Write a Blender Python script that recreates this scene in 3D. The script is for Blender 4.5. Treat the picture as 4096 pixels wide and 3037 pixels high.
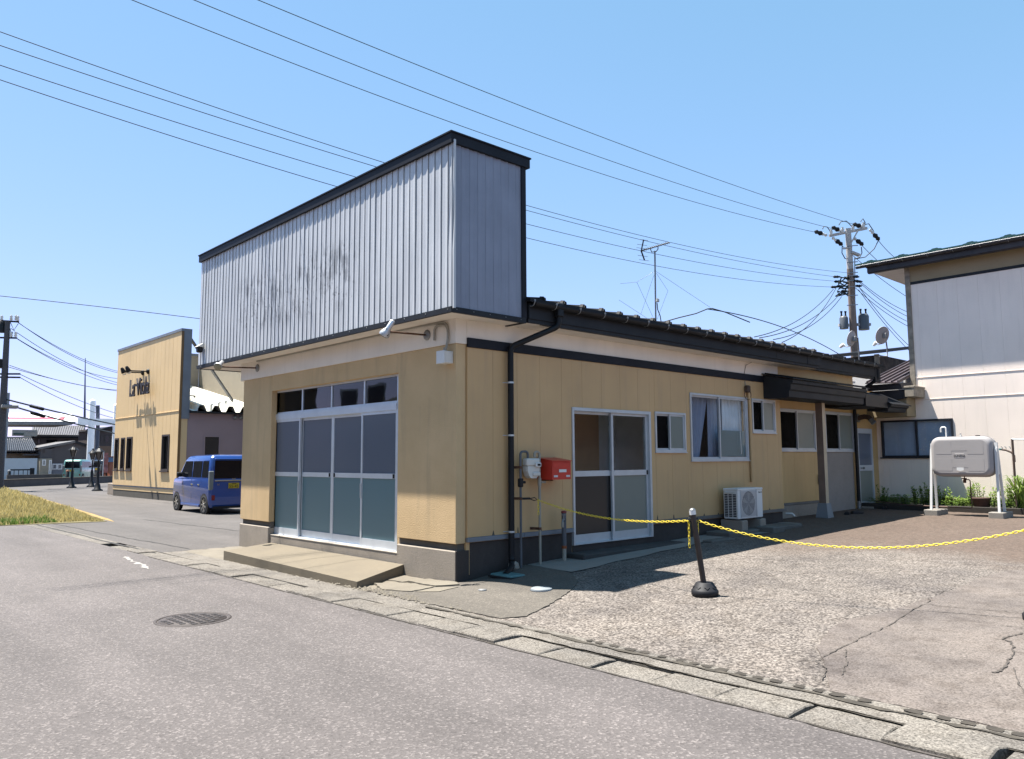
import bpy, math, random
from mathutils import Vector, Matrix
rad = math.radians
for o in list(bpy.data.objects):
    bpy.data.objects.remove(o)
sc = bpy.context.scene
COL = sc.collection

# ------------------------------------------------------------------ camera
FPX, PITCH, ROLL, YAW = 3141.5, rad(5.808), rad(-0.3129), rad(47.131)
CAM = Vector((8.070, -6.483, 1.6))
FW = Vector((-math.sin(YAW) * math.cos(PITCH), math.cos(YAW) * math.cos(PITCH), math.sin(PITCH)))
R0 = Vector((math.cos(YAW), math.sin(YAW), 0))
U0 = R0.cross(FW)
RT = R0 * math.cos(ROLL) + U0 * math.sin(ROLL)
UP = U0 * math.cos(ROLL) - R0 * math.sin(ROLL)
cd = bpy.data.cameras.new('camera')
cam = bpy.data.objects.new('camera', cd)
COL.objects.link(cam)
cd.sensor_width = 36
cd.lens = FPX / 4096 * 36
cd.clip_start = 0.05
cd.clip_end = 6000
mw = Matrix((RT, UP, -FW)).transposed().to_4x4()
mw.translation = CAM
cam.matrix_world = mw
sc.camera = cam

# ------------------------------------------------------------------ sky, sun, exposure
KX, KY = 0.31, 0.175                       # ground shift of a shadow per metre of height
SUN = Vector((-KX, -KY, 1)).normalized()
world = bpy.data.worlds.new('World')
sc.world = world
world.use_nodes = True
wn = world.node_tree.nodes
wl = world.node_tree.links
sky = wn.new('ShaderNodeTexSky')
sky.sky_type = 'NISHITA'
sky.sun_disc = False
sky.sun_elevation = math.asin(SUN.z)
sky.sun_rotation = math.atan2(SUN.x, SUN.y)
sky.altitude = 0
sky.air_density = 0.75
sky.dust_density = 0.0
sky.ozone_density = 3.0
sep = wn.new('ShaderNodeSeparateColor'); com = wn.new('ShaderNodeCombineColor')      # softer gradient from zenith to horizon
wl.new(sky.outputs[0], sep.inputs[0])
for ch, (gain, power) in enumerate(((0.68, 0.72), (1.0, 0.42), (0.99, 0.60))):
    pw = wn.new('ShaderNodeMath'); pw.operation = 'POWER'; pw.inputs[1].default_value = power
    mu = wn.new('ShaderNodeMath'); mu.operation = 'MULTIPLY'; mu.inputs[1].default_value = gain
    wl.new(sep.outputs[ch], pw.inputs[0]); wl.new(pw.outputs[0], mu.inputs[0]); wl.new(mu.outputs[0], com.inputs[ch])
wl.new(com.outputs[0], wn['Background'].inputs[0])
wn['Background'].inputs[1].default_value = 0.15
sl = bpy.data.lights.new('sun', 'SUN')
sl.energy = 5.0
sl.angle = rad(0.5)
sl.color = (1.0, 0.955, 0.88)
so = bpy.data.objects.new('sun', sl)
so.rotation_euler = SUN.to_track_quat('Z', 'Y').to_euler()
so.location = (0, 0, 30)
COL.objects.link(so)
sc.view_settings.view_transform = 'Standard'
sc.view_settings.look = 'None'
sc.view_settings.exposure = 1.6
sc.view_settings.gamma = 1
sc.render.engine = 'CYCLES'
sc.cycles.max_bounces = 8
sc.cycles.transparent_max_bounces = 12

# ------------------------------------------------------------------ sight helpers (pixel of the 4096 px photograph -> point on a known plane)
def ray(px, py):
    return FW + RT * ((px - 2048) / FPX) - UP * ((py - 1518.5) / FPX)
def on_x(px, py, X):
    d = ray(px, py)
    return CAM + d * ((X - CAM.x) / d.x)
def on_y(px, py, Y):
    d = ray(px, py)
    return CAM + d * ((Y - CAM.y) / d.y)
def on_z(px, py, Z=0.0):
    d = ray(px, py)
    return CAM + d * ((Z - CAM.z) / d.z)
def on_d(px, py, dist):
    return CAM + ray(px, py) * dist
def crop(x0, y0, k):
    return lambda x, y: (x0 + x / k, y0 + y / k)

# ------------------------------------------------------------------ object helpers
def tag(o, label=None, cat=None, group=None, kind=None):
    if label: o['label'] = label
    if cat: o['category'] = cat
    if group: o['group'] = group
    if kind: o['kind'] = kind
    return o
def empty(name, loc, label=None, cat=None, group=None, rz=0.0):
    o = bpy.data.objects.new(name, None)
    o.empty_display_size = 0.1
    o.location = loc
    o.rotation_euler = (0, 0, rz)
    COL.objects.link(o)
    o['_inv'] = 1
    return tag(o, label, cat, group)
def wmat(o):
    m = Matrix.LocRotScale(o.location, o.rotation_euler, o.scale)
    return wmat(o.parent) @ o.matrix_parent_inverse @ m if o.parent else m
def link_mesh(name, me, mat, parent=None):
    o = bpy.data.objects.new(name, me)
    if mat is not None and not me.materials:
        me.materials.append(mat)
    COL.objects.link(o)
    if parent is not None:
        o.parent = parent
        o.matrix_parent_inverse = wmat(parent).inverted()
    return o
def copy_tree(o, parent=None, **props):
    c = o.copy()
    COL.objects.link(c)
    if parent is not None:
        c.parent = parent
    for k, v in props.items():
        c[k] = v
    for ch in [q for q in bpy.data.objects if q.parent == o]:
        copy_tree(ch, c)
    return c

class MB:
    def __init__(s):
        s.v = []; s.f = []; s.sm = []
    def add(s, vs, fs, smooth=False):
        n = len(s.v)
        s.v += [tuple(p) for p in vs]
        s.f += [tuple(i + n for i in q) for q in fs]
        s.sm += [smooth] * len(fs)
        return s
    def box(s, a, b):
        x0, x1 = sorted((a[0], b[0])); y0, y1 = sorted((a[1], b[1])); z0, z1 = sorted((a[2], b[2]))
        return s.add([(x0,y0,z0),(x1,y0,z0),(x1,y1,z0),(x0,y1,z0),(x0,y0,z1),(x1,y0,z1),(x1,y1,z1),(x0,y1,z1)],
                     [(0,3,2,1),(4,5,6,7),(0,1,5,4),(1,2,6,5),(2,3,7,6),(3,0,4,7)])
    def cbox(s, a, b, c=0.01):
        lo = [min(a[i], b[i]) for i in range(3)]; hi = [max(a[i], b[i]) for i in range(3)]
        c = min(c, *[(hi[i] - lo[i]) * 0.45 for i in range(3)])
        vs = []; idx = {}
        for sx in (0, 1):
            for sy in (0, 1):
                for sz in (0, 1):
                    sg = (sx, sy, sz)
                    for ax in range(3):
                        p = []
                        for i in range(3):
                            e = hi[i] if sg[i] else lo[i]
                            if i != ax: e += -c if sg[i] else c
                            p.append(e)
                        idx[sg, ax] = len(vs); vs.append(p)
        fs = []
        for ax in range(3):
            i, j = [q for q in range(3) if q != ax]
            for s_ in (0, 1):
                def key(a_, b_):
                    g = [0, 0, 0]; g[ax] = s_; g[i] = a_; g[j] = b_
                    return idx[tuple(g), ax]
                fs.append((key(0,0), key(1,0), key(1,1), key(0,1)))
        for ax in range(3):
            i, j = [q for q in range(3) if q != ax]
            for a_ in (0, 1):
                for b_ in (0, 1):
                    g0 = [0,0,0]; g0[i] = a_; g0[j] = b_; g1 = list(g0); g1[ax] = 1
                    fs.append((idx[tuple(g0), i], idx[tuple(g1), i], idx[tuple(g1), j], idx[tuple(g0), j]))
        for sx in (0, 1):
            for sy in (0, 1):
                for sz in (0, 1):
                    fs.append(tuple(idx[(sx,sy,sz), q] for q in range(3)))
        return s.add(vs, fs)
    def bar(s, p, q, w, h, up=(0, 0, 1)):
        p = Vector(p); q = Vector(q); t = (q - p).normalized(); u = Vector(up)
        sd = t.cross(u)
        if sd.length < 1e-4: sd = t.cross(Vector((1, 0, 0)))
        sd.normalize(); u = sd.cross(t)
        vs = []
        for b in (p, q):
            for a, c in ((-1,-1),(1,-1),(1,1),(-1,1)):
                vs.append(b + sd * (a * w / 2) + u * (c * h / 2))
        return s.add(vs, [(3,2,1,0),(4,5,6,7),(0,1,5,4),(1,2,6,5),(2,3,7,6),(3,0,4,7)])
    def tube(s, pts, r, n=8, closed=False, caps=True, smooth=True):
        pts = [Vector(p) for p in pts]
        m = len(pts)
        rs = r if isinstance(r, (list, tuple)) else [r] * m
        nor = None; rings = []
        for i in range(m):
            if closed: t = pts[(i + 1) % m] - pts[i - 1]
            else: t = pts[min(i + 1, m - 1)] - pts[max(i - 1, 0)]
            t.normalize()
            if nor is None:
                nor = t.orthogonal().normalized()
            else:
                nor = nor - t * nor.dot(t)
                nor = nor.normalized() if nor.length > 1e-6 else t.orthogonal().normalized()
            b = t.cross(nor)
            rings.append([pts[i] + (nor * math.cos(2*math.pi*k/n) + b * math.sin(2*math.pi*k/n)) * rs[i] for k in range(n)])
        vs = [p for rg in rings for p in rg]; fs = []
        for i in range(m if closed else m - 1):
            j = (i + 1) % m
            for k in range(n):
                fs.append((i*n+k, i*n+(k+1)%n, j*n+(k+1)%n, j*n+k))
        s.add(vs, fs, smooth)
        if caps and not closed:
            s.add(rings[0], [tuple(range(n))[::-1]])
            s.add(rings[-1], [tuple(range(n))])
        return s
    def loft(s, rings, caps=True, smooth=False):
        n = len(rings[0]); vs = [p for rg in rings for p in rg]; fs = []
        for i in range(len(rings) - 1):
            for k in range(n):
                fs.append((i*n+k, i*n+(k+1)%n, (i+1)*n+(k+1)%n, (i+1)*n+k))
        s.add(vs, fs, smooth)
        if caps:
            s.add(rings[0], [tuple(range(n))[::-1]]); s.add(rings[-1], [tuple(range(n))])
        return s
    def lathe(s, c, prof, n=20, ax=(0, 0, 1), smooth=True):
        c = Vector(c); t = Vector(ax).normalized(); u = t.orthogonal().normalized(); w = t.cross(u)
        rings = [[c + t * h + (u * math.cos(2*math.pi*k/n) + w * math.sin(2*math.pi*k/n)) * max(r, 1e-4) for k in range(n)] for r, h in prof]
        return s.loft(rings, True, smooth)
    def prism(s, poly, d):
        d = Vector(d); n = len(poly); a = [Vector(p) for p in poly]; b = [p + d for p in a]
        fs = [tuple(range(n))[::-1], tuple(range(n, 2*n))] + [(k, (k+1)%n, n+(k+1)%n, n+k) for k in range(n)]
        return s.add(a + b, fs)
    def quad(s, *p):
        return s.add(p, [tuple(range(len(p)))])
    def build(s, name, mat, parent=None):
        me = bpy.data.meshes.new(name)
        me.from_pydata(s.v, [], s.f)
        me.polygons.foreach_set('use_smooth', s.sm)
        me.update()
        return link_mesh(name, me, mat, parent)
def text_mb(txt, size, depth):
    cu = bpy.data.curves.new('lettering', 'FONT')
    cu.body = txt; cu.size = size; cu.extrude = depth; cu.align_x = 'CENTER'; cu.resolution_u = 3
    o = bpy.data.objects.new('lettering', cu); COL.objects.link(o)
    bpy.context.view_layer.update()
    me = bpy.data.meshes.new_from_object(o.evaluated_get(bpy.context.evaluated_depsgraph_get()))
    bpy.data.objects.remove(o)
    return me
def lettering(name, txt, size, depth, org, xd, yd, mat, parent, sx=1.0):
    me = text_mb(txt, size, depth)
    xd = Vector(xd).normalized(); yd = Vector(yd).normalized(); zd = xd.cross(yd)
    for v in me.vertices:
        c = v.co.copy()
        v.co = Vector(org) + xd * c.x * sx + yd * c.y + zd * c.z
    return link_mesh(name, me, mat, parent)

# ------------------------------------------------------------------ materials
class Pos:                                   # world position drives every texture, so alike pieces never repeat
    def __init__(s, nt):
        s.outputs = {'Object': nt.nodes.new('ShaderNodeNewGeometry').outputs['Position']}
def newmat(name):
    m = bpy.data.materials.new(name); m.use_nodes = True
    nt = m.node_tree
    return m, nt, nt.nodes['Principled BSDF'], Pos(nt)
def nd(nt, typ, **kw):
    n = nt.nodes.new(typ)
    for k, v in kw.items(): setattr(n, k, v)
    return n
def noise(nt, tc, scale, detail=5, rough=0.55, vscale=None):
    n = nd(nt, 'ShaderNodeTexNoise'); n.inputs['Scale'].default_value = scale
    n.inputs['Detail'].default_value = detail; n.inputs['Roughness'].default_value = rough
    if vscale:
        mp = nd(nt, 'ShaderNodeMapping'); mp.inputs['Scale'].default_value = vscale
        nt.links.new(tc.outputs['Object'], mp.inputs[0]); nt.links.new(mp.outputs[0], n.inputs['Vector'])
    else:
        nt.links.new(tc.outputs['Object'], n.inputs['Vector'])
    return n.outputs['Fac']
def ramp(nt, src, stops):
    r = nd(nt, 'ShaderNodeValToRGB'); e = r.color_ramp.elements
    while len(e) > 1: e.remove(e[0])
    first = True
    for p, c in stops:
        if isinstance(c, (int, float)): c = (c, c, c)
        q = e[0] if first else e.new(p)
        q.position = p; q.color = (*c, 1); first = False
    nt.links.new(src, r.inputs[0])
    return r.outputs[0]
def mix(nt, fac, a, b, mode='MIX'):
    n = nd(nt, 'ShaderNodeMix', data_type='RGBA', blend_type=mode)
    for sock, val in ((n.inputs[0], fac), (n.inputs[6], a), (n.inputs[7], b)):
        if isinstance(val, (int, float)): sock.default_value = val
        elif isinstance(val, tuple): sock.default_value = (*val, 1)
        else: nt.links.new(val, sock)
    return n.outputs[2]
def bump(nt, bs, h, strength, dist=0.01):
    b = nd(nt, 'ShaderNodeBump'); b.inputs['Strength'].default_value = strength; b.inputs['Distance'].default_value = dist
    nt.links.new(h, b.inputs['Height']); nt.links.new(b.outputs[0], bs.inputs['Normal'])
def setp(bs, rough=None, metal=None, spec=None):
    if rough is not None: bs.inputs['Roughness'].default_value = rough
    if metal is not None: bs.inputs['Metallic'].default_value = metal
    if spec is not None: bs.inputs['Specular IOR Level'].default_value = spec
ALB = 0.36                                   # scales base colours down to balance sun, sky and exposure
def alb(c, k=None): return tuple(min(0.9, q * (ALB if k is None else k) * 1.3) for q in c)
def M(name, col, rough=0.6, metal=0.0, var=0.12, vs=2.0, bmp=0.0, bs_=60.0, spec=0.5, streak=0.0, stain=None, fine=0.0, k=None):
    m, nt, bs, tc = newmat(name)
    if k is None and min(col) > 0.5 and max(col) - min(col) < .12: k = 0.62
    col = alb(col, k); stain = alb(stain, k) if stain else None
    lo = tuple(c * (1 - var) for c in col); hi = tuple(min(1, c * (1 + var)) for c in col)
    c = mix(nt, ramp(nt, noise(nt, tc, vs), [(0.3, 0.0), (0.7, 1.0)]), lo, hi)
    if fine:
        c = mix(nt, fine, c, ramp(nt, noise(nt, tc, 140, 3), [(0.3, tuple(q * .55 for q in col)), (0.7, tuple(min(1, q * 1.4) for q in col))]))
    if streak:
        sf = ramp(nt, noise(nt, tc, 1.0, 4, 0.6, (9, 9, 0.7)), [(0.5, 0.0), (0.75, streak)])
        c = mix(nt, sf, c, stain or tuple(q * .45 for q in col))
    nt.links.new(c, bs.inputs['Base Color'])
    setp(bs, rough, metal, spec)
    if bmp: bump(nt, bs, noise(nt, tc, bs_, 4), bmp)
    return m
def glass_mat(name, tint=(0.92, 0.94, 0.94), rough=0.02, refl=1.0):
    m, nt, bs, tc = newmat(name)
    nt.nodes.remove(bs)
    lw = nd(nt, 'ShaderNodeLayerWeight'); lw.inputs[0].default_value = .5
    pw = nd(nt, 'ShaderNodeMath', operation='POWER'); nt.links.new(lw.outputs['Facing'], pw.inputs[0]); pw.inputs[1].default_value = 5
    sch = nd(nt, 'ShaderNodeMath', operation='MULTIPLY_ADD'); nt.links.new(pw.outputs[0], sch.inputs[0]); sch.inputs[1].default_value = .95; sch.inputs[2].default_value = .05
    ge = nd(nt, 'ShaderNodeNewGeometry'); ff = nd(nt, 'ShaderNodeMath', operation='SUBTRACT'); ff.inputs[0].default_value = 1; nt.links.new(ge.outputs['Backfacing'], ff.inputs[1])
    fr = nd(nt, 'ShaderNodeMath', operation='MULTIPLY'); nt.links.new(sch.outputs[0], fr.inputs[0]); nt.links.new(ff.outputs[0], fr.inputs[1])
    tr = nd(nt, 'ShaderNodeBsdfTransparent'); tr.inputs[0].default_value = (*tint, 1)
    gl = nd(nt, 'ShaderNodeBsdfGlossy'); gl.inputs['Roughness'].default_value = rough
    gl.inputs['Color'].default_value = (refl, refl, refl, 1)
    wv = noise(nt, tc, 1.3, 2)
    b = nd(nt, 'ShaderNodeBump'); b.inputs['Strength'].default_value = 0.05; b.inputs['Distance'].default_value = 0.05
    nt.links.new(wv, b.inputs['Height']); nt.links.new(b.outputs[0], gl.inputs['Normal'])
    mx = nd(nt, 'ShaderNodeMixShader')
    nt.links.new(fr.outputs[0], mx.inputs[0]); nt.links.new(tr.outputs[0], mx.inputs[1]); nt.links.new(gl.outputs[0], mx.inputs[2])
    nt.links.new(mx.outputs[0], nt.nodes['Material Output'].inputs[0])
    return m
def frosted(name, col, rough=0.32, trans=0.35):
    m, nt, bs, tc = newmat(name)
    nt.nodes.remove(bs)
    df = nd(nt, 'ShaderNodeBsdfDiffuse'); df.inputs[0].default_value = (*col, 1)
    tl = nd(nt, 'ShaderNodeBsdfTranslucent'); tl.inputs[0].default_value = (*[min(1, c * 1.6) for c in col], 1)
    gl = nd(nt, 'ShaderNodeBsdfGlossy'); gl.inputs['Roughness'].default_value = rough
    fr = nd(nt, 'ShaderNodeFresnel'); fr.inputs[0].default_value = 1.5
    a = nd(nt, 'ShaderNodeMixShader'); a.inputs[0].default_value = trans
    b = nd(nt, 'ShaderNodeMixShader')
    nt.links.new(df.outputs[0], a.inputs[1]); nt.links.new(tl.outputs[0], a.inputs[2])
    nt.links.new(fr.outputs[0], b.inputs[0]); nt.links.new(a.outputs[0], b.inputs[1]); nt.links.new(gl.outputs[0], b.inputs[2])
    bp = nd(nt, 'ShaderNodeBump'); bp.inputs['Strength'].default_value = 0.15; bp.inputs['Distance'].default_value = 0.002
    nt.links.new(noise(nt, tc, 260, 2), bp.inputs['Height']); nt.links.new(bp.outputs[0], gl.inputs['Normal'])
    nt.links.new(b.outputs[0], nt.nodes['Material Output'].inputs[0])
    return m

def mat_asphalt(name, base, light, dark, patch=0.16):
    m, nt, bs, tc = newmat(name); base, light, dark = alb(base), alb(light), alb(dark)
    vo = nd(nt, 'ShaderNodeTexVoronoi'); vo.inputs['Scale'].default_value = 70
    nt.links.new(tc.outputs['Object'], vo.inputs['Vector'])
    sp = ramp(nt, vo.outputs['Color'], [(0.0, dark), (0.30, base), (0.66, base), (0.92, light)])
    fine = ramp(nt, noise(nt, tc, 45, 6, 0.7), [(0.35, tuple(c * .72 for c in base)), (0.65, tuple(c * 1.25 for c in base))])
    c = mix(nt, 0.32, sp, fine)
    big = ramp(nt, noise(nt, tc, 0.55, 7, 0.65), [(0.3, 1 - patch), (0.7, 1 + patch * .6)])
    c = mix(nt, 1.0, c, big, 'MULTIPLY')
    trk = ramp(nt, noise(nt, tc, 0.5, 3, 0.5, (0.25, 3.0, 1)), [(0.35, 0.86), (0.65, 1.07)])
    c = mix(nt, 1.0, c, trk, 'MULTIPLY')
    oil = ramp(nt, noise(nt, tc, 1.3, 5, 0.7), [(0.62, 1.0), (0.74, 0.78)])
    c = mix(nt, 1.0, c, oil, 'MULTIPLY')
    nt.links.new(c, bs.inputs['Base Color']); setp(bs, 0.85, 0, 0.35)
    bump(nt, bs, vo.outputs['Distance'], 0.55, 0.006)
    return m
def mat_aggregate(name, dark, mid, light, scale=38, bmp=0.35, zones=False):
    m, nt, bs, tc = newmat(name); dark, mid, light = alb(dark), alb(mid), alb(light)
    n1 = noise(nt, tc, scale, 6, 0.75)
    vo = nd(nt, 'ShaderNodeTexVoronoi'); vo.inputs['Scale'].default_value = scale * 1.6
    nt.links.new(tc.outputs['Object'], vo.inputs['Vector'])
    c = ramp(nt, n1, [(0.34, dark), (0.46, mid), (0.57, light), (0.78, tuple(min(1, q * 1.1) for q in light))])
    st = ramp(nt, vo.outputs['Color'], [(0.05, 0.35), (0.35, 0.85), (0.9, 1.2)])
    c = mix(nt, 0.7, c, mix(nt, 1.0, c, st, 'MULTIPLY'))
    big = ramp(nt, noise(nt, tc, 0.9, 6, 0.62), [(0.30, (0.62, 0.61, 0.62)), (0.50, (0.92, 0.90, 0.88)), (0.68, (1.10, 1.07, 1.03))])
    c = mix(nt, 1.0, c, big, 'MULTIPLY')
    sp = ramp(nt, noise(nt, tc, 5.0, 5, 0.7), [(0.36, (0.70, 0.68, 0.66)), (0.52, (1.0, 1.0, 1.0))])
    c = mix(nt, 0.8, c, mix(nt, 1.0, c, sp, 'MULTIPLY'))
    if zones:                                  # silt washed over the slab towards the back of the yard
        sx = nd(nt, 'ShaderNodeSeparateXYZ'); nt.links.new(tc.outputs['Object'], sx.inputs[0])
        ad = nd(nt, 'ShaderNodeMath', operation='MULTIPLY_ADD'); nt.links.new(noise(nt, tc, 0.7, 5, 0.6), ad.inputs[0]); ad.inputs[1].default_value = 5.0
        nt.links.new(sx.outputs[1], ad.inputs[2])
        fz = ramp_range(nt, ad.outputs[0], 6.6, 9.2)
        tan = ramp(nt, noise(nt, tc, 14, 5, 0.7), [(0.35, alb((0.12, 0.085, 0.064))), (0.65, alb((0.24, 0.168, 0.13)))])
        ft = nd(nt, 'ShaderNodeMath', operation='MULTIPLY'); nt.links.new(fz, ft.inputs[0]); ft.inputs[1].default_value = 0.82
        c = mix(nt, ft.outputs[0], c, tan)
    nt.links.new(c, bs.inputs['Base Color']); setp(bs, 0.9, 0, 0.25)
    bump(nt, bs, n1, bmp, 0.012)
    return m
def ramp_range(nt, src, a, b):
    r = nd(nt, 'ShaderNodeMapRange', interpolation_type='SMOOTHSTEP'); r.inputs[1].default_value = a; r.inputs[2].default_value = b
    nt.links.new(src, r.inputs[0]); return r.outputs[0]
def mat_concrete(name, col, warm=None, rough=0.85, stain=0.5, bs_=55):
    m, nt, bs, tc = newmat(name)
    warm = warm or tuple(c * .8 for c in col)
    col, warm = alb(col), alb(warm)
    c = mix(nt, ramp(nt, noise(nt, tc, 1.7, 7, 0.65), [(0.32, 0.0), (0.66, 1.0)]), warm, col)
    c = mix(nt, ramp(nt, noise(nt, tc, 6.5, 6, 0.7), [(0.52, 0.0), (0.72, stain)]), c, tuple(q * .5 for q in col))
    c = mix(nt, 0.35, c, ramp(nt, noise(nt, tc, 120, 3, 0.7), [(0.3, tuple(q * .55 for q in col)), (0.7, tuple(min(1, q * 1.35) for q in col))]))
    nt.links.new(c, bs.inputs['Base Color']); setp(bs, rough, 0, 0.3)
    bump(nt, bs, noise(nt, tc, bs_, 6, 0.7), 0.5, 0.008)
    return m

ASPHALT = mat_asphalt('asphalt', (0.193, 0.170, 0.164), (0.47, 0.415, 0.395), (0.085, 0.074, 0.071))
ASPHALT2 = mat_asphalt('asphalt_side', (0.175, 0.157, 0.148), (0.34, 0.31, 0.29), (0.10, 0.09, 0.085))
APRON = mat_asphalt('asphalt_apron', (0.19, 0.168, 0.142), (0.37, 0.325, 0.27), (0.10, 0.088, 0.074))
AGG = mat_aggregate('exposed_aggregate', (0.075, 0.067, 0.062), (0.19, 0.167, 0.152), (0.52, 0.465, 0.42), zones=True)
LIDC = mat_aggregate('drain_lid_concrete', (0.12, 0.11, 0.10), (0.26, 0.24, 0.214), (0.47, 0.435, 0.39), 60, 0.25)
KERBC = mat_concrete('kerb_concrete', (0.24, 0.215, 0.182), (0.15, 0.133, 0.11))
NEWCON = mat_aggregate('poured_concrete', (0.195, 0.168, 0.152), (0.275, 0.238, 0.217), (0.36, 0.315, 0.29), 60, 0.2)
STRIP = mat_concrete('smooth_concrete', (0.52, 0.49, 0.44), (0.42, 0.395, 0.36), stain=.25)
BASEC = mat_concrete('foundation_concrete', (0.64, 0.55, 0.46), (0.46, 0.40, 0.33))
STEPC = mat_concrete('step_concrete', (0.34, 0.285, 0.205), (0.26, 0.22, 0.165), stain=0.35)
BROKEN = mat_concrete('broken_concrete', (0.38, 0.335, 0.265), (0.24, 0.208, 0.165), stain=0.8)
DIRT = M('gutter_dirt', (0.10, 0.085, 0.065), 0.95, var=0.35, vs=12, bmp=0.6, bs_=70)
DARK = M('dark_gap', (0.035, 0.03, 0.03), 0.95)
def plaster():
    m, nt, bs, tc = newmat('yellow_plaster')
    c = mix(nt, ramp(nt, noise(nt, tc, 1.2, 5, 0.6), [(0.3, 0.0), (0.7, 1.0)]), (0.490, 0.350, 0.195), (0.590, 0.425, 0.245))
    sf = ramp(nt, noise(nt, tc, 1.0, 5, 0.65, (4.5, 4.5, 0.55)), [(0.52, 0.0), (0.78, 0.45)])
    c = mix(nt, sf, c, (0.29, 0.235, 0.155))
    nt.links.new(c, bs.inputs['Base Color']); setp(bs, 0.9, 0, 0.2)
    bump(nt, bs, noise(nt, tc, 62, 3, 0.6), 0.55, 0.010)
    return m
PLASTER = plaster()
CREAM = M('cream_beam', (0.57, 0.515, 0.445), 0.6, var=0.06, vs=1.5, streak=0.10, k=1)
SIDING = M('cream_siding', (0.385, 0.252, 0.122), 0.55, k=1, var=0.06, vs=1.1, bmp=0.12, bs_=180, streak=0.16, stain=(0.19, 0.145, 0.105))
SIDING2 = M('yellow_siding', (0.40, 0.262, 0.115), 0.55, k=1, var=0.06, vs=1.1, bmp=0.12, bs_=180, streak=0.12)
NAVY = M('dark_navy_trim', (0.022, 0.024, 0.034), 0.55, 0.0, var=0.25, vs=3, spec=.2)
BLACK = M('black_metal', (0.020, 0.021, 0.025), 0.5, 0.0, var=0.25, vs=4, spec=.25)
CHAR = M('charcoal_metal', (0.040, 0.043, 0.050), 0.55, 0.0, var=0.2, vs=3, spec=.2)
ROOFM = M('dark_roof', (0.024, 0.025, 0.030), 0.6, 0.0, var=0.3, vs=2, spec=.2)
ALU = M('aluminium', (0.62, 0.66, 0.71), 0.38, 0.45, var=0.06, vs=4, k=.75)
ALUD = M('aluminium_dull', (0.48, 0.50, 0.52), 0.45, 0.35, var=0.08, vs=4, k=.8)
GREY = M('grey_plastic', (0.42, 0.42, 0.42), 0.5, var=0.08)
WHITEP = M('white_paint', (0.78, 0.78, 0.77), 0.45, var=0.05)
OFFW = M('offwhite_plastic', (0.70, 0.68, 0.63), 0.5, var=0.06)
STEEL = M('galvanised_steel', (0.45, 0.46, 0.47), 0.42, 0.6, var=0.15, vs=14)
RUST = M('rusty_steel', (0.19, 0.085, 0.045), 0.85, 0.1, var=0.6, vs=18, bmp=0.4, bs_=120)
PVC = M('grey_pvc', (0.17, 0.185, 0.21), 0.5, var=0.12, vs=9)
PVCB = M('beige_pvc', (0.62, 0.57, 0.47), 0.5, var=0.08, vs=6)
RED = M('red_painted_steel', (0.50, 0.035, 0.02), 0.38, var=0.08, vs=5, k=.75)
YELLOW = M('yellow_plastic_chain', (0.85, 0.66, 0.05), 0.4, var=0.06, k=.7)
RUBBER = M('black_rubber', (0.030, 0.030, 0.036), 0.6, var=0.2, vs=8, spec=.3)
BROWNP = M('brown_post_face', (0.13, 0.095, 0.075), 0.55, var=0.15, vs=4, k=1)
TANP = M('tan_paint', (0.36, 0.29, 0.20), 0.6, var=0.08, k=1)
TEAL = M('teal_resin', (0.16, 0.36, 0.37), 0.5, var=0.12, vs=9)
TANK = M('tank_grey_paint', (0.25, 0.235, 0.232), 0.5, 0.0, var=0.03, k=1, spec=.3)
BROWN = M('brown_rust_pipe', (0.14, 0.085, 0.06), 0.7, var=0.3, vs=18)
WOODB = M('brown_door_board', (0.55, 0.32, 0.17), 0.5, var=0.1, vs=1.4, k=1)
INTW = M('interior_wall', (0.75, 0.73, 0.68), 0.8, k=1)
INTF = M('interior_floor', (0.35, 0.28, 0.20), 0.6, k=1)
CURT = M('grey_curtain', (0.55, 0.58, 0.63), 0.9, k=1)
GLASS = glass_mat('clear_glass')
SCREEN = glass_mat('insect_screen', (0.25, 0.26, 0.30), 0.5, 0.12)
GLASSD = glass_mat('dark_glass', (0.55, 0.58, 0.60))
FROST = frosted('frosted_glass_green', (0.163, 0.280, 0.325), 0.30)
FROSTB = frosted('frosted_glass_blue', (0.17, 0.20, 0.26), 0.15)
FROSTG = frosted('frosted_glass_grey', (0.260, 0.293, 0.267), 0.25)
FROSTK = frosted('frosted_glass_dim', (0.05, 0.048, 0.047), 0.25)
PLATEY = M('yellow_plate', (0.78, 0.56, 0.02), 0.4, var=0.03)
CERAM = M('white_ceramic', (0.75, 0.74, 0.70), 0.25, var=0.05)
POLEC = M('pole_concrete', (0.40, 0.385, 0.37), 0.85, var=0.12, vs=3, k=.75)
POLEB = M('pole_brown', (0.40, 0.30, 0.25), 0.85, var=0.15, vs=3)
WIRE = M('wire_black', (0.03, 0.045, 0.05), 0.6)

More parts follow.
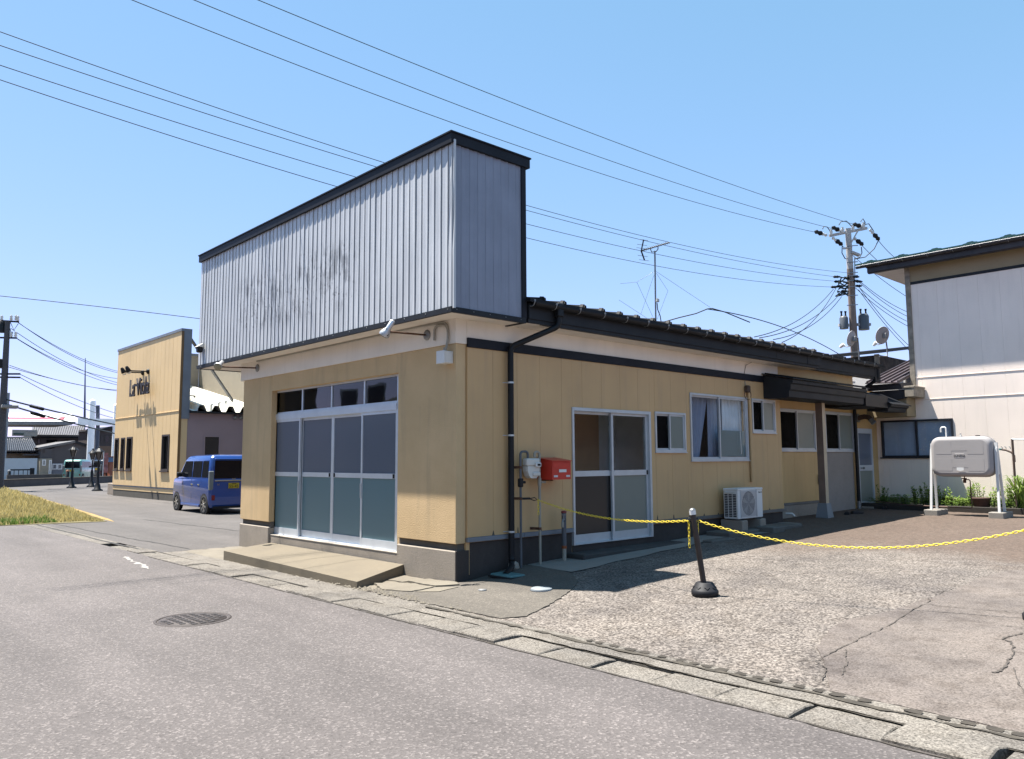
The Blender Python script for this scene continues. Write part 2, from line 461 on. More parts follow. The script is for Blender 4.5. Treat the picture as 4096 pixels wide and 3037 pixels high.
def mat_cladding():
    m, nt, bs, tc = newmat('silver_cladding')
    c = mix(nt, ramp(nt, noise(nt, tc, 2.0, 5, 0.6, (3, 3, 0.5)), [(0.3, 0.0), (0.7, 1.0)]), (0.442, 0.448, 0.461), (0.546, 0.552, 0.563))
    # weathered blotches left where an old sign was taken down
    sx = nd(nt, 'ShaderNodeSeparateXYZ'); nt.links.new(tc.outputs['Object'], sx.inputs[0])
    def band(out, a, b, fa):
        r = nd(nt, 'ShaderNodeMapRange', interpolation_type='SMOOTHSTEP'); r.inputs[1].default_value = a; r.inputs[2].default_value = a + fa
        nt.links.new(out, r.inputs[0])
        q = nd(nt, 'ShaderNodeMapRange', interpolation_type='SMOOTHSTEP'); q.inputs[1].default_value = b - fa; q.inputs[2].default_value = b
        q.inputs[3].default_value = 1; q.inputs[4].default_value = 0
        nt.links.new(out, q.inputs[0])
        mm = nd(nt, 'ShaderNodeMath', operation='MULTIPLY'); nt.links.new(r.outputs[0], mm.inputs[0]); nt.links.new(q.outputs[0], mm.inputs[1])
        return mm.outputs[0]
    bx = band(sx.outputs[0], -6.3, -1.6, 0.7); bz = band(sx.outputs[2], 3.75, 5.1, 0.35)
    mk = nd(nt, 'ShaderNodeMath', operation='MULTIPLY'); nt.links.new(bx, mk.inputs[0]); nt.links.new(bz, mk.inputs[1])
    s1 = ramp(nt, noise(nt, tc, 1.0, 5, 0.7, (6.5, 1, 2.2)), [(0.50, 0.0), (0.60, 0.75)])
    s2 = ramp(nt, noise(nt, tc, 1.0, 3, 0.6, (17, 1, 11)), [(0.60, 0.0), (0.68, 0.9)])
    ss = nd(nt, 'ShaderNodeMath', operation='MAXIMUM'); nt.links.new(s1, ss.inputs[0]); nt.links.new(s2, ss.inputs[1])
    fx = nd(nt, 'ShaderNodeMath', operation='MULTIPLY'); nt.links.new(ss.outputs[0], fx.inputs[0]); nt.links.new(mk.outputs[0], fx.inputs[1])
    c = mix(nt, fx.outputs[0], c, (0.163, 0.166, 0.173))
    nt.links.new(c, bs.inputs['Base Color']); setp(bs, 0.45, 0.15, 0.4)
    bump(nt, bs, noise(nt, tc, 3.0, 3, 0.6), 0.12, 0.02)
    return m
CLAD = mat_cladding()
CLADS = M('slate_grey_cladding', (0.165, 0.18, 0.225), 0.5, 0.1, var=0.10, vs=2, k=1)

# ================================================================== GROUND
HB = [(-1.1, 0.0), (-0.3, 0.05), (1.0, 0.125), (2.5, 0.17), (8.0, 0.30), (12.0, 0.36), (16.0, 0.40), (60.0, 0.6)]
def sstep(t):
    t = max(0.0, min(1.0, t)); return t * t * (3 - 2 * t)
def yard_z(x, y):
    if y <= HB[0][0]: return 0.0
    for (a, za), (b, zb) in zip(HB, HB[1:]):
        if y <= b:
            z = za + (zb - za) * (y - a) / (b - a); break
    else: z = HB[-1][1]
    k = sstep((x + 0.5) / 1.5)
    k = k + (1 - k) * sstep((y - 0.1) / 0.9)
    return z * k
def grid_sheet(name, xs, ys, zf, mat, parent=None, jit=0.0, seed=1):
    rng = random.Random(seed); m = MB(); nx = len(xs)
    vs = [(x, y, zf(x, y) + rng.uniform(-jit, jit)) for y in ys for x in xs]
    fs = [(j*nx+i, j*nx+i+1, (j+1)*nx+i+1, (j+1)*nx+i) for j in range(len(ys)-1) for i in range(nx-1)]
    m.add(vs, fs, True)
    return m.build(name, mat, parent)
def poly_sheet(name, pts, zf, mat, parent=None, thick=0.0, jit=0.014):
    # flat patch that drapes over the yard: fan of strips from a polygon outline
    jr = random.Random(len(pts)); q_ = []
    for (ax_, ay_), (bx_, by_) in zip(pts, pts[1:] + pts[:1]):
        k_ = max(1, int(math.hypot(bx_ - ax_, by_ - ay_) / 0.07))
        for i_ in range(k_):
            j_ = jit if i_ else 0
            q_.append((ax_ + (bx_ - ax_) * i_ / k_ + jr.uniform(-j_, j_), ay_ + (by_ - ay_) * i_ / k_ + jr.uniform(-j_, j_)))
    pts = q_
    m = MB(); n = len(pts)
    cx = sum(p[0] for p in pts) / n; cy = sum(p[1] for p in pts) / n
    R = 6; rings = []
    for r in range(R, 0, -1):
        t = r / R
        rings.append([(cx + (x - cx) * t, cy + (y - cy) * t) for x, y in pts])
    vs = [(x, y, zf(x, y)) for rg in rings for x, y in rg] + [(cx, cy, zf(cx, cy))]
    fs = []
    for r in range(R - 1):
        for k in range(n):
            fs.append((r*n+k, r*n+(k+1) % n, (r+1)*n+(k+1) % n, (r+1)*n+k))
    for k in range(n): fs.append(((R-1)*n+k, (R-1)*n+(k+1) % n, R*n))
    m.add(vs, fs, True)
    if thick:
        o = len(m.v)
        b = [(x, y, zf(x, y) - thick) for x, y in pts]
        a = [(x, y, zf(x, y)) for x, y in pts]
        m.add(a + b, [(k, n+k, n+(k+1) % n, (k+1) % n) for k in range(n)])
    return m.build(name, mat, parent)
def frange(a, b, n): return [a + (b - a) * i / n for i in range(n + 1)]

g = MB(); g.quad((-3000, -3000, -0.35), (3000, -3000, -0.35), (3000, 3000, -0.35), (-3000, 3000, -0.35))
tag(g.build('ground', M('distant_ground', (0.20, 0.20, 0.15), 0.95, var=0.3, vs=0.05)), kind='structure')
road = grid_sheet('road', frange(-160, 40, 60), frange(-40, -1.80, 24), lambda x, y: 0.0, ASPHALT); tag(road, kind='structure')
side = grid_sheet('side_street', frange(-160, -6.45, 40), frange(-1.45, 60, 24), lambda x, y: 0.0, ASPHALT2); tag(side, kind='structure')
# patched strip and hairline seams in the road
def ribbon(m, pts, w, zf, dz, rng, wj=0.4):
    L = []; Rr = []
    for i, p in enumerate(pts):
        a = Vector((*pts[max(i-1, 0)], 0)); b = Vector((*pts[min(i+1, len(pts)-1)], 0))
        t = (b - a).normalized(); nrm = Vector((-t.y, t.x, 0)); ww = w * (1 + rng.uniform(-wj, wj)) / 2
        if i in (0, len(pts) - 1): ww *= 0.25
        for S_, sg in ((L, 1), (Rr, -1)):
            q = Vector((*p, 0)) + nrm * ww * sg
            S_.append((q.x, q.y, zf(q.x, q.y) + dz))
    n = len(pts)
    m.add(L + Rr, [(i, n+i, n+i+1, i+1) for i in range(n-1)])
def wander(a, b, n, amp, rng):
    out = []; off = 0
    for i in range(n + 1):
        t = i / n; off = off * .7 + rng.uniform(-amp, amp)
        k = math.sin(math.pi * t) ** .3 if 0 < t < 1 else 0
        dx, dy = b[0] - a[0], b[1] - a[1]; l = math.hypot(dx, dy)
        out.append((a[0] + dx * t - dy / l * off * k, a[1] + dy * t + dx / l * off * k))
    return out
rng = random.Random(5)
TAR = M('seam_tar', (0.055, 0.05, 0.047), 0.9, var=0.3, vs=20)
WORN = M('worn_white_line', (0.50, 0.475, 0.44), 0.8, var=0.25, vs=14)
for a, b, w in (((-15.2, -1.2), (-6.6, -0.9), 0.035), ((-15.0, 1.0), (-7.0, 1.5), 0.03), ((-26, -1.62), (-6.4, -1.55), 0.06), ((-24, 4.6), (-9, 3.2), 0.02)):
    m = MB(); ribbon(m, wander(a, b, 40, 0.03, rng), w, lambda x, y: 0.0, 0.004, rng)
    m.build('road_seam', TAR, side if b[1] > -1.4 else road)
m = MB(); ribbon(m, wander((-6.3, -2.1), (-4.4, -2.35), 24, 0.03, rng), 0.07, lambda x, y: 0.0, 0.004, rng, .8); m.build('worn_marking', WORN, road)
m = MB(); ribbon(m, [(-14.8 - 1.25 * i, 0.17 + 0.137 * i) for i in range(20)], 0.16, lambda x, y: 0.0, 0.005, rng, .3)
m.build('yellow_line', M('faded_yellow_line', (0.52, 0.33, 0.10), 0.8, var=0.3, vs=10), side)

# drain with concrete lids along the edge of the road
m = MB()
m.box((-14, -1.80, -0.30), (14, -1.45, -0.22))
drain = m.build('drain_channel', DIRT); tag(drain, kind='structure')
MB().box((-14, -1.806, -0.3), (14, -1.80, -0.004)).build('drain_side', KERBC, drain)
def lid_mesh(w, notch):
    # slab 0.35 deep with a lifting notch at one end
    x0, x1, y0, y1 = 0.004, w - 0.004, -1.797, -1.453
    pl = [(x0, y0), (x1, y0), (x1 - notch * .3, -1.75), (x1 - notch * .6, -1.70), (x1 - notch, -1.54), (x1 - notch * .9, -1.50), (x1, y1), (x0, y1)]
    mm = MB()
    n = len(pl); c = 0.008
    cx, cy = (x0 + x1) / 2, (y0 + y1) / 2
    ins = []
    for i, p in enumerate(pl):
        a = Vector(pl[i-1]); b = Vector(p); d = Vector(pl[(i+1) % n])
        e1 = (b - a).normalized(); e2 = (d - b).normalized()
        nn = Vector((-e1.y - e2.y, e1.x + e2.x)); nn = nn / max(0.6, nn.length ** 2 / 2)
        ins.append((p[0] + nn.x * c, p[1] + nn.y * c))
    mm.loft([[(x, y, -0.12) for x, y in pl], [(x, y, -c) for x, y in pl], [(x, y, 0) for x, y in ins]])
    return mm
rng = random.Random(11)
base_l = [lid_mesh(0.553, n).build('drain_lid', LIDC, drain) for n in (0.010, 0.034, 0.020)]
x = -8.29 - 0.0
k = 0
while x < 9.4:
    src = base_l[0 if x < 1.0 else rng.choice((1, 2, 1))]
    o = src.copy(); COL.objects.link(o)
    o.location = (x, rng.uniform(-.004, .004), 0.006 + rng.uniform(-.006, .006))
    o.rotation_euler = (rng.uniform(-.01, .01), rng.uniform(-.008, .008), rng.uniform(-.006, .006))
    x += 0.553; k += 1
for o in base_l: bpy.data.objects.remove(o)
m = MB()
for i in range(16):
    a = -6.6 - i * 0.553
    if a < -8.3: m.box((a - 0.553, -1.797, -0.1), (a - 0.006, -1.453, 0.002))
m.build('drain_cover_strip', LIDC, drain)

# kerb strip between the drain and the yard, with its row of worn pockets
kz = lambda x, y: 0.012 if x > 1.2 else 0.004
kb = grid_sheet('kerb_strip', frange(-6.45, 14, 160), frange(-1.45, -1.1, 8), lambda x, y: 0.016 * sstep((x + 1) / 3) * (1 if y < -1.16 else 0.4), LIDC, None, 0.004, 3)
tag(kb, kind='structure')
MB().box((-6.45, -1.452, -.2), (14, -1.4495, .004)).build('kerb_side', KERBC, kb)
POCK = M('kerb_pocket', (0.075, 0.062, 0.048), 0.95, var=0.3, vs=9, bmp=0.7, bs_=60)
m = MB(); rr = random.Random(2); x = 3.2
while x < 9.5:
    w = rr.uniform(.055, .10)
    if rr.random() < .86:
        c = [(x + dx * w / 2 + rr.uniform(-.012, .012), -1.185 + dy * .032 + rr.uniform(-.008, .008), 0.0225) for dx, dy in ((-1, -1), (0, -1.15), (1, -1), (1.1, 0), (1, 1), (0, 1.1), (-1, 1), (-1.1, 0))]
        m.add(c, [tuple(range(8))])
    x += w + rr.uniform(.05, .09)
m.build('worn_pocket', POCK, kb)
m = MB(); ribbon(m, wander((1.0, -1.24), (9.5, -1.30), 120, 0.015, rr), 0.045, lambda x, y: 0.0, 0.0235, rr, .7); m.build('joint_moss', DIRT, kb)
m = MB(); ribbon(m, wander((1.0, -1.44), (9.5, -1.46), 100, 0.006, rr), 0.02, lambda x, y: 0.0, 0.013, rr, .6); m.build('joint_dirt', DIRT, kb)
m = MB(); ribbon(m, wander((-6, -1.83), (9.5, -1.83), 200, 0.006, rr), 0.018, lambda x, y: 0.0, 0.005, rr, .7); m.build('joint_edge', POCK, drain)

# yard
ys = frange(-1.1, 3, 40) + frange(3, 16, 40)[1:] + [22, 30, 60]
yard = grid_sheet('concrete_yard', frange(-0.4, 6, 60) + frange(6, 16, 24)[1:] + [24, 40], ys, yard_z, AGG, None, 0.004, 8)
tag(yard, kind='structure')
front = grid_sheet('shop_forecourt', frange(-6.45, -0.4, 60), frange(-1.1, 0.1, 14), yard_z, BROKEN, None, 0.006, 9)
tag(front, kind='structure')
yz = lambda x, y: yard_z(x, y)
up = lambda d: (lambda x, y: yard_z(x, y) + d)
PX = lambda pts, z: [tuple(on_z(a, b, z)[:2]) for a, b in pts]
# asphalt apron at the corner, laid over the old concrete
ap = [(-0.35, -1.07), (0.5, -1.09), (2.05, -1.07), (2.20, -0.85), (2.0, -0.25), (1.72, 0.33), (1.45, 0.75), (0.95, 1.12), (0.4, 1.25), (0.03, 1.22), (0.03, 0.02), (-0.03, -0.3)]
poly_sheet('asphalt_apron', ap, up(0.011), APRON, yard, 0.02)
# smooth concrete strip along the wall
st = [(0.03, 1.38), (0.45, 1.15), (0.95, 1.15), (1.0, 1.9), (0.90, 3.2), (0.72, 4.6), (0.66, 5.6), (0.85, 6.6), (0.80, 7.3), (0.55, 8.2), (0.40, 9.6), (0.03, 9.8)]
m = MB()
a_in = [(0.03, y) for y in frange(1.25, 8.4, 30)]
edge = lambda y: 0.95 - 0.10 * (y - 1.3) * (y < 5) - 0.37 * (y >= 5) + 0.16 * math.exp(-((y - 6.6) / .6) ** 2) - 0.12 * sstep((y - 7.2)) 
vs = []; n = 31
for i, (x, y) in enumerate(a_in):
    e = edge(y) + 0.03 * math.sin(y * 5.1)
    for t in (0, .35, .7, 1): 
        xx = x + (e - x) * t; vs.append((xx, y - 0.10 * t * (i < 2), yard_z(xx, y) + 0.010))
m.add(vs, [(i*4+j, i*4+j+1, (i+1)*4+j+1, (i+1)*4+j) for i in range(n-1) for j in range(3)], True)
m.build('concrete_strip', STRIP, yard)
# newer concrete slab on the right with a ragged edge
k8 = crop(1400, 2100, .8264)
new = PX([k8(*p) for p in ((2228, 200), (2170, 205), (2080, 225), (1990, 265), (1920, 285), (1830, 310), (1750, 330), (1640, 345), (1590, 365), (1545, 410), (1575, 470), (1580, 510), (1555, 545), (1700, 585), (1900, 630), (2228, 690))], 0.04)
new = [(x, max(y, -1.095)) for x, y in new] + [(9.0, -1.095), (9.0, 0.6), (7.4, 1.1)]
poly_sheet('concrete_slab', new, up(0.009), NEWCON, yard, 0.02)
# cracks
CRACK = M('crack_shadow', (0.13, 0.11, 0.095), 0.95, var=0.3, vs=20)
rr = random.Random(21)
cr = [[(1460, 445), (1560, 440), (1680, 395), (1770, 365), (1905, 300), (1925, 275), (2000, 250)], [(1620, 490), (1645, 460), (1640, 420)], [(1905, 300), (2050, 318), (2228, 335)], [(2228, 395), (2160, 410), (2190, 420), (2195, 455), (2160, 490), (2120, 500)], [(2160, 370), (2228, 380)], [(2195, 490), (2228, 560)],
      [(830, 335), (960, 335), (1100, 330)], [(520, 330), (700, 375), (900, 345)], [(1230, 280), (1420, 255), (1560, 265)], [(1560, 500), (1575, 470), (1540, 440)]]
m = MB()
for c in cr:
    w = [tuple(on_z(*k8(*p), 0.05)[:2]) for p in c]
    for a, b in zip(w, w[1:]):
        ribbon(m, wander(a, b, 12, 0.012, rr), 0.008 if c is not cr[3] else 0.016, yard_z, 0.016, rr, .7)
m.build('crack', CRACK, yard)
# broken, lifted slabs in front of the corner
for i, (pts, dz) in enumerate([([(-0.75, -0.75), (-0.25, -0.95), (0.15, -0.80), (0.12, -0.45), (-0.35, -0.40)], .022), ([(-0.55, -0.36), (0.10, -0.40), (0.30, -0.18), (0.02, -0.04), (-0.5, -0.05)], .03), ([(0.20, -0.78), (0.45, -0.62), (0.42, -0.30), (0.16, -0.42)], .018), ([(-1.25, -0.45), (-0.62, -0.40), (-0.58, -0.06), (-1.2, -0.04)], .012)]):
    poly_sheet('broken_slab', pts, up(dz), BROKEN, front, 0.05)
m = MB()
for i in range(160):
    x = rr.gauss(-0.1, 0.75); y = rr.uniform(-1.12, -0.92) - 0.02; s_ = rr.uniform(.008, .03); z = yard_z(x, y) + 0.012
    if -2.2 < x < 1.6:
        m.add([(x-s_, y-s_*.6, z), (x+s_, y-s_*.5, z), (x+s_*.7, y+s_*.6, z), (x-s_*.8, y+s_*.6, z), (x, y, z+s_*.7)], [(0,1,4),(1,2,4),(2,3,4),(3,0,4)])
tag(m.build('rubble', BROKEN, front), kind='stuff')

# manhole cover
mh = on_z(772, 2478); mh.z = 0
t = empty('manhole_cover', mh, 'round cast iron manhole cover set in the asphalt road', 'manhole')
IRON = M('cast_iron', (0.115, 0.095, 0.09), 0.7, 0.3, var=0.3, vs=20)
MB().lathe((mh.x, mh.y, 0), [(0.37, -0.02), (0.37, 0.005), (0.335, 0.006), (0.335, -0.02)], 40).build('rim', IRON, t)
m = MB(); m.lathe((mh.x, mh.y, 0), [(0.325, -0.02), (0.325, 0.004), (0.05, 0.004)], 40)
cov = m.build('cover_plate', IRON, t)
m = MB()
for i in range(7):
    for j in range(7):
        x, y = (i - 3) * .085, (j - 3) * .085
        if math.hypot(x, y) < .29: m.cbox((mh.x + x - .027, mh.y + y - .027, 0.002), (mh.x + x + .027, mh.y + y + .027, 0.011), .004)
tag(m.build('tread_stud', M('worn_iron', (0.10, 0.085, 0.08), 0.55, 0.4, var=0.3, vs=30), cov), kind='stuff')

# small covers in the apron
p = on_z(1930, 2359, 0.07)
t = tag(MB().lathe((p.x, p.y, yard_z(p.x, p.y) + .012), [(0.05, 0), (0.05, 0.012), (0.0, 0.014)], 18).build('round_cover', GREY), 'small round grey cover set in the apron near the building corner', 'cover')
p = on_z(2166, 2351, 0.11)
t = empty('round_cover', (p.x, p.y, yard_z(p.x, p.y)), 'larger round pale plastic cover in the shade of the wall', 'cover')
MB().lathe((p.x, p.y, yard_z(p.x, p.y) + .010), [(0.125, 0), (0.125, 0.018), (0.115, 0.024), (0.0, 0.026)], 28).build('lid', M('shaded_blue_grey', (0.45, 0.50, 0.53), 0.5, var=0.05, k=.35), t)  # lid colour darkened to stand in for the wall's missing shade
MB().lathe((p.x, p.y, yard_z(p.x, p.y) + .004), [(0.135, 0), (0.135, 0.008)], 28).build('rim', PVC, t)
p = on_z(2031, 2297, 0.12)
t = empty('meter_box_cover', (p.x, p.y, yard_z(p.x, p.y)), 'teal rectangular meter box cover beside the black downpipe', 'meter cover', rz=rad(3))
zz = yard_z(p.x, p.y) + .012
m = MB(); m.cbox((p.x - .20, p.y - .13, zz), (p.x + .20, p.y + .13, zz + .035), .012); m.build('lid', TEAL, t)
m = MB(); m.box((p.x - .22, p.y - .15, zz - .01), (p.x + .22, p.y + .15, zz + .012)); m.build('rim', DARK, t)

# ================================================================== SHOP BUILDING
shop = empty('shop_building', (0, 0, 0), 'single storey cream shop with a tall silver corrugated sign box over its glass front', 'shop')
# --- facade masonry
def piece(name, mat, a, b, parent=shop, c=0.006):
    return MB().cbox(a, b, c).build(name, mat, parent)
piece('plaster_pillar', PLASTER, (-6.53, 0.0, 0.51), (-5.335, 0.20, 3.14))
piece('plaster_pillar', PLASTER, (-1.335, 0.0, 0.51), (0.0, 0.165, 3.14))
piece('plaster_lintel', PLASTER, (-5.335, 0.002, 2.86), (-1.335, 0.20, 3.14), c=.002)
SB = M('dark_band', (0.20, 0.175, 0.15), 0.9, var=.2, vs=4)  # darker colour for the recess above the foundation
MB().box((-6.5, 0.045, 0.40), (-5.335, 0.2, 0.512)).build('recess_band', SB, shop)
MB().box((-1.335, 0.045, 0.40), (-0.03, 0.2, 0.512)).build('recess_band', SB, shop)
piece('foundation', BASEC, (-6.54, -0.004, -0.25), (-5.335, 0.22, 0.42), c=.012)
piece('foundation', BASEC, (-1.335, -0.004, -0.25), (0.0, 0.22, 0.42), c=.012)
piece('door_sill', BASEC, (-5.335, 0.03, -0.25), (-1.335, 0.30, 0.275), c=.008)
piece('sill_edge', M('pale_sill', (0.62, 0.55, 0.47), .8), (-5.335, 0.025, 0.2755), (-1.335, 0.30, 0.292), c=.003)
piece('lintel_beam', CREAM, (-6.63, -0.022, 3.14), (0.02, 0.17, 3.475), c=.004)
# entrance step
stp = empty('entrance_step', (-2.7, -0.55, 0), 'long low concrete step in front of the glass sliding doors', 'step')
MB().add([(-4.67, -1.085, -.05), (-.62, -1.085, -.05), (-1.15, -.006, -.05), (-5.2, -.006, -.05), (-4.67, -1.085, .145), (-.62, -1.085, .085), (-1.15, -.006, .15), (-5.2, -.006, .155)], [(0,3,2,1),(4,5,6,7),(0,1,5,4),(1,2,6,5),(2,3,7,6),(3,0,4,7)]).build('slab', STEPC, stp)

# --- sliding glass front
def sash(name, x0, x1, y, z0, z1, zr, parent, upper, lower, hside=None, rail=0.075, bot=0.115, st=0.04, dep=0.035):
    m = MB()
    m.box((x0, y, z0), (x0 + st, y + dep, z1)); m.box((x1 - st, y, z0), (x1, y + dep, z1))
    m.box((x0 + st, y + .002, z0), (x1 - st, y + dep - .002, z0 + bot)); m.box((x0 + st, y + .002, z1 - .045), (x1 - st, y + dep - .002, z1))
    m.box((x0 + st, y - .003, zr), (x1 - st, y + dep - .002, zr + rail))
    o = m.build(name, ALU, parent)
    MB().box((x0 + st, y + .014, zr + rail), (x1 - st, y + .020, z1 - .045)).build('upper_pane', upper, o)
    MB().box((x0 + st, y + .014, z0 + bot), (x1 - st, y + .020, zr)).build('lower_pane', lower, o)
    if hside is not None:
        hx = x0 + st + .01 if hside < 0 else x1 - st - .06
        MB().box((hx, y - .006, zr + .006), (hx + .05, y - .003, zr + rail - .006)).build('finger_pull', DARK, o)
    return o
fr = MB()
fr.box((-5.50, 0.10, 0.292), (-5.45, 0.24, 2.86)); fr.box((-1.50, 0.10, 0.292), (-1.47, 0.24, 2.86))
fr.box((-5.45, 0.09, 2.335), (-1.50, 0.24, 2.44)); fr.box((-5.45, 0.10, 2.83), (-1.50, 0.24, 2.86)); fr.box((-5.45, 0.10, 0.292), (-1.50, 0.24, 0.305))
fr.box((-5.45, 0.085, 2.385), (-1.50, 0.0895, 2.425))
frame = fr.build('entrance_frame', ALU, shop)
MB().box((-5.50, 0.102, 0.29), (-5.335, 0.2, 2.86)).box((-1.47, 0.102, 0.29), (-1.335, 0.2, 2.86)).build('jamb_reveal', PLASTER, shop)
sash('sliding_door', -5.45, -4.44, 0.105, 0.305, 2.335, 1.325, shop, FROSTB, FROST, -1)
sash('sliding_door', -4.475, -3.42, 0.155, 0.305, 2.335, 1.325, shop, FROSTB, FROST, 1)
sash('sliding_door', -3.42, -2.445, 0.155, 0.305, 2.335, 1.325, shop, FROSTB, FROST, -1)
sash('sliding_door', -2.475, -1.50, 0.105, 0.305, 2.335, 1.325, shop, FROSTB, FROST, 1)
tr = MB()
for xm in (-5.40, -4.405, -3.41, -2.415): tr.box((xm - .018, .115, 2.44), (xm + .018, .15, 2.83))
tr.box((-5.45, .116, 2.44), (-1.50, .15, 2.47))
trans = tr.build('transom_window', ALU, shop)
for a, b in ((-5.382, -4.423), (-4.387, -3.428), (-3.392, -2.433), (-2.397, -1.50)):
    MB().box((a, .128, 2.47), (b, .133, 2.83)).build('pane', GLASSD, trans)
for xx in (-4.44, -2.445): MB().cbox((xx - .03, .09, 1.02), (xx - .005, .106, 1.25), .006).build('door_handle', ALUD, frame)

# --- sign box
SX0, SX1, SY0, SY1, SZ0, SZ1 = -7.86, 0.40, -0.40, 0.88, 3.50, 5.70
sbox = MB().box((SX0 + .03, SY0 + .03, 3.476), (SX1 - .03, SY1 - .02, SZ1)).build('sign_box', DARK, shop)
PW = 0.141
def panel(seed, dent=False):
    # one interlocking cladding strip: raised face, sloped face, dark joint; local x along the wall, -y outwards
    rng_ = random.Random(seed)
    prof = [(0.0055, 0.030), (0.0065, 0.011), (0.030, 0.010), (0.074, 0.010), (0.088, 0.008), (0.126, 0.0), (0.1335, 0.0), (0.1345, 0.030)]
    zs = [0, .3, .75, 1.2, 1.6, 1.9, 2.2]
    rows = [[(x + rng_.uniform(-.0007, .0007), y + (rng_.uniform(-.001, .0015) if 0 < i < 7 else 0), z) for i, (x, y) in enumerate(prof)] for z in zs]
    if dent:
        for r, row in enumerate(rows):
            rows[r] = [(x, y + (rng_.uniform(0, .02) if r in (3, 4, 5) and 0 < i < 7 else 0), z) for i, (x, y, z) in enumerate(row)]
    m = MB(); n = len(prof)
    m.add([p for r in rows for p in r], [(j*n+i, j*n+i+1, (j+1)*n+i+1, (j+1)*n+i) for j in range(len(zs)-1) for i in range(n-1)])
    return m
pans = [panel(s).build('cladding_panel', CLAD, sbox) for s in range(5)]
dented = panel(77, True).build('cladding_panel', CLAD, sbox)
rng = random.Random(4)
npan = int(round((SX1 - SX0) / PW))
for i in range(npan):
    src = dented if i == npan - 1 else pans[rng.randrange(5)]
    o = src.copy(); COL.objects.link(o)
    o.location = (SX0 + i * PW, SY0, SZ0); o.rotation_euler = (rng.uniform(-.0015, .0015), 0, 0)
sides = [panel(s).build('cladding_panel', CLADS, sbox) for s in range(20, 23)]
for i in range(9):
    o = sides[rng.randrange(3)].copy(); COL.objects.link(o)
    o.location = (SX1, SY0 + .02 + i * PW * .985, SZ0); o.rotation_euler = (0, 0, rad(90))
for i in range(9):
    o = pans[rng.randrange(5)].copy(); COL.objects.link(o)
    o.location = (SX0, SY1 - i * PW, SZ0); o.rotation_euler = (0, 0, rad(-90))
for o in pans + sides + [dented]: bpy.data.objects.remove(o)
def rimbox(mm, x0, x1, y0, y1, z0, z1, t):
    mm.box((x0, y0, z0), (x1, y0 + t, z1)); mm.box((x1 - t, y0 + t, z0), (x1, y1, z1)); mm.box((x0, y0 + t, z0), (x0 + t, y1, z1)); mm.box((x0 + t, y1 - t, z0), (x1 - t, y1, z1))
m = MB(); rimbox(m, SX0 - .03, SX1 + .035, SY0 - .035, SY1 + .09, 5.66, 5.79, .06)
m.box((SX0 - .045, SY0 - .05, 5.79), (SX1 + .05, SY1 + .105, 5.81))
m.build('cap_flashing', NAVY, sbox)
m = MB(); rimbox(m, SX0 - .012, SX1 + .012, SY0 - .012, SY1 + .02, 3.455, 3.525, .045)
m.build('base_flashing', CHAR, sbox)
MB().box((SX1 - .005, SY1 - .055, 3.525), (SX1 + .012, SY1 + .03, 5.66)).build('corner_trim', NAVY, sbox)
MB().box((SX1 - .004, SY0 - .003, 3.525), (SX1 + .004, SY0 + .03, 5.66)).build('corner_trim', CLAD, sbox)
m = MB()
for i in range(18):
    xx = SX1 - .06 - i * .47
    m.lathe((xx, SY0 - .012, 3.495), [(0.007, 0), (0.006, .004), (0.001, .006)], 8, (0, -1, 0))
for i in range(5):
    m.lathe((SX1 + .012, SY0 + .08 + i * .28, 3.495), [(0.007, 0), (0.006, .004), (0.001, .006)], 8, (1, 0, 0))
m.build('rivet', STEEL, sbox)
MB().box((SX0 + .03, SY0 + .03, 3.468), (SX1 - .03, 1.2, 3.474)).build('soffit', CREAM, shop)

# --- side wall (plane x = 0.03): boards around the openings
XW = 0.03
side_op = {}
def yz_rect(p, q, X=XW):
    a = on_x(*p, X); b = on_x(*q, X)
    return (a.y, b.z, b.y, a.z)
k25 = crop(2500, 1500, 2.5417); c30 = crop(3000, 1700, 4.13); z8 = crop(3000, 1350, 4.13)
DOOR = (2.215, 0.33, 4.115, 2.378)
W1 = yz_rect(k25(297, 372), k25(618, 785)); W2 = yz_rect(k25(652, 180), k25(1256, 868)); W3 = yz_rect((3004, 1594), (3102, 1734))
side_op = [DOOR, W1, W2, W3]
def cells(y0, y1, z0, z1, ops):
    cuts = sorted({y0, y1} | {c for o in ops for c in (o[0], o[2]) if y0 < c < y1})
    out = []
    for a, b in zip(cuts, cuts[1:]):
        cur = z0
        for o in sorted([o for o in ops if o[0] < (a + b) / 2 < o[2]], key=lambda o: o[1]):
            if o[1] > cur + .004: out.append((a, cur, b, o[1]))
            cur = max(cur, o[3])
        if cur < z1 - .004: out.append((a, cur, b, z1))
    return out
m = MB()
for a, z0, b, z1 in cells(0.165, 8.43, 0.10, 3.47, side_op): m.box((-0.10, a, z0), (0.004, b, z1))
swall = m.build('side_wall', SIDING, shop)
def boards(parent, X, y0, y1, z0, z1, ops, pitch, mat, start=None, th=.024):
    y = y0 if start is None else start
    while y < y1 - .01:
        a, b = max(y, y0), min(y + pitch, y1)
        for (p, q, r_, s_) in cells(a, b, z0, z1, ops):
            MB().cbox((X - th, p + (.0012 if p == a else 0), q), (X, r_ - (.0012 if r_ == b else 0), s_), .0015).build('siding_board', mat, parent)
        y += pitch
boards(swall, XW, 0.167, 8.43, 0.585, 3.10, side_op, 0.4545, SIDING)
MOSS = M('moss_stain', (0.20, 0.17, 0.13), .95, var=.3, vs=20)
rgm = random.Random(12); yj = 0.167 + .4545
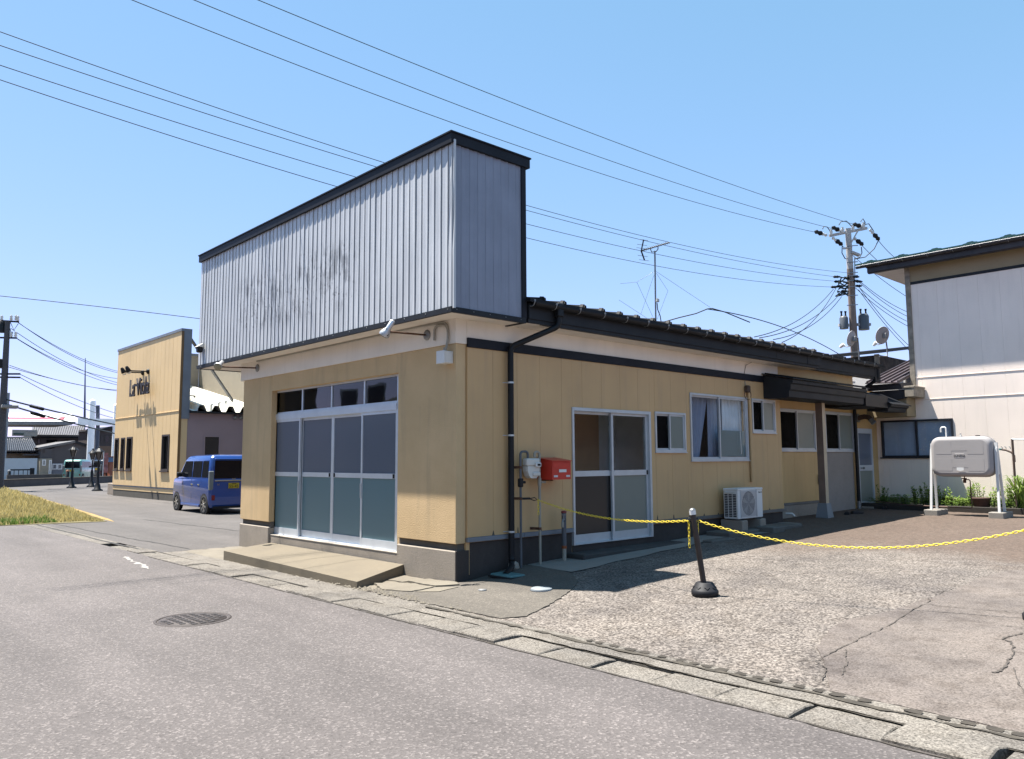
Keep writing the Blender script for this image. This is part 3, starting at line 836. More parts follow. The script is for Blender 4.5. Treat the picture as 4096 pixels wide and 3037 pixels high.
while yj < 8.3:
    if not (2.15 < yj < 4.2):
        h_ = rgm.uniform(.03, .10); w_ = rgm.uniform(.012, .03)
        MB().add([(XW + .0012, yj - w_, .586), (XW + .0012, yj + w_, .586), (XW + .0012, yj + .004, .586 + h_), (XW + .0012, yj - .004, .586 + h_)], [(0, 1, 2, 3)]).build('moss_mark', MOSS, swall)
    yj += .4545
piece('upper_wall', CREAM, (-0.08, 0.165, 3.228), (XW - .002, 8.43, 3.469), c=.002)
piece('upper_wall', SIDING2, (-0.08, 8.432, 3.02), (0.0, 12.0, 3.56), c=.002)
piece('wall_band', NAVY, (XW - .02, 0.165, 3.10), (XW + .022, 8.0, 3.228), c=.004)
LB = M('pale_blue_moulding', (0.36, 0.39, 0.44), .6, var=.1, vs=3)
BM = M('stained_moulding', (0.33, 0.30, 0.27), .8, var=.2, vs=3)
m = MB(); m.cbox((-.02, 0.165, 0.522), (XW + .018, 1.18, 0.583), .005); m.build('base_moulding', LB, shop)
m = MB(); m.cbox((-.02, 1.186, 0.522), (XW + .018, 2.215, 0.583), .005); m.build('base_moulding', LB, shop)
m = MB(); m.cbox((-.02, 4.14, 0.525), (XW + .012, 7.0, 0.583), .005); m.build('base_moulding', BM, shop)
m = MB(); m.cbox((-.02, 7.006, 0.525), (XW + .012, 8.55, 0.583), .005); m.build('base_moulding', BM, shop)
DAMP = mat_concrete('damp_concrete', (0.13, 0.108, 0.10), (0.065, 0.053, 0.048), stain=.7)
piece('foundation', DAMP, (-0.2, 0.22, -0.3), (0.006, 2.20, 0.52), c=.008)
piece('foundation', DAMP, (-0.2, 4.13, -0.3), (0.006, 8.45, 0.523), c=.008)
piece('foundation', DAMP, (-0.2, 2.20, -0.3), (0.02, 4.13, 0.328), c=.006)
piece('foundation', DAMP, (-0.02, -0.001, -0.3), (0.006, 0.219, 0.42), c=.002)
dst = empty('door_step', (0.3, 3.3, 0.15), 'dark thin concrete slab lying as a step below the side sliding door', 'step')
MB().cbox((0.035, 2.02, 0.10), (0.40, 4.55, 0.235), .012).build('slab', mat_concrete('dark_wet_concrete', (0.13, 0.125, 0.12), (0.09, 0.085, 0.08)), dst)

# window in a wall facing +x
def slider(name, y0, z0, y1, z1, X, parent, left, right, fw=.035, open_left=False, col=ALUD, sill=True):
    m = MB()
    m.box((X - .06, y0, z0), (X + .022, y0 + fw, z1)); m.box((X - .06, y1 - fw, z0), (X + .022, y1, z1))
    m.box((X - .06, y0 + fw, z0), (X + .022, y1 - fw, z0 + fw)); m.box((X - .06, y0 + fw, z1 - fw), (X + .022, y1 - fw, z1))
    o = m.build(name, col, parent)
    ym = (y0 + y1) / 2; s = .03
    for (a, b, xx, gm) in ((y0 + fw, ym + .01, X - .035, left), (ym - .02, y1 - fw, X - .008, right)):
        q = MB()
        q.box((xx - .012, a, z0 + fw), (xx + .012, a + s, z1 - fw)); q.box((xx - .012, b - s, z0 + fw), (xx + .012, b, z1 - fw))
        q.box((xx - .011, a + s, z0 + fw), (xx + .011, b - s, z0 + fw + s)); q.box((xx - .011, a + s, z1 - fw - s), (xx + .011, b - s, z1 - fw))
        q.build('sash', col, o)
        MB().box((xx - .003, a + s, z0 + fw + s), (xx + .003, b - s, z1 - fw - s)).build('pane', gm, o)
    if sill:
        MB().box((X - .02, y0 - .012, z0 - .016), (X + .035, y1 + .012, z0 - .001)).build('sill', col, o)
    return o
w1 = slider('window', *W1, XW, shop, SCREEN, FROSTG)
w2 = slider('window', *W2, XW, shop, glass_mat('screened_glass', (0.72, 0.74, 0.78), 0.3, 0.25), GLASS)
w3 = slider('window', *W3, XW, shop, SCREEN, FROSTG)
# lower half of the big window's right leaf is frosted from inside
ym = (W2[0] + W2[2]) / 2
MB().box((XW - .030, ym + .02, W2[1] + .07), (XW - .026, W2[2] - .07, W2[1] + .62 * .9)).build('frosted_film', FROST, w2)
MB().tube([(XW + .03, ym + .62, W2[3] - .09), (XW + .03, ym + .66, W2[1] + .12)], .006, 6).build('latch_rod', WHITEP, w2)
# curtains behind the big window
def curtain(y0, y1, z0, z1, X, lean):
    m = MB(); n = 36; vs = []
    for j, t in enumerate((0, .25, .5, .75, 1)):
        for i in range(n + 1):
            u = i / n
            a = y0; b = y1 - lean * (1 - t) ** 1.0
            y = a + (b - a) * u
            vs.append((X + .035 * math.sin(u * 38 + j * .12) * (.6 + .4 * u), y, z0 + (z1 - z0) * t))
    m.add(vs, [(j*(n+1)+i, j*(n+1)+i+1, (j+1)*(n+1)+i+1, (j+1)*(n+1)+i) for j in range(4) for i in range(n)], True)
    return m.build('curtain', CURT, w2)
curtain(W2[0] - .15, W2[0] + .82, W2[1] - .05, W2[3], -0.16, 0.33)
curtain(W2[0] + .84, ym + .45, W2[1] - .05, W2[3], -0.17, -0.10)
curtain(ym + .30, W2[2] + .1, W2[1] + .35, W2[3], -0.12, 0)
# side sliding door
def xsash(y0, y1, X, z0, z1, zr, up_, lo_, hs):
    m = MB(); st = .045; d = .035
    m.box((X, y0, z0), (X + d, y0 + st, z1)); m.box((X, y1 - st, z0), (X + d, y1, z1))
    m.box((X + .002, y0 + st, z0), (X + d - .002, y1 - st, z0 + .125)); m.box((X + .002, y0 + st, z1 - .04), (X + d - .002, y1 - st, z1))
    m.box((X + .002, y0 + st, zr), (X + d + .003, y1 - st, zr + .085))
    o = m.build('sliding_door', ALUD, shop)
    MB().box((X + .014, y0 + st, zr + .085), (X + .02, y1 - st, z1 - .04)).build('upper_pane', up_, o)
    MB().box((X + .014, y0 + st, z0 + .125), (X + .02, y1 - st, zr)).build('lower_pane', lo_, o)
    hy = y0 + .012 if hs < 0 else y1 - .045
    MB().box((X + d + .003, hy, zr + .006), (X + d + .007, hy + .035, zr + .079)).build('finger_pull', DARK, o)
m = MB()
m.box((-.09, DOOR[0] - .02, DOOR[1]), (XW + .02, DOOR[0] + .02, DOOR[3])); m.box((-.09, DOOR[2] - .05, DOOR[1]), (XW + .02, DOOR[2], DOOR[3]))
m.box((-.09, DOOR[0] + .02, DOOR[3] - .05), (XW + .02, DOOR[2] - .05, DOOR[3])); m.box((-.09, DOOR[0] + .02, DOOR[1]), (XW + .02, DOOR[2] - .05, DOOR[1] + .012))
m.build('side_door_frame', ALUD, shop)
xsash(DOOR[0] + .02, 3.215, -.075, .342, DOOR[3] - .05, 1.335, GLASS, FROSTK, -1)
xsash(3.145, DOOR[2] - .05, -.030, .342, DOOR[3] - .05, 1.335, GLASS, FROSTG, 1)

# --- recessed rear part with two windows under the awning (plane x = -0.40)
XR = -0.40
W4 = yz_rect((3112, 1633), (3264, 1805), XR); W5 = yz_rect((3296, 1645), (3417, 1806), XR)
m = MB()
rop = [W4, W5]
YE = 14.2
for a, z0, b, z1 in cells(8.44, 12.75, 0.2, 3.3, rop): m.box((XR - .12, a, z0), (XR - .026, b, z1))
for a, z0, b, z1 in cells(12.75, YE, 0.2, 3.3, [(12.98, .42, 13.85, 2.32)]): m.box((XR - .12, a, z0), (XR - .026, b, z1))
rwall = m.build('rear_wall', SIDING2, shop)
ymid = W4[2] + .14
boards(rwall, XR, 8.44, ymid, 0.64, 3.05, rop, 0.4545, SIDING2)
boards(rwall, XR, ymid + .002, 12.74, W5[1] - .012, 3.05, rop, 1.3, SIDING2)
GMORT = mat_concrete('grey_mortar', (0.60, 0.55, 0.51), (0.50, 0.455, 0.425), stain=.25)
piece('mortar_panel', GMORT, (XR - .024, ymid + .002, 0.2), (XR - .004, 12.74, W5[1] - .014), rwall, .004)
boards(rwall, XR, 12.75, YE, 0.3, 3.2, [(12.98, .42, 13.85, 2.32)], 1.5, SIDING2)
piece('return_wall', SIDING2, (XR - .02, 8.432, 0.55), (XW, 8.47, 3.3), shop, .003)
piece('foundation', BASEC, (XR - .2, 8.45, -.2), (XR + .012, ymid, 0.585), c=.008)
piece('base_moulding', BM, (XR - .02, 8.48, 0.587), (XR + .022, ymid, 0.638), c=.004)
slider('window', *W4, XR, shop, SCREEN, FROSTG)
slider('window', *W5, XR, shop, SCREEN, FROSTG)
m = MB(); m.tube([(XR + .02, W4[2] + .10, 1.15), (XR + .02, W4[2] + .10, .6)], .012, 6); m.cbox((XR, W4[2] + .03, 1.0), (XR + .08, W4[2] + .16, 1.22), .015)
m.build('socket_box', PVC, shop)
# back door
m = MB()
m.box((XR - .05, 12.98, .42), (XR + .02, 13.04, 2.32)); m.box((XR - .05, 13.79, .42), (XR + .02, 13.85, 2.32)); m.box((XR - .05, 13.04, 2.20), (XR + .02, 13.79, 2.32)); m.box((XR - .05, 13.04, .42), (XR + .02, 13.79, .52))
m.box((XR - .045, 13.04, 1.27), (XR + .015, 13.79, 1.41))
bd = m.build('back_door', ALU, shop)
MB().box((XR - .01, 13.04, 1.41), (XR - .004, 13.79, 2.2)).build('upper_pane', FROSTB, bd)
MB().box((XR - .01, 13.04, .52), (XR - .004, 13.79, 1.27)).build('lower_pane', FROSTG, bd)
m = MB(); m.lathe((XR + .015, 13.12, 1.34), [(.012, 0), (.012, .04), (.028, .05), (.028, .085), (.01, .095)], 12, (1, 0, 0)); m.build('door_knob', STEEL, bd)
piece('back_step', BASEC, (XR + .02, 12.9, 0.2), (XR + .35, 13.95, 0.415), shop, .01)
# awning over the recess
m = MB()
AY0, AY1 = 7.82, 11.2
def prof_y(y, ex=0):
    return [(XW + .005, y, 3.25), (.66, y, 3.115), (.66, y, 3.05), (.625, y, 3.03), (.61, y, 2.93), (.58, y, 2.90), (.575, y, 2.785), (.53, y, 2.765), (XW + .005, y, 2.78)]
m.loft([prof_y(AY0), prof_y(AY1)])
aw = m.build('awning', CHAR, shop)
m = MB(); m.box((XW, AY0 - .03, 3.255), (.69, AY1 + .05, 3.262)); 
m = MB(); m.add([(XW, AY0 - .04, 3.262), (.70, AY0 - .04, 3.122), (.70, AY1 + .05, 3.122), (XW, AY1 + .05, 3.262), (XW, AY0 - .04, 3.285), (.70, AY0 - .04, 3.145), (.70, AY1 + .05, 3.145), (XW, AY1 + .05, 3.285)], [(0,3,2,1),(4,5,6,7),(0,1,5,4),(1,2,6,5),(2,3,7,6),(3,0,4,7)])
m.build('awning_roof', ROOFM, aw)
for i in range(8):
    y = AY0 + .1 + i * .44
    MB().bar((XW, y, 3.295), (.70, y, 3.155), .03, .022).build('roof_rib', ROOFM, aw)
MB().box((XR - .02, AY0 + .02, 3.0), (XW + .004, AY1, 3.02)).build('awning_ceiling', CREAM, aw)
PC = (0.15, 9.97)
pz = yard_z(*PC)
m = MB(); m.box((PC[0] - .075, PC[1] - .070, pz + .2), (PC[0] + .075, PC[1] - .066, 2.79)); pf = m.build('post_face', BROWNP, shop)  # front face is a darker brown sheet than the rest of the post
m = MB(); m.box((PC[0] - .075, PC[1] - .0655, pz + .2), (PC[0] + .075, PC[1] + .07, 2.79)); post = m.build('awning_post', TANP, shop)
m = MB(); m.loft([[(PC[0] + a * s, PC[1] + b * s, z) for a, b in ((-1, -1), (1, -1), (1, 1), (-1, 1))] for s, z in ((.14, pz - .05), (.135, pz + .02), (.095, pz + .30), (.085, pz + .305))])
m.build('post_foot', M('blue_grey_paint', (0.40, 0.44, 0.48), .6), post)

# --- roof, fascia, gutter, downpipes
RX0, RZ0, RX1, RZ1 = 0.50, 3.80, -3.9, 4.62
m = MB()
def slab(m, y0, y1, x0, z0, x1, z1, th=.05):
    m.add([(x0,y0,z0-th),(x1,y0,z1-th),(x1,y1,z1-th),(x0,y1,z0-th),(x0,y0,z0),(x1,y0,z1),(x1,y1,z1),(x0,y1,z0)], [(0,3,2,1),(4,5,6,7),(0,1,5,4),(1,2,6,5),(2,3,7,6),(3,0,4,7)])
slab(m, 0.9, 9.55, RX0, RZ0, RX1, RZ1); slab(m, 0.9, 9.55, -8.3, RZ0, RX1, RZ1)
roof = m.build('roof', ROOFM, shop)
MB().prism([(0.35, 9.55, 3.6), (-7.6, 9.55, 3.6), (RX1, 9.55, RZ1 - .05)], (0, .03, 0)).build('roof_gable', CHAR, roof)
rib = None
for i in range(20):
    y = 1.17 + i * .421
    if y > 9.5: break
    mm = MB()
    sl_ = (RZ1 - RZ0) / (RX1 - RX0)
    for x in (RX0 + .01,):
        a = [(x, y - .022, RZ0), (x, y - .012, RZ0 + .035), (x, y + .012, RZ0 + .035), (x, y + .022, RZ0)]
        b = [(RX1, q[1], q[2] + RZ1 - RZ0) for q in a]
        mm.loft([a, b])
        mm.prism([(x - .03, y - .042, RZ0 + .005), (x - .03, y - .012, RZ0 + .055), (x - .03, y + .012, RZ0 + .055), (x - .03, y + .042, RZ0 + .005)], (-.06, 0, -.06 * sl_))
    mm.build('roof_rib', ROOFM, roof)
m = MB()
m.box((.36, .95, 3.53), (.42, 9.52, 3.745)); m.box((.32, .95, 3.475), (.40, 9.52, 3.53))
fas = m.build('fascia', CHAR, shop)
MB().box((.418, 8.95, 3.528), (.426, 9.535, 3.75)).build('fascia_joint', CHAR, fas)
MB().box((.421, 7.69, 3.53), (.4235, 7.70, 3.74)).build('fascia_seam', DARK, fas)
MB().box((XW - .002, .95, 3.469), (.33, 9.5, 3.476)).build('eave_soffit', CREAM, shop)
m = MB(); m.box((-7.9, SY1, 3.44), (-7.84, 9.5, 3.74)); m.build('fascia', CHAR, shop)
MB().box((-7.84, SY1, 3.47), (-6.5, 9.5, 3.476)).build('eave_soffit', CREAM, shop)
def gutter(y0, y1, x, z, name='rain_gutter', r=.058):
    m = MB(); n = 10; prof = []
    for k in range(n + 1):
        a = math.pi * k / n
        prof.append((x - r * math.cos(a), z - r * math.sin(a)))
    inner = [(x + (px_ - x) * .93, z + (pz_ - z) * .93) for px_, pz_ in prof][::-1]
    ring = prof + inner
    m.loft([[(a, y0, b) for a, b in ring], [(a, y1, b) for a, b in ring]], True, False)
    return m.build(name, BLACK, shop)
gt = gutter(.97, 9.45, .49, 3.745)
for y in (0.93, 1.36, 1.86, 2.40, 2.93, 3.46, 3.99, 4.52, 5.09, 5.64, 6.15, 6.72, 7.26, 7.80, 8.385, 8.9, 9.4):
    m = MB(); pts = [(.49 - .062 * math.cos(math.pi * k / 10), y, 3.748 - .062 * math.sin(math.pi * k / 10)) for k in range(3, 11)]
    pts += [(.552, y, 3.775)]
    m.tube(pts, .008, 5); m.lathe((.553, y, 3.755), [(.014, -.012), (.014, .012)], 8)
    m.build('gutter_bracket', STEEL, gt)
# second, lower eave over the rear
m = MB(); m.box((.14, 7.9, 3.54), (.20, 12.8, 3.76)); m.box((.10, 7.9, 3.485), (.18, 12.8, 3.54)); m.box((.145, 12.8, 3.42), (.205, 13.1, 3.79))
m.build('fascia', CHAR, shop)
MB().box((-.005, 9.55, 3.50), (.11, 12.8, 3.508)).build('eave_soffit', CREAM, shop)
m = MB(); slab(m, 9.6, 13.2, .30, 3.82, -3.9, 4.55); r2 = m.build('roof', ROOFM, shop)
for i in range(9): MB().bar((.30, 9.75 + i * .42, 3.835), (-3.9, 9.75 + i * .42, 4.565), .05, .05).build('roof_rib', ROOFM, r2)
g2 = gutter(9.6, 12.7, .27, 3.80)
for y in (9.75, 10.3, 10.85, 11.4, 11.95, 12.5):
    m = MB(); m.tube([(.27 - .062 * math.cos(math.pi * k / 10), y, 3.803 - .062 * math.sin(math.pi * k / 10)) for k in range(3, 11)] + [(.332, y, 3.83)], .008, 5); m.build('gutter_bracket', STEEL, g2)
def pipe(name, pts, r, mat, parent, n=12, bend=.07):
    P = [Vector(p) for p in pts]; out = [P[0]]
    for i in range(1, len(P) - 1):
        a = (P[i-1] - P[i]); b = (P[i+1] - P[i]); d = min(bend, a.length / 2, b.length / 2)
        s0 = P[i] + a.normalized() * d; s1 = P[i] + b.normalized() * d
        for t in (0, .25, .5, .75, 1): out.append(s0 * (1-t)**2 + P[i] * 2*t*(1-t) + s1 * t*t)
    out.append(P[-1])
    m = MB(); m.tube(out, r, n); return m.build(name, mat, parent)
DX = XW + .075
dp = pipe('downpipe', [(.47, 1.48, 3.70), (.47, 1.48, 3.47), (DX, .885, 3.16), (DX, .885, .27), (DX + .06, .84, .17), (.40, .50, .11)], .042, BLACK, shop)
MB().cbox((.42, 1.42, 3.60), (.53, 1.54, 3.80), .015).build('gutter_outlet', BLACK, dp)
for z in (2.66, 1.93, .62):
    m = MB(); m.lathe((DX, .885, z), [(.046, -.012), (.046, .012)], 14); m.tube([(DX - .04, .885, z), (XW, .80, z)], .006, 6); m.build('pipe_clamp', ALUD, dp)
DY2 = 12.78
dp2 = pipe('downpipe', [(.20, 12.95, 3.74), (.20, 12.95, 3.50), (XR + .07, DY2 + .03, 3.12), (XR + .07, DY2, 2.9), (XR + .07, DY2, .45)], .042, BLACK, shop)
m = MB(); m.tube([(XR + .07, DY2, .55), (XR + .07, DY2, .33)], .045, 10); m.build('pipe_foot', STEEL, dp2)
# wall light conduit of the air conditioner
k2 = crop(2500, 1500, 2.5417)
YP = on_x(2995, 1700, XW).y
cp_ = pipe('pipe_cover', [(XW + .03, YP - .02, 2.86), (XW + .035, YP, 2.6), (XW + .035, YP, 1.15)], .032, SIDING, shop, 10)
for z in (2.35, 1.72): MB().lathe((XW + .035, YP, z), [(.038, -.02), (.038, .02)], 10).build('pipe_joint', SIDING, cp_)
m = MB(); m.cbox((XW, YP - .13, 2.86), (XW + .09, YP - .02, 3.0), .02); m.tube([(XW + .05, YP - .08 + .12 * math.sin(t * .5), 2.80 - .10 * math.cos(t * .5) + .02) for t in range(13)], .008, 6)
m.build('cable_gland', BROWN, shop)
MB().tube([(XW + .008, YP - .09, 3.0), (XW + .008, YP - .10, 3.25), (XW + .008, YP - .04, 3.40), (XW + .05, YP + .1, 3.465)], .006, 6).build('cable', PVCB, shop)

# --- interior seen through the panes
MB().box((-6.45, .3, .25), (-.13, 12.3, .30)).build('interior_floor', INTF, shop)
MB().box((-6.5, .25, 3.38), (-.11, 12.4, 3.42)).build('interior_ceiling', INTW, shop)
m = MB(); m.box((-6.53, .2, -.1), (-6.43, 12.4, 3.46)); m.box((-6.43, 12.4, -.1), (-.5, 12.5, 3.46)); m.build('outer_wall', SIDING, shop)
m = MB(); m.box((-1.70, .6, .30), (-1.60, 5.2, 3.38)); m.box((-6.43, 5.2, .30), (-.12, 5.28, 3.38)); m.build('partition_wall', INTW, shop)
yb0 = on_x(2270, 1900, -1.58).y; yb1 = on_x(2396, 1900, -1.58).y
MB().cbox((-1.60, yb0 - .5, .30), (-1.56, yb1, 2.75), .01).build('interior_door', WOODB, shop)
MB().lathe((-1.56, yb0 + .05, 1.35), [(.01, 0), (.01, .03), (.03, .04), (.03, .06)], 10, (1, 0, 0)).build('door_knob', STEEL, shop)
m = MB(); m.box((-2.2, 7.6, .3), (-1.2, 8.4, 2.1)); m.build('cabinet', INTF, shop)

# ================================================================== FITTINGS ON THE SHOP
def flood(bpx, epx, aim, label):
    b = on_y(*bpx, -0.022); e = on_x(*epx, b.x)
    t = empty('floodlight', b, label, 'floodlight', 'floodlights on arms over the shop front')
    m = MB(); m.lathe((b.x, b.y + .01, b.z), [(.075, 0), (.075, -.025), (.05, -.04), (.02, -.045)][::1], 10, (0, 1, 0)); m.build('wall_bracket', STEEL, t)
    MB().tube([b, e], .013, 8).build('arm', RUST, t)
    a = Vector(aim).normalized(); h = e + Vector((0, -.03, .04))
    m = MB(); m.lathe(h - a * .10, [(.02, -.03), (.036, -.02), (.037, .10), (.04, .105)], 16, a); m.build('lamp_holder', M('satin_silver', (0.50, 0.51, 0.53), .35, .7, var=.04, k=.8), t)
    m = MB(); m.lathe(h - a * .10, [(.037, .105), (.05, .13), (.068, .165), (.074, .195), (.07, .21)], 18, a); m.build('reflector_bulb', M('frosted_silver', (0.45, 0.45, 0.46), .4, .5, var=.04, k=.8), t)
    MB().lathe(h - a * .10, [(.069, .211), (.05, .222), (.0, .228)], 18, a).build('lens', M('amber_lens', (0.50, 0.44, 0.28), .25), t)
    m = MB(); m.tube([e, e + Vector((.02, -.05, -.06)), e + Vector((-.02, -.10, -.02)), h - a * .1], .008, 6); m.build('cable', BLACK, t)
    return t
k4 = crop(1450, 1250, 4.951)
flood(k4(1285, 450), k4(545, 385), (-0.55, -0.25, -0.8), 'silver floodlight on a rusty arm next to the white junction box')
q4 = crop(750, 1400, 4.13)
flood(q4(1160, 300), q4(560, 280), (0.62, -0.62, -0.48), 'floodlight facing the street at the far left end of the shop front')
# junction box and conduits
jx0 = on_y(1748, 1420, -.15).x; jx1 = on_y(1778.5, 1420, -.15).x; jz1 = on_y(1778, 1402, -.15).z; jz0 = on_y(1778, 1451, -.15).z
t = empty('junction_box', ((jx0 + jx1) / 2, 0, jz0), 'white plastic junction box with two curved conduits under the beam', 'junction box')
MB().cbox((jx0, -.15, jz0), (jx1, -.001, jz1), .008).build('box', OFFW, t)
MB().cbox((jx0 - .004, -.162, jz0 - .004), (jx1 + .004, -.151, jz1 + .004), .004).build('lid', WHITEP, t)
xa = jx0 + .10; xb = jx1 - .07
def cond(pts, r=.016):
    return pipe('conduit', pts, r, PVCB, t, 10, .12)
cond([(xa, -.09, jz1), (xa, -.045, jz1 + .14), (xa, -.045, 3.40), (xa - .30, -.045, 3.42), (xa - .30, -.045, 3.22)])
cond([(xb, -.09, jz1), (xb, -.045, jz1 + .10), (xb, -.045, 3.44), (xb - .6, -.045, 3.455), (-5.9, -.045, 3.455)], .012)
m = MB(); m.lathe((xa, -.09, jz1), [(.024, 0), (.024, .05)], 10); m.lathe((xb, -.09, jz1), [(.024, 0), (.024, .05)], 10); m.build('gland', PVCB, t)
# dusk lamp on the sign box
p = on_y(803, 1395, SY0 - .01)
t = empty('security_lamp', p, 'small black lamp with pale hood at the lower left corner of the sign box', 'lamp')
MB().cbox((p.x, p.y - .10, p.z - .09), (p.x + .13, p.y, p.z + .03), .02).build('housing', BLACK, t)
MB().prism([(p.x - .03, p.y - .12, p.z + .02), (p.x - .03, p.y, p.z + .10), (p.x - .03, p.y, p.z + .02)], (.17, 0, 0)).build('hood', OFFW, t)

# gas meter
b3 = crop(2050, 1750, 3.0033)
XM = .17
G = lambda x, y, X=XM: on_x(*b3(x, y), X)
yg, yw = G(98, 700).y, G(328, 900).y
zt = G(98, 170).z; zm = G(185, 250).z
t = empty('gas_meter', (XM, (yg + yw) / 2, yard_z(.2, 1.2)), 'white gas meter hung between a grey and a beige pipe on the side wall', 'gas meter')
y1, y2 = G(183, 200).y, G(264, 200).y
pipe('inlet_pipe', [(XM, yg, yard_z(XM, yg) - .02), (XM, yg, zt), (XM, y1, zt + .0), (XM, y1, zm)], .017, PVC, t, 10, .05)
pipe('outlet_pipe', [(XM, yw, yard_z(XM, yw) - .02), (XM, yw, zt - .005), (XM, y2, zt - .005), (XM, y2, zm + .01)], .019, PVCB, t, 10, .05)
a, b = G(148, 252), G(303, 488)
m = MB(); m.cbox((XM - .06, a.y, a.z - .11), (XM + .06, b.y, a.z), .02)
m.loft([[(XM + sx * .05, a.y + .0 + (b.y - a.y) * u, z) for sx, u in ((-1, i0), (1, i0), (1, 1 - i0), (-1, 1 - i0))] for z, i0 in ((b.z, .30), (b.z + .03, .16), (b.z + .10, .04), (a.z - .11, .02))])
body = m.build('meter_body', OFFW, t)
MB().cbox((XM + .05, a.y + .10, a.z - .19), (XM + .075, b.y - .01, b.z + .03), .01).build('front_cover', OFFW, body)
m = MB(); m.cbox((XM + .06, b.y - .11, a.z - .12), (XM + .09, b.y - .01, a.z - .06), .008); dial = m.build('dial_window', WHITEP, body)
MB().box((XM + .0905, b.y - .09, a.z - .105), (XM + .092, b.y - .03, a.z - .075)).build('dial_glass', BLACK, dial)
m = MB(); m.cbox((XM - .03, yg - .035, G(98, 545).z - .06), (XM + .03, yg + .035, G(98, 545).z + .06), .012); m.tube([(XM, yg, G(98, 540).z), (XM + .02, yg + .07, G(98, 540).z)], .018, 8); m.build('stop_valve', BLACK, t)
m = MB(); m.tube([(XM, yw, G(320, 490).z), (XM, yw, G(320, 585).z)], .027, 10); m.tube([(XM, yw, G(320, 540).z), (XM + .01, yw + .11, G(320, 540).z)], .016, 8); m.build('pipe_tee', PVCB, t)
for yy, zz in ((yg, G(60, 360).z), (yg, G(60, 737).z), (yw, G(280, 1100).z), (yw, G(300, 355).z)):
    m = MB(); m.bar((XW, yy - .06, zz), (XM, yy, zz), .008, .035); m.lathe((XM, yy, zz), [(.024, -.018), (.024, .018)], 10); m.build('pipe_clamp', RUST, t)
zh = G(98, 737).z
m = MB(); m.bar((XM, yg, zh), (XM + .05, yg + .13, zh), .012, .03); m.tube([(XM + .05, yg + .13, zh), (XM + .07, yg + .2, zh + .012), (XM + .07, yg + .25, zh - .02), (XM + .06, yg + .2, zh - .03), (XM + .05, yg + .14, zh - .01)], .007, 6); m.build('chain_hook', BLACK, t)
HOOK = Vector((XM + .07, yg + .25, zh - .02))

# mailbox
mx = .34
y0 = on_x(*b3(478, 400), mx).y; y1 = on_x(*b3(700, 400), mx).y
z1 = on_x(*b3(590, 288), mx).z; z0 = on_x(*b3(590, 506), mx).z
t = empty('mailbox', (XW, (y0 + y1) / 2, z0), 'red metal mailbox with a white name plate beside the side door', 'mailbox')
m = MB(); m.add([(XW + .01, y0, z0), (mx, y0, z0), (mx, y1, z0), (XW + .01, y1, z0), (XW + .01, y0, z1 + .045), (mx, y0, z1), (mx, y1, z1), (XW + .01, y1, z1 + .045)], [(0,3,2,1),(4,5,6,7),(0,1,5,4),(1,2,6,5),(2,3,7,6),(3,0,4,7)]); m.build('body', RED, t)
m = MB(); m.add([(XW + .012, y0 - .012, z1 + .047), (mx + .02, y0 - .012, z1 + .002), (mx + .02, y1 + .012, z1 + .002), (XW + .012, y1 + .012, z1 + .047), (XW + .012, y0 - .012, z1 + .056), (mx + .02, y0 - .012, z1 + .011), (mx + .02, y1 + .012, z1 + .011), (XW + .012, y1 + .012, z1 + .056)], [(0,3,2,1),(4,5,6,7),(0,1,5,4),(1,2,6,5),(2,3,7,6),(3,0,4,7)]); m.build('lid', RED, t)
H_ = z1 - z0; ycn = (y0 + y1) / 2
m = MB(); m.cbox((mx, y0 + .015, z1 - H_ * .36), (mx + .006, y1 - .015, z1 - .02), .002); m.build('flap', RED, t)
MB().box((mx + .006, ycn - .06, z1 - H_ * .60), (mx + .009, ycn + .09, z1 - H_ * .44)).build('name_plate', WHITEP, t)
m = MB()
for yy in (ycn - .12, ycn + .13):
    m.cbox((mx, yy - .04, z0 + H_ * .13), (mx + .005, yy + .04, z0 + H_ * .24), .002)
m.build('lock_plate', ALUD, t)
m = MB(); m.bar((XW + .02, y0 + .06, z0 - .01), (mx - .05, y0 + .06, z0 - .01), .02, .015); m.build('bracket', RUST, t)

# standpipe tap
sx, sy = .20, on_x(*b3(620, 1200), .20).y
z0 = yard_z(sx, sy); zt = on_x(*b3(625, 900), .2).z
t = empty('water_standpipe', (sx, sy, z0), 'grey water standpipe with a brass tap in front of the side wall', 'standpipe')
MB().tube([(sx, sy, z0 + .19), (sx, sy, zt)], .034, 12).build('pipe', PVC, t)
MB().tube([(sx, sy, z0 - .03), (sx, sy, z0 + .19)], .030, 12).build('pipe_foot', PVCB, t)
MB().lathe((sx, sy, z0 + .18), [(.037, 0), (.037, .04)], 12).build('orange_band', M('orange_tape', (0.55, 0.14, 0.03), .6), t)
MB().lathe((sx, sy, zt - .01), [(.040, 0), (.040, .025), (.02, .035)], 12).build('cap', M('red_cap', (0.35, 0.04, 0.03), .5), t)
m = MB(); m.tube([(sx + .02, sy - .02, zt - .10), (sx + .06, sy - .07, zt - .09), (sx + .08, sy - .11, zt - .10), (sx + .085, sy - .12, zt - .17)], .014, 8); m.tube([(sx + .06, sy - .07, zt - .09), (sx + .06, sy - .07, zt - .035)], .008, 6); m.tube([(sx + .06, sy - .11, zt - .03), (sx + .06, sy - .03, zt - .03)], .007, 6)
m.build('tap', STEEL, t)
m = MB(); m.tube([(sx + .085, sy - .12, zt - .13), (sx + .085, sy - .12, zt - .20)], .02, 8); m.build('spout_tip', PVCB, t)
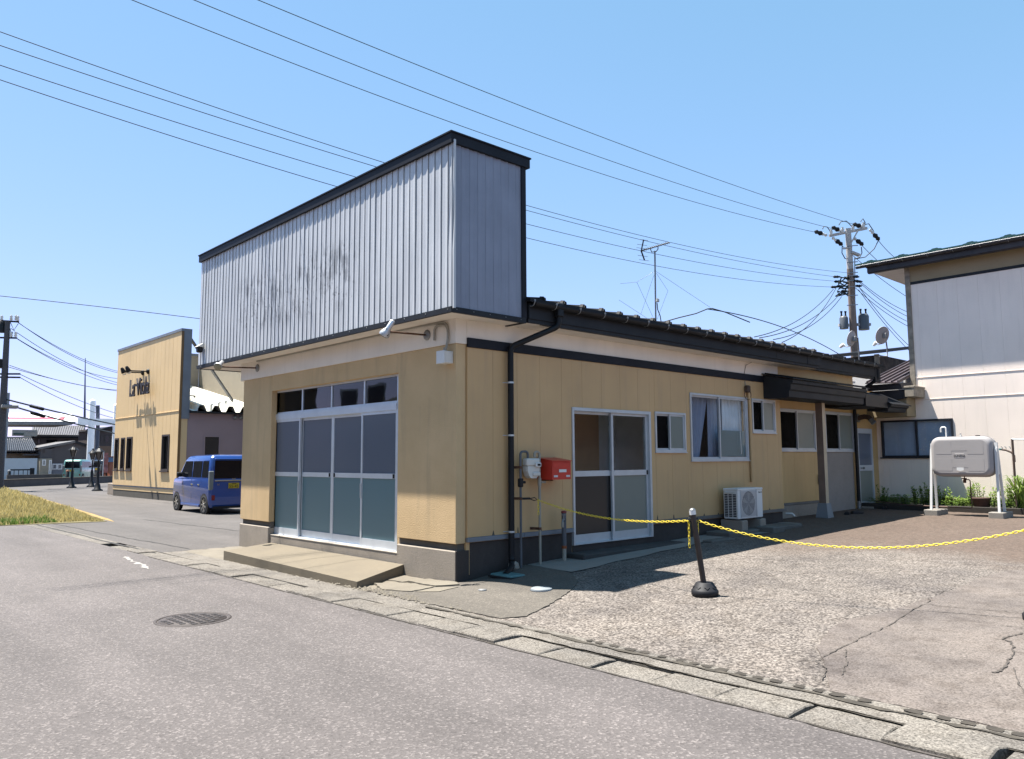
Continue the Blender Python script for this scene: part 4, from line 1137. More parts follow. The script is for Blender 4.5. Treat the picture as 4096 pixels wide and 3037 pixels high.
# stone by the downpipe
p = on_x(*crop(1950, 2050, 4.13)(430, 900), .14)
rr = random.Random(3); m = MB(); m.loft([[(p.x + r_ * math.cos(a * .9) * (1 + rr.uniform(-.15, .15)), p.y + r_ * math.sin(a * .9), p.z + h) for a in range(7)] for r_, h in ((.06, -.06), (.085, -.01), (.07, .05), (.03, .075))], True, False)
tag(m.build('stone', BASEC), 'grey stone wedged between the black downpipe and the wall', 'stone')

# air conditioner
ax0, ax1 = .14, .44
ay0 = on_x(2951, 1960, ax1).y; ay1 = on_x(3049, 1960, ax1).y
az0 = on_x(2960, 2078, ax1).z; az1 = on_x(2952, 1956, ax1).z
t = empty('air_conditioner', (.29, (ay0 + ay1) / 2, yard_z(.3, 6.4)), 'white air conditioner outdoor unit standing against the side wall', 'air conditioner')
MB().cbox((ax0, ay0, az0), (ax1, ay1, az1), .012).build('casing', WHITEP, t)
MB().cbox((ax0 - .005, ay0 - .006, az1 - .035), (ax1 + .008, ay1 + .006, az1 + .004), .01).build('top_cover', WHITEP, t)
gy0, gy1 = ay0 + .10, ay0 + (ay1 - ay0) * .70; gz0, gz1 = az0 + .05, az1 - .05
gcy, gcz, gr = (gy0 + gy1) / 2, (gz0 + gz1) / 2, min(gy1 - gy0, gz1 - gz0) / 2 - .005
MB().lathe((ax1 + .001, gcy, gcz), [(gr, 0), (gr, .003)], 32, (1, 0, 0)).build('fan_opening', DARK, t)
m = MB()
for i in range(24):
    z = gz0 + (gz1 - gz0) * i / 23
    m.box((ax1 + .008, gy0 - .02, z - .0035), (ax1 + .013, gy1 + .02, z + .0035))
for i in range(14):
    y = gy0 + (gy1 - gy0) * i / 13
    m.box((ax1 + .013, y - .002, gz0 - .01), (ax1 + .016, y + .002, gz1 + .01))
for y in (gy0 - .03, gy1 + .02): m.box((ax1 + .001, y, gz0 - .02), (ax1 + .014, y + .012, gz1 + .02))
m.build('fan_grille', ALUD, t)
m = MB()
for k in range(5):
    a = k * 2 * math.pi / 5; c = (ax1 + .004, gcy, gcz)
    m.add([c, (ax1 + .004, gcy + gr * .9 * math.cos(a), gcz + gr * .9 * math.sin(a)), (ax1 + .0065, gcy + gr * .95 * math.cos(a + .5), gcz + gr * .95 * math.sin(a + .5))], [(0, 1, 2)])
m.build('fan_blade', GREY, t)
m = MB()
ww = (ax1 - ax0 - .10) / 3
for i in range(14):
    z = az0 + .04 + i * (az1 - az0 - .13) / 14
    for j in range(3):
        xx = ax0 + .025 + j * (ww + .018)
        m.box((xx, ay0 - .003, z), (xx + ww, ay0 - .001, z + (az1 - az0 - .13) / 14 * .72))
m.build('side_louvre', DARK, t)
MB().tube([(ax0 + .04, ay0 - .01, az1 - .05), (ax0 + .07, ay0 - .03, az1 - .075), (ax1 - .10, ay0 - .03, az1 - .075), (ax1 - .07, ay0 - .01, az1 - .05)], .008, 6).build('side_handle', OFFW, t)
lettering('brand_lettering', 'National', .034, .0008, (ax1 + .002, ay1 - .085, az1 - .09), (0, 1, 0), (0, 0, 1), DARK, t)
zf = yard_z(.3, 6.4)
MB().box((ax0, ay0 + .10, az0 - .02), (ax1 + .03, ay0 + .14, az0)).box((ax0, ay1 - .14, az0 - .02), (ax1 + .03, ay1 - .10, az0)).build('foot', BLACK, t)
for i, yy in enumerate((ay0 + .02, ay1 - .20)):
    tag(MB().cbox((.05, yy, zf - .04), (.50, yy + .19, az0 - .021), .012).build('concrete_block', BASEC), ('left' if i == 0 else 'right') + ' concrete block carrying the air conditioner', 'concrete block')
rr = random.Random(9)
for i, (x0, y0, x1, y1, h, lab) in enumerate(((.10, 5.55, .58, 6.75, .07, 'flat slab lying under the left half of the air conditioner'), (.50, 6.55, .85, 6.95, .10, 'mossy concrete block in front of the air conditioner'), (.25, 7.05, .70, 7.9, .06, 'pale flat slab to the right of the air conditioner'), (.55, 4.75, .75, 5.45, .03, 'thin pale slab on the ground beyond the door step'))):
    z = yard_z((x0 + x1) / 2, (y0 + y1) / 2)
    tag(MB().cbox((x0, y0, z - .03), (x1, y1, z + h), .015).build('paving_slab', mat_concrete('slab_%d' % i, (0.30, 0.28, 0.25), (0.17, 0.16, 0.14), stain=.8)), lab, 'concrete slab')
# drain elbow
m = MB(); m.tube([(-.02, 8.62, .47), (.10, 8.66, .47), (.14, 8.68, .42)], .022, 8); tag(m.build('drain_elbow', OFFW), 'short white drain elbow at the end of the cream siding', 'pipe')
# bits behind the post
p = on_z(*crop(3000, 1700, 4.13)(1345, 1400), .36)
m = MB(); m.lathe((p.x - .2, p.y + .5, yard_z(0, 11)), [(.10, 0), (.10, .10), (.085, .17), (.04, .2)], 14); tag(m.build('vent_hood', OFFW), 'small white domed cover on the ground behind the awning post', 'cover')
for i, (dx, dy, rz) in enumerate(((.02, .45, .3), (.10, .75, -.5), (.06, 2.4, .2))):
    x, y = PC[0] + .02 + dx, PC[1] + .55 + dy; z = yard_z(x, y)
    m = MB(); m.loft([[(x + math.cos(rz) * a * s - math.sin(rz) * b * s, y + math.sin(rz) * a * s + math.cos(rz) * b * s, z + h) for a, b in ((-.05, -.13), (.05, -.13), (.055, .0), (.05, .13), (-.04, .13), (-.05, 0))] for s, h in ((1, 0), (1.02, .03), (.8, .06), (.4, .07))])
    tag(m.build('shoe', RUBBER), ('dark shoe nearest the awning post', 'dark shoe left behind the awning post, further back', 'dark shoe lying in front of the back door')[i], 'shoe')
# exhaust elbow on the rear wall
e = on_x(*crop(3300, 1300, 4.13)(545, 1540), XR)
t = empty('flue_pipe', e, 'steel flue elbow sticking out above the back door', 'flue')
MB().lathe(e, [(.11, 0), (.11, .015)], 16, (1, 0, 0)).build('wall_plate', STEEL, t)
MB().tube([e, e + Vector((.16, .0, .03)), e + Vector((.26, .0, .01)), e + Vector((.34, .0, -.08))], .062, 12).build('elbow', BROWN, t)
MB().tube([e + Vector((.31, 0, -.045)), e + Vector((.385, 0, -.14))], .066, 12).build('tip', STEEL, t)

# ================================================================== BOLLARDS AND CHAINS
def bollard(x, y, lean, label):
    z = yard_z(x, y)
    t = empty('chain_post', (x, y, z), label, 'chain post', 'chain posts')
    m = MB()
    oct_ = 18
    m.lathe((x, y, z), [(.135, 0), (.145, .015), (.147, .055), (.135, .065), (.095, .135), (.085, .142), (.03, .138)], oct_, smooth=True)
    bs = m.build('base', RUBBER, t)
    m = MB()
    for k in range(8):
        a = k * math.pi / 4
        pts = [(x + (.118 + dz * .5) * math.cos(a + d), y + (.118 + dz * .5) * math.sin(a + d), z + .100 - dz) for d, dz in ((-.24, 0), (-.12, .006), (-.05, .018), (.05, .018), (.12, .006), (.24, 0))]
        m.tube(pts, .0025, 5)
    m.build('moulded_wave', RUBBER, bs)
    top = Vector((x + lean[0], y + lean[1], z + .86))
    MB().tube([(x, y, z + .05), top], .031, 12).build('post', M('post_paint', (0.052, 0.038, 0.036), .5, var=.2, vs=9), t)
    d = (top - Vector((x, y, z + .05))).normalized()
    m = MB(); m.lathe(top - d * .01, [(.022, -.06), (.022, .01), (.034, .012), (.035, .015)], 14, d); m.build('collar', RUBBER, t)
    m = MB(); m.lathe(top, [(.036, .005), (.036, .052)], 14, d); m.build('reflective_band', M('reflective_white', (0.80, 0.81, 0.83), .4), t)
    m = MB(); m.lathe(top, [(.036, .053), (.031, .064), (.016, .074), (.0, .077)], 14, d); m.build('cap', STEEL, t)
    m = MB()
    for sg in (-1, 1): m.tube([top + Vector((RT.x * .022 * sg, RT.y * .022 * sg, -.05)), top + Vector((RT.x * .045 * sg, RT.y * .045 * sg, -.03)), top + Vector((RT.x * .05 * sg, RT.y * .05 * sg, -.06)), top + Vector((RT.x * .04 * sg, RT.y * .04 * sg, -.07))], .007, 6)
    m.build('chain_hook', RUBBER, t)
    return top, t
lean_px = 0.10
B1 = on_z(2820, 2383, .12)
top1, bo1 = bollard(B1.x, B1.y, (-.105 * RT.x - .0, -.105 * RT.y), 'leaning chain post with a black rubber base and white band in the yard')
B2 = on_z(4168, 2505, .11)
top2, bo2 = bollard(B2.x, B2.y, (-.02, 0), 'second chain post at the far right edge of the yard')
def chain_links(m, pts, L=.054, r=.0030, w=.0110):
    # walk along the polyline and drop alternate links
    seg = [0]; P = [Vector(p) for p in pts]
    for a, b in zip(P, P[1:]): seg.append(seg[-1] + (b - a).length)
    def ev(s):
        s = max(0, min(seg[-1], s))
        for i in range(len(P) - 1):
            if s <= seg[i+1]: return P[i] + (P[i+1] - P[i]) * ((s - seg[i]) / max(1e-6, seg[i+1] - seg[i]))
        return P[-1]
    pit = L * .76; s = 0; k = 0
    while s + pit < seg[-1] + pit * .5:
        a, b = ev(s), ev(s + pit)
        c = (a + b) / 2; t = (b - a)
        if t.length < 1e-5: break
        t.normalize()
        u = Vector((0, 0, 1)) if abs(t.z) < .8 else RT.copy()
        sd = t.cross(u).normalized(); u = sd.cross(t)
        v = (sd + u * .45).normalized() if k % 2 else (u - sd * .45).normalized()
        ring = []
        for q in range(10):
            a_ = 2 * math.pi * (q + .5) / 10
            ring.append(c + t * (math.cos(a_) * w * .9 + (1 if math.cos(a_) > .01 else -1 if math.cos(a_) < -.01 else 0) * (L / 2 - w * .9)) + v * math.sin(a_) * w)
        m.tube(ring, r, 5, closed=True)
        s += pit; k += 1
def hang(a, b, sag, n=60):
    a = Vector(a); b = Vector(b)
    return [a.lerp(b, i / n) - Vector((0, 0, sag * 4 * (i / n) * (1 - i / n))) for i in range(n + 1)]
def px_of(P):
    v = Vector(P) - CAM; d = v.dot(FW)
    return 2048 + FPX * v.dot(RT) / d, 1518.5 - FPX * v.dot(UP) / d
def fit_sag(a, b, mid, lo=-.2, hi=6.0):
    def err(s):
        pts = [px_of(p) for p in hang(a, b, s)]
        best = min(pts, key=lambda q: abs(q[0] - mid[0]))
        return best[1] - mid[1]
    for _ in range(40):
        m_ = (lo + hi) / 2
        if err(m_) < 0: lo = m_
        else: hi = m_
    return (lo + hi) / 2
hA = top1 + Vector((-RT.x * .048, -RT.y * .048, -.06)); hB = top1 + Vector((RT.x * .048, RT.y * .048, -.06))
s1 = fit_sag(HOOK, hA, (2560, 2086), 0, .6)
t = empty('plastic_chain', (HOOK + hA) / 2, 'yellow plastic chain strung from the gas meter pipe to the leaning post', 'chain')
m = MB(); chain_links(m, hang(HOOK, hA, s1)); m.build('links', YELLOW, t)
m = MB(); chain_links(m, [hA, hA - Vector((0, 0, .30))]); m.build('loose_end', YELLOW, t)
m = MB(); chain_links(m, [HOOK + Vector((0, .02, 0)), HOOK - Vector((0, -.02, .21))]); m.build('loose_end', YELLOW, t)
hC = top2 + Vector((-RT.x * .048, -RT.y * .048, -.06))
s2 = fit_sag(hB, hC, (3500, 2192), 0, 1.0)
t = empty('plastic_chain', (hB + hC) / 2, 'yellow plastic chain sagging from the leaning post to the right edge', 'chain')
m = MB(); chain_links(m, hang(hB, hC, s2)); m.build('links', YELLOW, t)
m = MB(); chain_links(m, [hB, hB - Vector((0, 0, .32))]); m.build('loose_end', YELLOW, t)

# ================================================================== FUEL TANK
k7 = crop(3200, 1500, 2.0647)
TY = 11.75
ta = on_y(*k7(1068, 516), TY); tb = on_y(*k7(1565, 842), TY)
TX0, TX1, TZ1, TZ0 = ta.x, tb.x + .06, ta.z, tb.z
t = empty('fuel_tank', ((TX0 + TX1) / 2, TY + .22, yard_z(2.2, 12)), 'pale grey heating oil tank on white legs in front of the neighbour house', 'fuel tank')
def rrect(x0, x1, z0, z1, r, n=7):
    out = []
    for cx, cz, a0 in ((x1 - r, z1 - r, 0), (x0 + r, z1 - r, 90), (x0 + r, z0 + r, 180), (x1 - r, z0 + r, 270)):
        for i in range(n): out.append((cx + r * math.cos(rad(a0 + 90 * i / (n-1))), cz + r * math.sin(rad(a0 + 90 * i / (n-1)))))
    return out
m = MB(); rings = []
for y, ins in ((0, .075), (.006, .045), (.025, .018), (.06, .003), (.09, 0), (.36, 0), (.39, .003), (.425, .018), (.444, .045), (.45, .075)):
    rings.append([(x, TY + y, z) for x, z in rrect(TX0 + ins, TX1 - ins, TZ0 + ins, TZ1 - ins, .17 - ins * .6)])
m.loft(rings, True, True)
m.add([(x, TY + .222, z) for x, z in rrect(TX0 - .012, TX1 + .012, TZ0 - .012, TZ1 + .012, .18)] + [(x, TY + .232, z) for x, z in rrect(TX0 - .012, TX1 + .012, TZ0 - .012, TZ1 + .012, .18)], [tuple(range(28))[::-1], tuple(range(28, 56))] + [(i, (i+1) % 28, 28 + (i+1) % 28, 28 + i) for i in range(28)])
tank = m.build('tank_body', TANK, t)
W = TX1 - TX0; Hh = TZ1 - TZ0
def emboss(u, v): return (TX0 + W * u, TY - .002, TZ0 + Hh * v)
for vv in ((.93, .52), (.50, .10)):
    v1, v0 = vv; d = (v1 - v0) * .30
    pl = [(.10, v1 - .05), (.36, v1 - .05), (.36, v1 - .05 - d), (.62, v1 - .05 - d), (.62, v1 - .05), (.88, v1 - .05), (.88, v0 + .04), (.62, v0 + .04), (.62, v0 + .04 + d * .7), (.36, v0 + .04 + d * .7), (.36, v0 + .04), (.10, v0 + .04)]
    m = MB(); m.prism([emboss(*p) for p in pl][::-1], (0, .015, 0)); m.build('embossed_panel', TANK, tank)
m = MB(); m.cbox(emboss(.41, .46), (TX0 + W * .57, TY + .01, TZ0 + Hh * .58), .004); m.build('badge_plate', TANK, tank)
lettering('badge_lettering', 'SUNDIA', .062, .001, emboss(.49, .495)[:1] + (TY - .004,) + emboss(.49, .495)[2:], (1, 0, 0), (0, 0, 1), DARK, tank)
MB().prism([(TX0 + W * u, TY - .019, TZ0 + Hh * v) for u, v in ((.435, .225), (.435, .155), (.49, .135), (.55, .155), (.55, .225))][::-1], (0, .0015, 0)).build('notice_sticker', WHITEP, tank)
zt_ = TZ1
pipe('vent_pipe', [(TX0 + W * .23, TY + .22, zt_ - .02), (TX0 + W * .23, TY + .22, zt_ + .22), (TX0 + W * .14, TY + .22, zt_ + .22), (TX0 + W * .14, TY + .22, zt_ + .11)], .016, WHITEP, t, 8, .06)
MB().lathe((TX0 + W * .47, TY + .22, zt_ - .005), [(.03, 0), (.03, .03), (.014, .035), (.014, .08)], 12).build('oil_gauge', GREY, t)
MB().lathe((TX0 + W * .75, TY + .22, zt_ - .005), [(.045, 0), (.045, .03)], 14).build('filler_cap', BLACK, t)
pz_ = yard_z(2.2, 12)
for i, xx in enumerate((TX0 - .035, TX1 + .035)):
    for yy in (TY + .06, TY + .40):
        m = MB(); m.bar((xx, TY + .225 + (yy - TY - .225) * .25, TZ1 - .25), (xx + (-.03 if i == 0 else .03), yy, pz_ + .1), .045, .045, (0, 1, 0)); m.build('leg', WHITEP, t)
    MB().bar((xx, TY + .225, TZ1 - .13), (xx, TY + .225, TZ0 + .05), .05, .06, (0, 1, 0)).build('side_bracket', WHITEP, t)
    m = MB(); m.cbox((xx - .14, TY - .08, pz_ - .04), (xx + .14, TY + .55, pz_ + .115), .012); m.build('plinth', mat_concrete('plinth_concrete', (0.50, 0.46, 0.41), (0.42, 0.385, 0.34), stain=.2), t)
xo = TX0 + W * .49
pipe('oil_pipe', [(xo, TY + .22, TZ0 + .02), (xo, TY + .22, TZ0 - .07), (xo + .08, TY + .30, TZ0 - .07), (xo + .08, TY + .32, pz_ + .16), (xo - 1.3, TY + .45, pz_ + .17), (-.2, TY + 1.5, pz_ + .18)], .011, M('copper_dull', (0.22, 0.12, 0.09), .5, .3), t, 8, .04)
m = MB(); m.lathe((xo, TY + .22, TZ0 - .14), [(.02, 0), (.03, .01), (.032, .06), (.015, .09)], 10); m.tube([(xo - .05, TY + .2, TZ0 - .045), (xo + .05, TY + .2, TZ0 - .045)], .012, 6); m.build('oil_strainer', RUST, t)

# ================================================================== NEIGHBOUR HOUSE
YN = 14.2
HWALL = M('offwhite_panel', (0.65, 0.56, 0.49), .75, k=1, var=.05, vs=.9, bmp=.35, bs_=45, streak=.12, stain=(0.28, 0.26, 0.22))
HCREAM = M('cream_frieze', (0.60, 0.47, 0.28), .7, var=.08, vs=1.2)
WEATH = M('weathered_wood_trim', (0.50, 0.43, 0.34), .8, var=.3, vs=9)
DBRN = M('dark_brown_fascia', (0.060, 0.050, 0.052), .55, var=.5, vs=2.5)
GRNR = M('green_metal_roof', (0.035, 0.135, 0.12), .45, .2, var=.15)
house = empty('neighbour_house', (4, YN, .5), 'two storey off white panel house at the right with a dark eave and green roof', 'house')
WN = (-.285, 1.60, 1.41, 2.53)
m = MB()
def ybox_cells(m, x0, x1, z0, z1, ops, ya, yb):
    for a, q, b, s in cells(x0, x1, z0, z1, ops): m.box((a, ya, q), (b, yb, s))
ybox_cells(m, -.42, 4.3, 0.2, 3.05, [WN], YN + .02, YN + .15)
m.box((.52, YN + .02, 3.05), (4.3, YN + .15, 6.5)); m.box((.52, YN + .15, 3.05), (.67, YN + 6, 6.5)); m.box((4.15, YN + .15, .2), (4.3, YN + 6, 6.5)); m.box((.52, YN + 5.9, .2), (4.15, YN + 6, 6.5))
hw = m.build('wall', HWALL, house)
xs = [-.42] + [.772 + .4545 * (i - 2) for i in range(0, 10)] + [4.3]
def hpanels(z0, z1, ops, xlo):
    for a, b in zip(xs, xs[1:]):
        a = max(a, xlo)
        if b - a < .02: continue
        for p, q, r_, s_ in cells(a, b, z0, z1, ops):
            MB().cbox((p + .0009, YN - .002, q), (r_ - .0009, YN + .0195, s_), .0012).build('wall_panel', HWALL, hw)
hpanels(0.60, 3.015, [WN], -.42); hpanels(3.035, 3.56, [], .62); hpanels(3.585, 5.935, [], .62)
MB().cbox((.50, YN - .012, 3.565), (4.3, YN - .0025, 3.583), .003).build('joint_flashing', HWALL, hw)
MB().cbox((.54, YN - .012, 3.017), (4.3, YN - .0025, 3.033), .003).build('joint_flashing', HWALL, hw)
MB().cbox((.62, YN - .018, 5.937), (4.3, YN + .019, 6.005), .004).build('wall_band', CHAR, house)
MB().box((.62, YN - .002, 6.007), (4.3, YN + .019, 6.46)).build('frieze', HCREAM, house)
MB().cbox((.50, YN - .03, 3.33), (.625, YN + .03, 6.46), .008).build('corner_trim', WEATH, house)
MB().box((-.42, YN - .01, .25), (4.3, YN + .02, .595)).build('foundation', BASEC, house)
# eave
m = MB(); m.box((-.28, 13.82, 6.35), (5.0, 13.88, 6.49)); m.box((-.30, 13.79, 6.47), (5.0, 13.82, 6.50))
m.box((-.28, 13.85, 6.33), (5.0, 13.95, 6.352)); m.build('fascia', DBRN, house)
MB().box((-.28, 13.88, 6.40), (4.9, 20, 6.43)).build('soffit', M('pale_soffit', (0.62, 0.56, 0.53), .7), house)
m = MB(); slab_pts = [(-.55, 13.72, 6.57), (5.1, 13.72, 6.57), (5.1, 19, 7.3), (-.55, 19, 7.3)]
m.add(slab_pts + [(x, y, z + .035) for x, y, z in slab_pts], [(0,3,2,1),(4,5,6,7),(0,1,5,4),(1,2,6,5),(2,3,7,6),(3,0,4,7)])
hr = m.build('roof', GRNR, house)
for i in range(7):
    x = -.2 + i * .78
    m = MB(); m.loft([[(x + dx * s, 13.80, 6.605 + h), (x + dx * s, 13.90, 6.62 + h)] for dx, s, h in ((0, 0, 0), (0, 0, 0))]) if False else None
    m = MB()
    pr = [(-.20, 0), (-.13, .045), (-.08, .05), (-.05, .085), (.06, .095), (.09, .06), (.15, .05), (.20, 0)]
    m.prism([(x + a, 13.80, 6.61 + b * .6) for a, b in pr], (0, .05, .007)); m.build('snow_guard', GRNR, hr)
m = MB(); n = 8
ring = [(13.765 - .05 * math.cos(math.pi * k / n), 6.53 - .05 * math.sin(math.pi * k / n)) for k in range(n + 1)]
ring += [(13.765 + (a - 13.765) * .9, 6.53 + (b - 6.53) * .9) for a, b in ring[::-1]]
m.loft([[(-.53, a, b) for a, b in ring], [(5.0, a, b) for a, b in ring]]); hg = m.build('rain_gutter', DBRN, house)
for i in range(9):
    x = .05 + i * .58
    m = MB(); m.tube([(x, 13.765 - .054 * math.cos(math.pi * k / 8), 6.533 - .054 * math.sin(math.pi * k / 8)) for k in range(0, 6)], .008, 5); m.build('gutter_bracket', STEEL, hg)
MB().tube([(-.5, 13.714, 6.545), (5.0, 13.714, 6.545)], .009, 6).build('gutter_rim', STEEL, hg)
# window
WD = M('dark_navy_frame', (0.03, 0.035, 0.05), .4)
m = MB(); f = .045; x0, z0, x1, z1 = WN
m.box((x0, YN - .03, z0), (x0 + f, YN + .06, z1)); m.box((x1 - f, YN - .03, z0), (x1, YN + .06, z1)); m.box((x0 + f, YN - .03, z0), (x1 - f, YN + .06, z0 + f)); m.box((x0 + f, YN - .03, z1 - f), (x1 - f, YN + .06, z1)); m.box(((x0 + x1) / 2 - .02, YN - .02, z0 + f), ((x0 + x1) / 2 + .02, YN + .05, z1 - f))
wn_ = m.build('window', WD, house)
MB().box((x0 + f, YN + .01, z0 + f), ((x0 + x1) / 2 - .02, YN + .016, z1 - f)).build('pane', GLASS, wn_)
MB().box(((x0 + x1) / 2 + .02, YN + .01, z0 + f), (x1 - f, YN + .016, z1 - f)).build('pane', GLASS, wn_)
MB().box((x0 - .05, YN - .045, z0 - .03), (x1 + .05, YN + .0, z0 - .001)).build('sill', WD, wn_)
rr = random.Random(31); m = MB()
for i in range(46):
    x = rr.uniform((x0 + x1) / 2 + .05, x1 - .08); z = rr.uniform(z0 + .1, z1 - .08); s = rr.uniform(.012, .022)
    m.add([(x - s, YN + .045, z), (x, YN + .045, z - s * .6), (x + s, YN + .045, z + s * .3), (x, YN + .045, z + s)], [(0, 1, 2, 3)])
m.build('curtain_print', WHITEP, wn_)
MB().box((x0, YN + .05, z0), (x1, YN + .055, z1)).build('curtain', M('navy_curtain', (0.30, 0.35, 0.45), .9, k=1), wn_)
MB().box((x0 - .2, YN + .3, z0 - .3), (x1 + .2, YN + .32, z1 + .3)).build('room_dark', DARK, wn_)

# ------------------------------------------------------------------ low wing roof between the two houses
k33 = crop(3300, 1300, 4.13)
wing = empty('low_wing', (.1, 13.8, 3.0), 'low wing with a ribbed brown metal roof between the shop and the house', 'annex')
BRNR = M('brown_metal_roof', (0.20, 0.155, 0.165), .4, .35, var=.3, vs=4)
m = MB(); q = [(-.32, 13.45, 3.44), (.49, 13.45, 3.40), (.49, 17.2, 4.42), (-.32, 17.2, 4.46)]
m.add(q + [(x, y, z + .03) for x, y, z in q], [(0,3,2,1),(4,5,6,7),(0,1,5,4),(1,2,6,5),(2,3,7,6),(3,0,4,7)]); wr = m.build('roof', BRNR, wing)
for i in range(6): MB().bar((-.28 + i * .15, 13.45, 3.485 - i * .007), (-.28 + i * .15, 17.2, 4.505 - i * .007), .022, .045).build('roof_rib', BRNR, wr)
m = MB(); m.box((-.30, 13.50, 3.26), (.75, 13.58, 3.41)); m.add([(-.27, 13.56, 3.0), (.12, 13.56, 2.98), (.62, 13.56, 3.04), (.62, 13.56, 3.25), (-.27, 13.56, 3.25), (-.27, 13.62, 3.0), (.12, 13.62, 2.98), (.62, 13.62, 3.04), (.62, 13.62, 3.25), (-.27, 13.62, 3.25)], [(0,1,2,3,4),(9,8,7,6,5),(0,5,6,1),(1,6,7,2),(2,7,8,3)])
m.build('fascia', DBRN, wing)
m = MB(); m.cbox((.60, 13.50, 3.06), (.82, YN - .01, 3.31), .01); m.cbox((.585, 13.49, 3.275), (.835, YN - .012, 3.325), .008); m.build('eave_box', WEATH, wing)
MB().box((-.42, 13.64, 2.6), (.58, YN - .004, 3.25)).build('upper_wall', HCREAM, wing)
MB().box((-5, 16.0, 0), (-.30, 16.1, 3.9)).build('white_wall', M('white_wall', (0.78, 0.74, 0.70), .8, var=.08, vs=1.5), wing)
# hood over the back door
hood = empty('door_hood', (.1, 12.9, 2.7), 'small dark sloping hood over the back door', 'door hood')
m = MB()
for ya_, yb_ in ((12.5, 13.55),):
    sec = [(.10, 3.10), (.66, 2.83), (.66, 2.79), (.60, 2.76), (.57, 2.68), (.10, 2.70)]
    m.loft([[(x, ya_, z) for x, z in sec], [(x, yb_, z) for x, z in sec]])
m.build('hood_box', CHAR, hood)
MB().add([(.05, 12.45, 3.135), (.70, 12.45, 2.825), (.70, 13.6, 2.825), (.05, 13.6, 3.135), (.05, 12.45, 3.16), (.70, 12.45, 2.85), (.70, 13.6, 2.85), (.05, 13.6, 3.16)], [(0,3,2,1),(4,5,6,7),(0,1,5,4),(1,2,6,5),(2,3,7,6),(3,0,4,7)]).build('hood_roof', CHAR, hood)
MB().box((XR, 11.25, 2.75), (.60, 12.45, 3.02)).build('link_box', BLACK, hood)

# ------------------------------------------------------------------ old shed with boards behind the roof
YS = 18.0
a = on_y(*k33(-600, 545), YS); b = on_y(*k33(885, 430), YS)
shed = empty('old_shed', (b.x - 1, YS, 3), 'old weathered board shed peeking over the shop roof', 'shed')
OLDW = M('old_board', (0.085, 0.07, 0.065), .9, var=.8, vs=4)
MB().box((a.x, YS, 1.5), (b.x, YS + 3, b.z - .12)).build('wall', OLDW, shed)
for i in range(7):
    xa_ = b.x - 1.6 + i * .22
    MB().cbox((xa_, YS - .02, b.z - .95 + (i % 3) * .12), (xa_ + .19, YS - .001, b.z - .2 - (i % 2) * .05), .004).build('board', OLDW, shed)
MB().box((b.x - 1.2, YS - .05, 1.5), (b.x - .1, YS - .021, b.z - .62)).build('pale_patch', M('pale_patch', (.55, .52, .5), .8), shed)
MB().box((b.x - .12, YS - .06, 2), (b.x + .02, YS - .001, b.z - .1)).build('corner_post', WEATH, shed)
m = MB(); m.add([(a.x, YS - .25, b.z - .10), (b.x + .15, YS - .25, b.z - .10), (b.x + .15, YS + 3, b.z + .35), (a.x, YS + 3, b.z + .35), (a.x, YS - .25, b.z), (b.x + .15, YS - .25, b.z), (b.x + .15, YS + 3, b.z + .45), (a.x, YS + 3, b.z + .45)], [(0,3,2,1),(4,5,6,7),(0,1,5,4),(1,2,6,5),(2,3,7,6),(3,0,4,7)]); m.build('roof', CHAR, shed)
# ------------------------------------------------------------------ satellite dishes
DISH = M('dish_grey', (0.40, 0.40, 0.42), .5, var=.05, k=.8)
def dish(cpx, dist, face, R, arm, label, mast):
    c = on_d(*cpx, dist); f = Vector(face).normalized()
    t = empty('satellite_dish', c, label, 'satellite dish', 'satellite dishes')
    m = MB(); n = 28; prof = [(R * i / 6, -.10 * R * (1 - (i / 6) ** 2) * 1.4) for i in range(7)]
    m.lathe(c, [(r_, h) for r_, h in prof] + [(R * 1.0, -.02)] + [(r_, h - .02) for r_, h in prof[::-1]], n, f); m.build('reflector', DISH, t)
    s = Vector((0, 0, 1)) - f * f.z; s.normalize()
    e = c - s * R * 1.05 + f * R * arm
    MB().tube([c - s * R * .9 - f * .05, c - s * R * 1.12 + f * R * .3, e], .012, 6).build('feed_arm', GREY, t)
    MB().lathe(e, [(.03, -.08), (.045, -.02), (.045, .06)], 10, (c - e).normalized()).build('receiver', WHITEP, t)
    m = MB(); m.cbox(c - f * .10 - Vector((.05, .05, .07)), c - f * .10 + Vector((.05, .05, .07)), .01); m.build('bracket', GREY, t)
    mp = [on_d(*p, dist + .12) for p in mast]
    MB().tube([c - f * .12] + mp, .02, 8).build('mast', STEEL, t)
    return t, mp
dish(k33(428, 225), 21.0, (-.95, .05, .25), .21, .95, 'satellite dish seen edge on in front of the utility pole', [k33(540, 212), k33(556, 400), k33(570, 620)])
dish(k33(942, 172), 22.0, (-.88, .30, .28), .25, .7, 'satellite dish seen from the back on the corner of the old shed', [k33(1000, 210), k33(1025, 380), k33(1030, 515), k33(895, 520)])

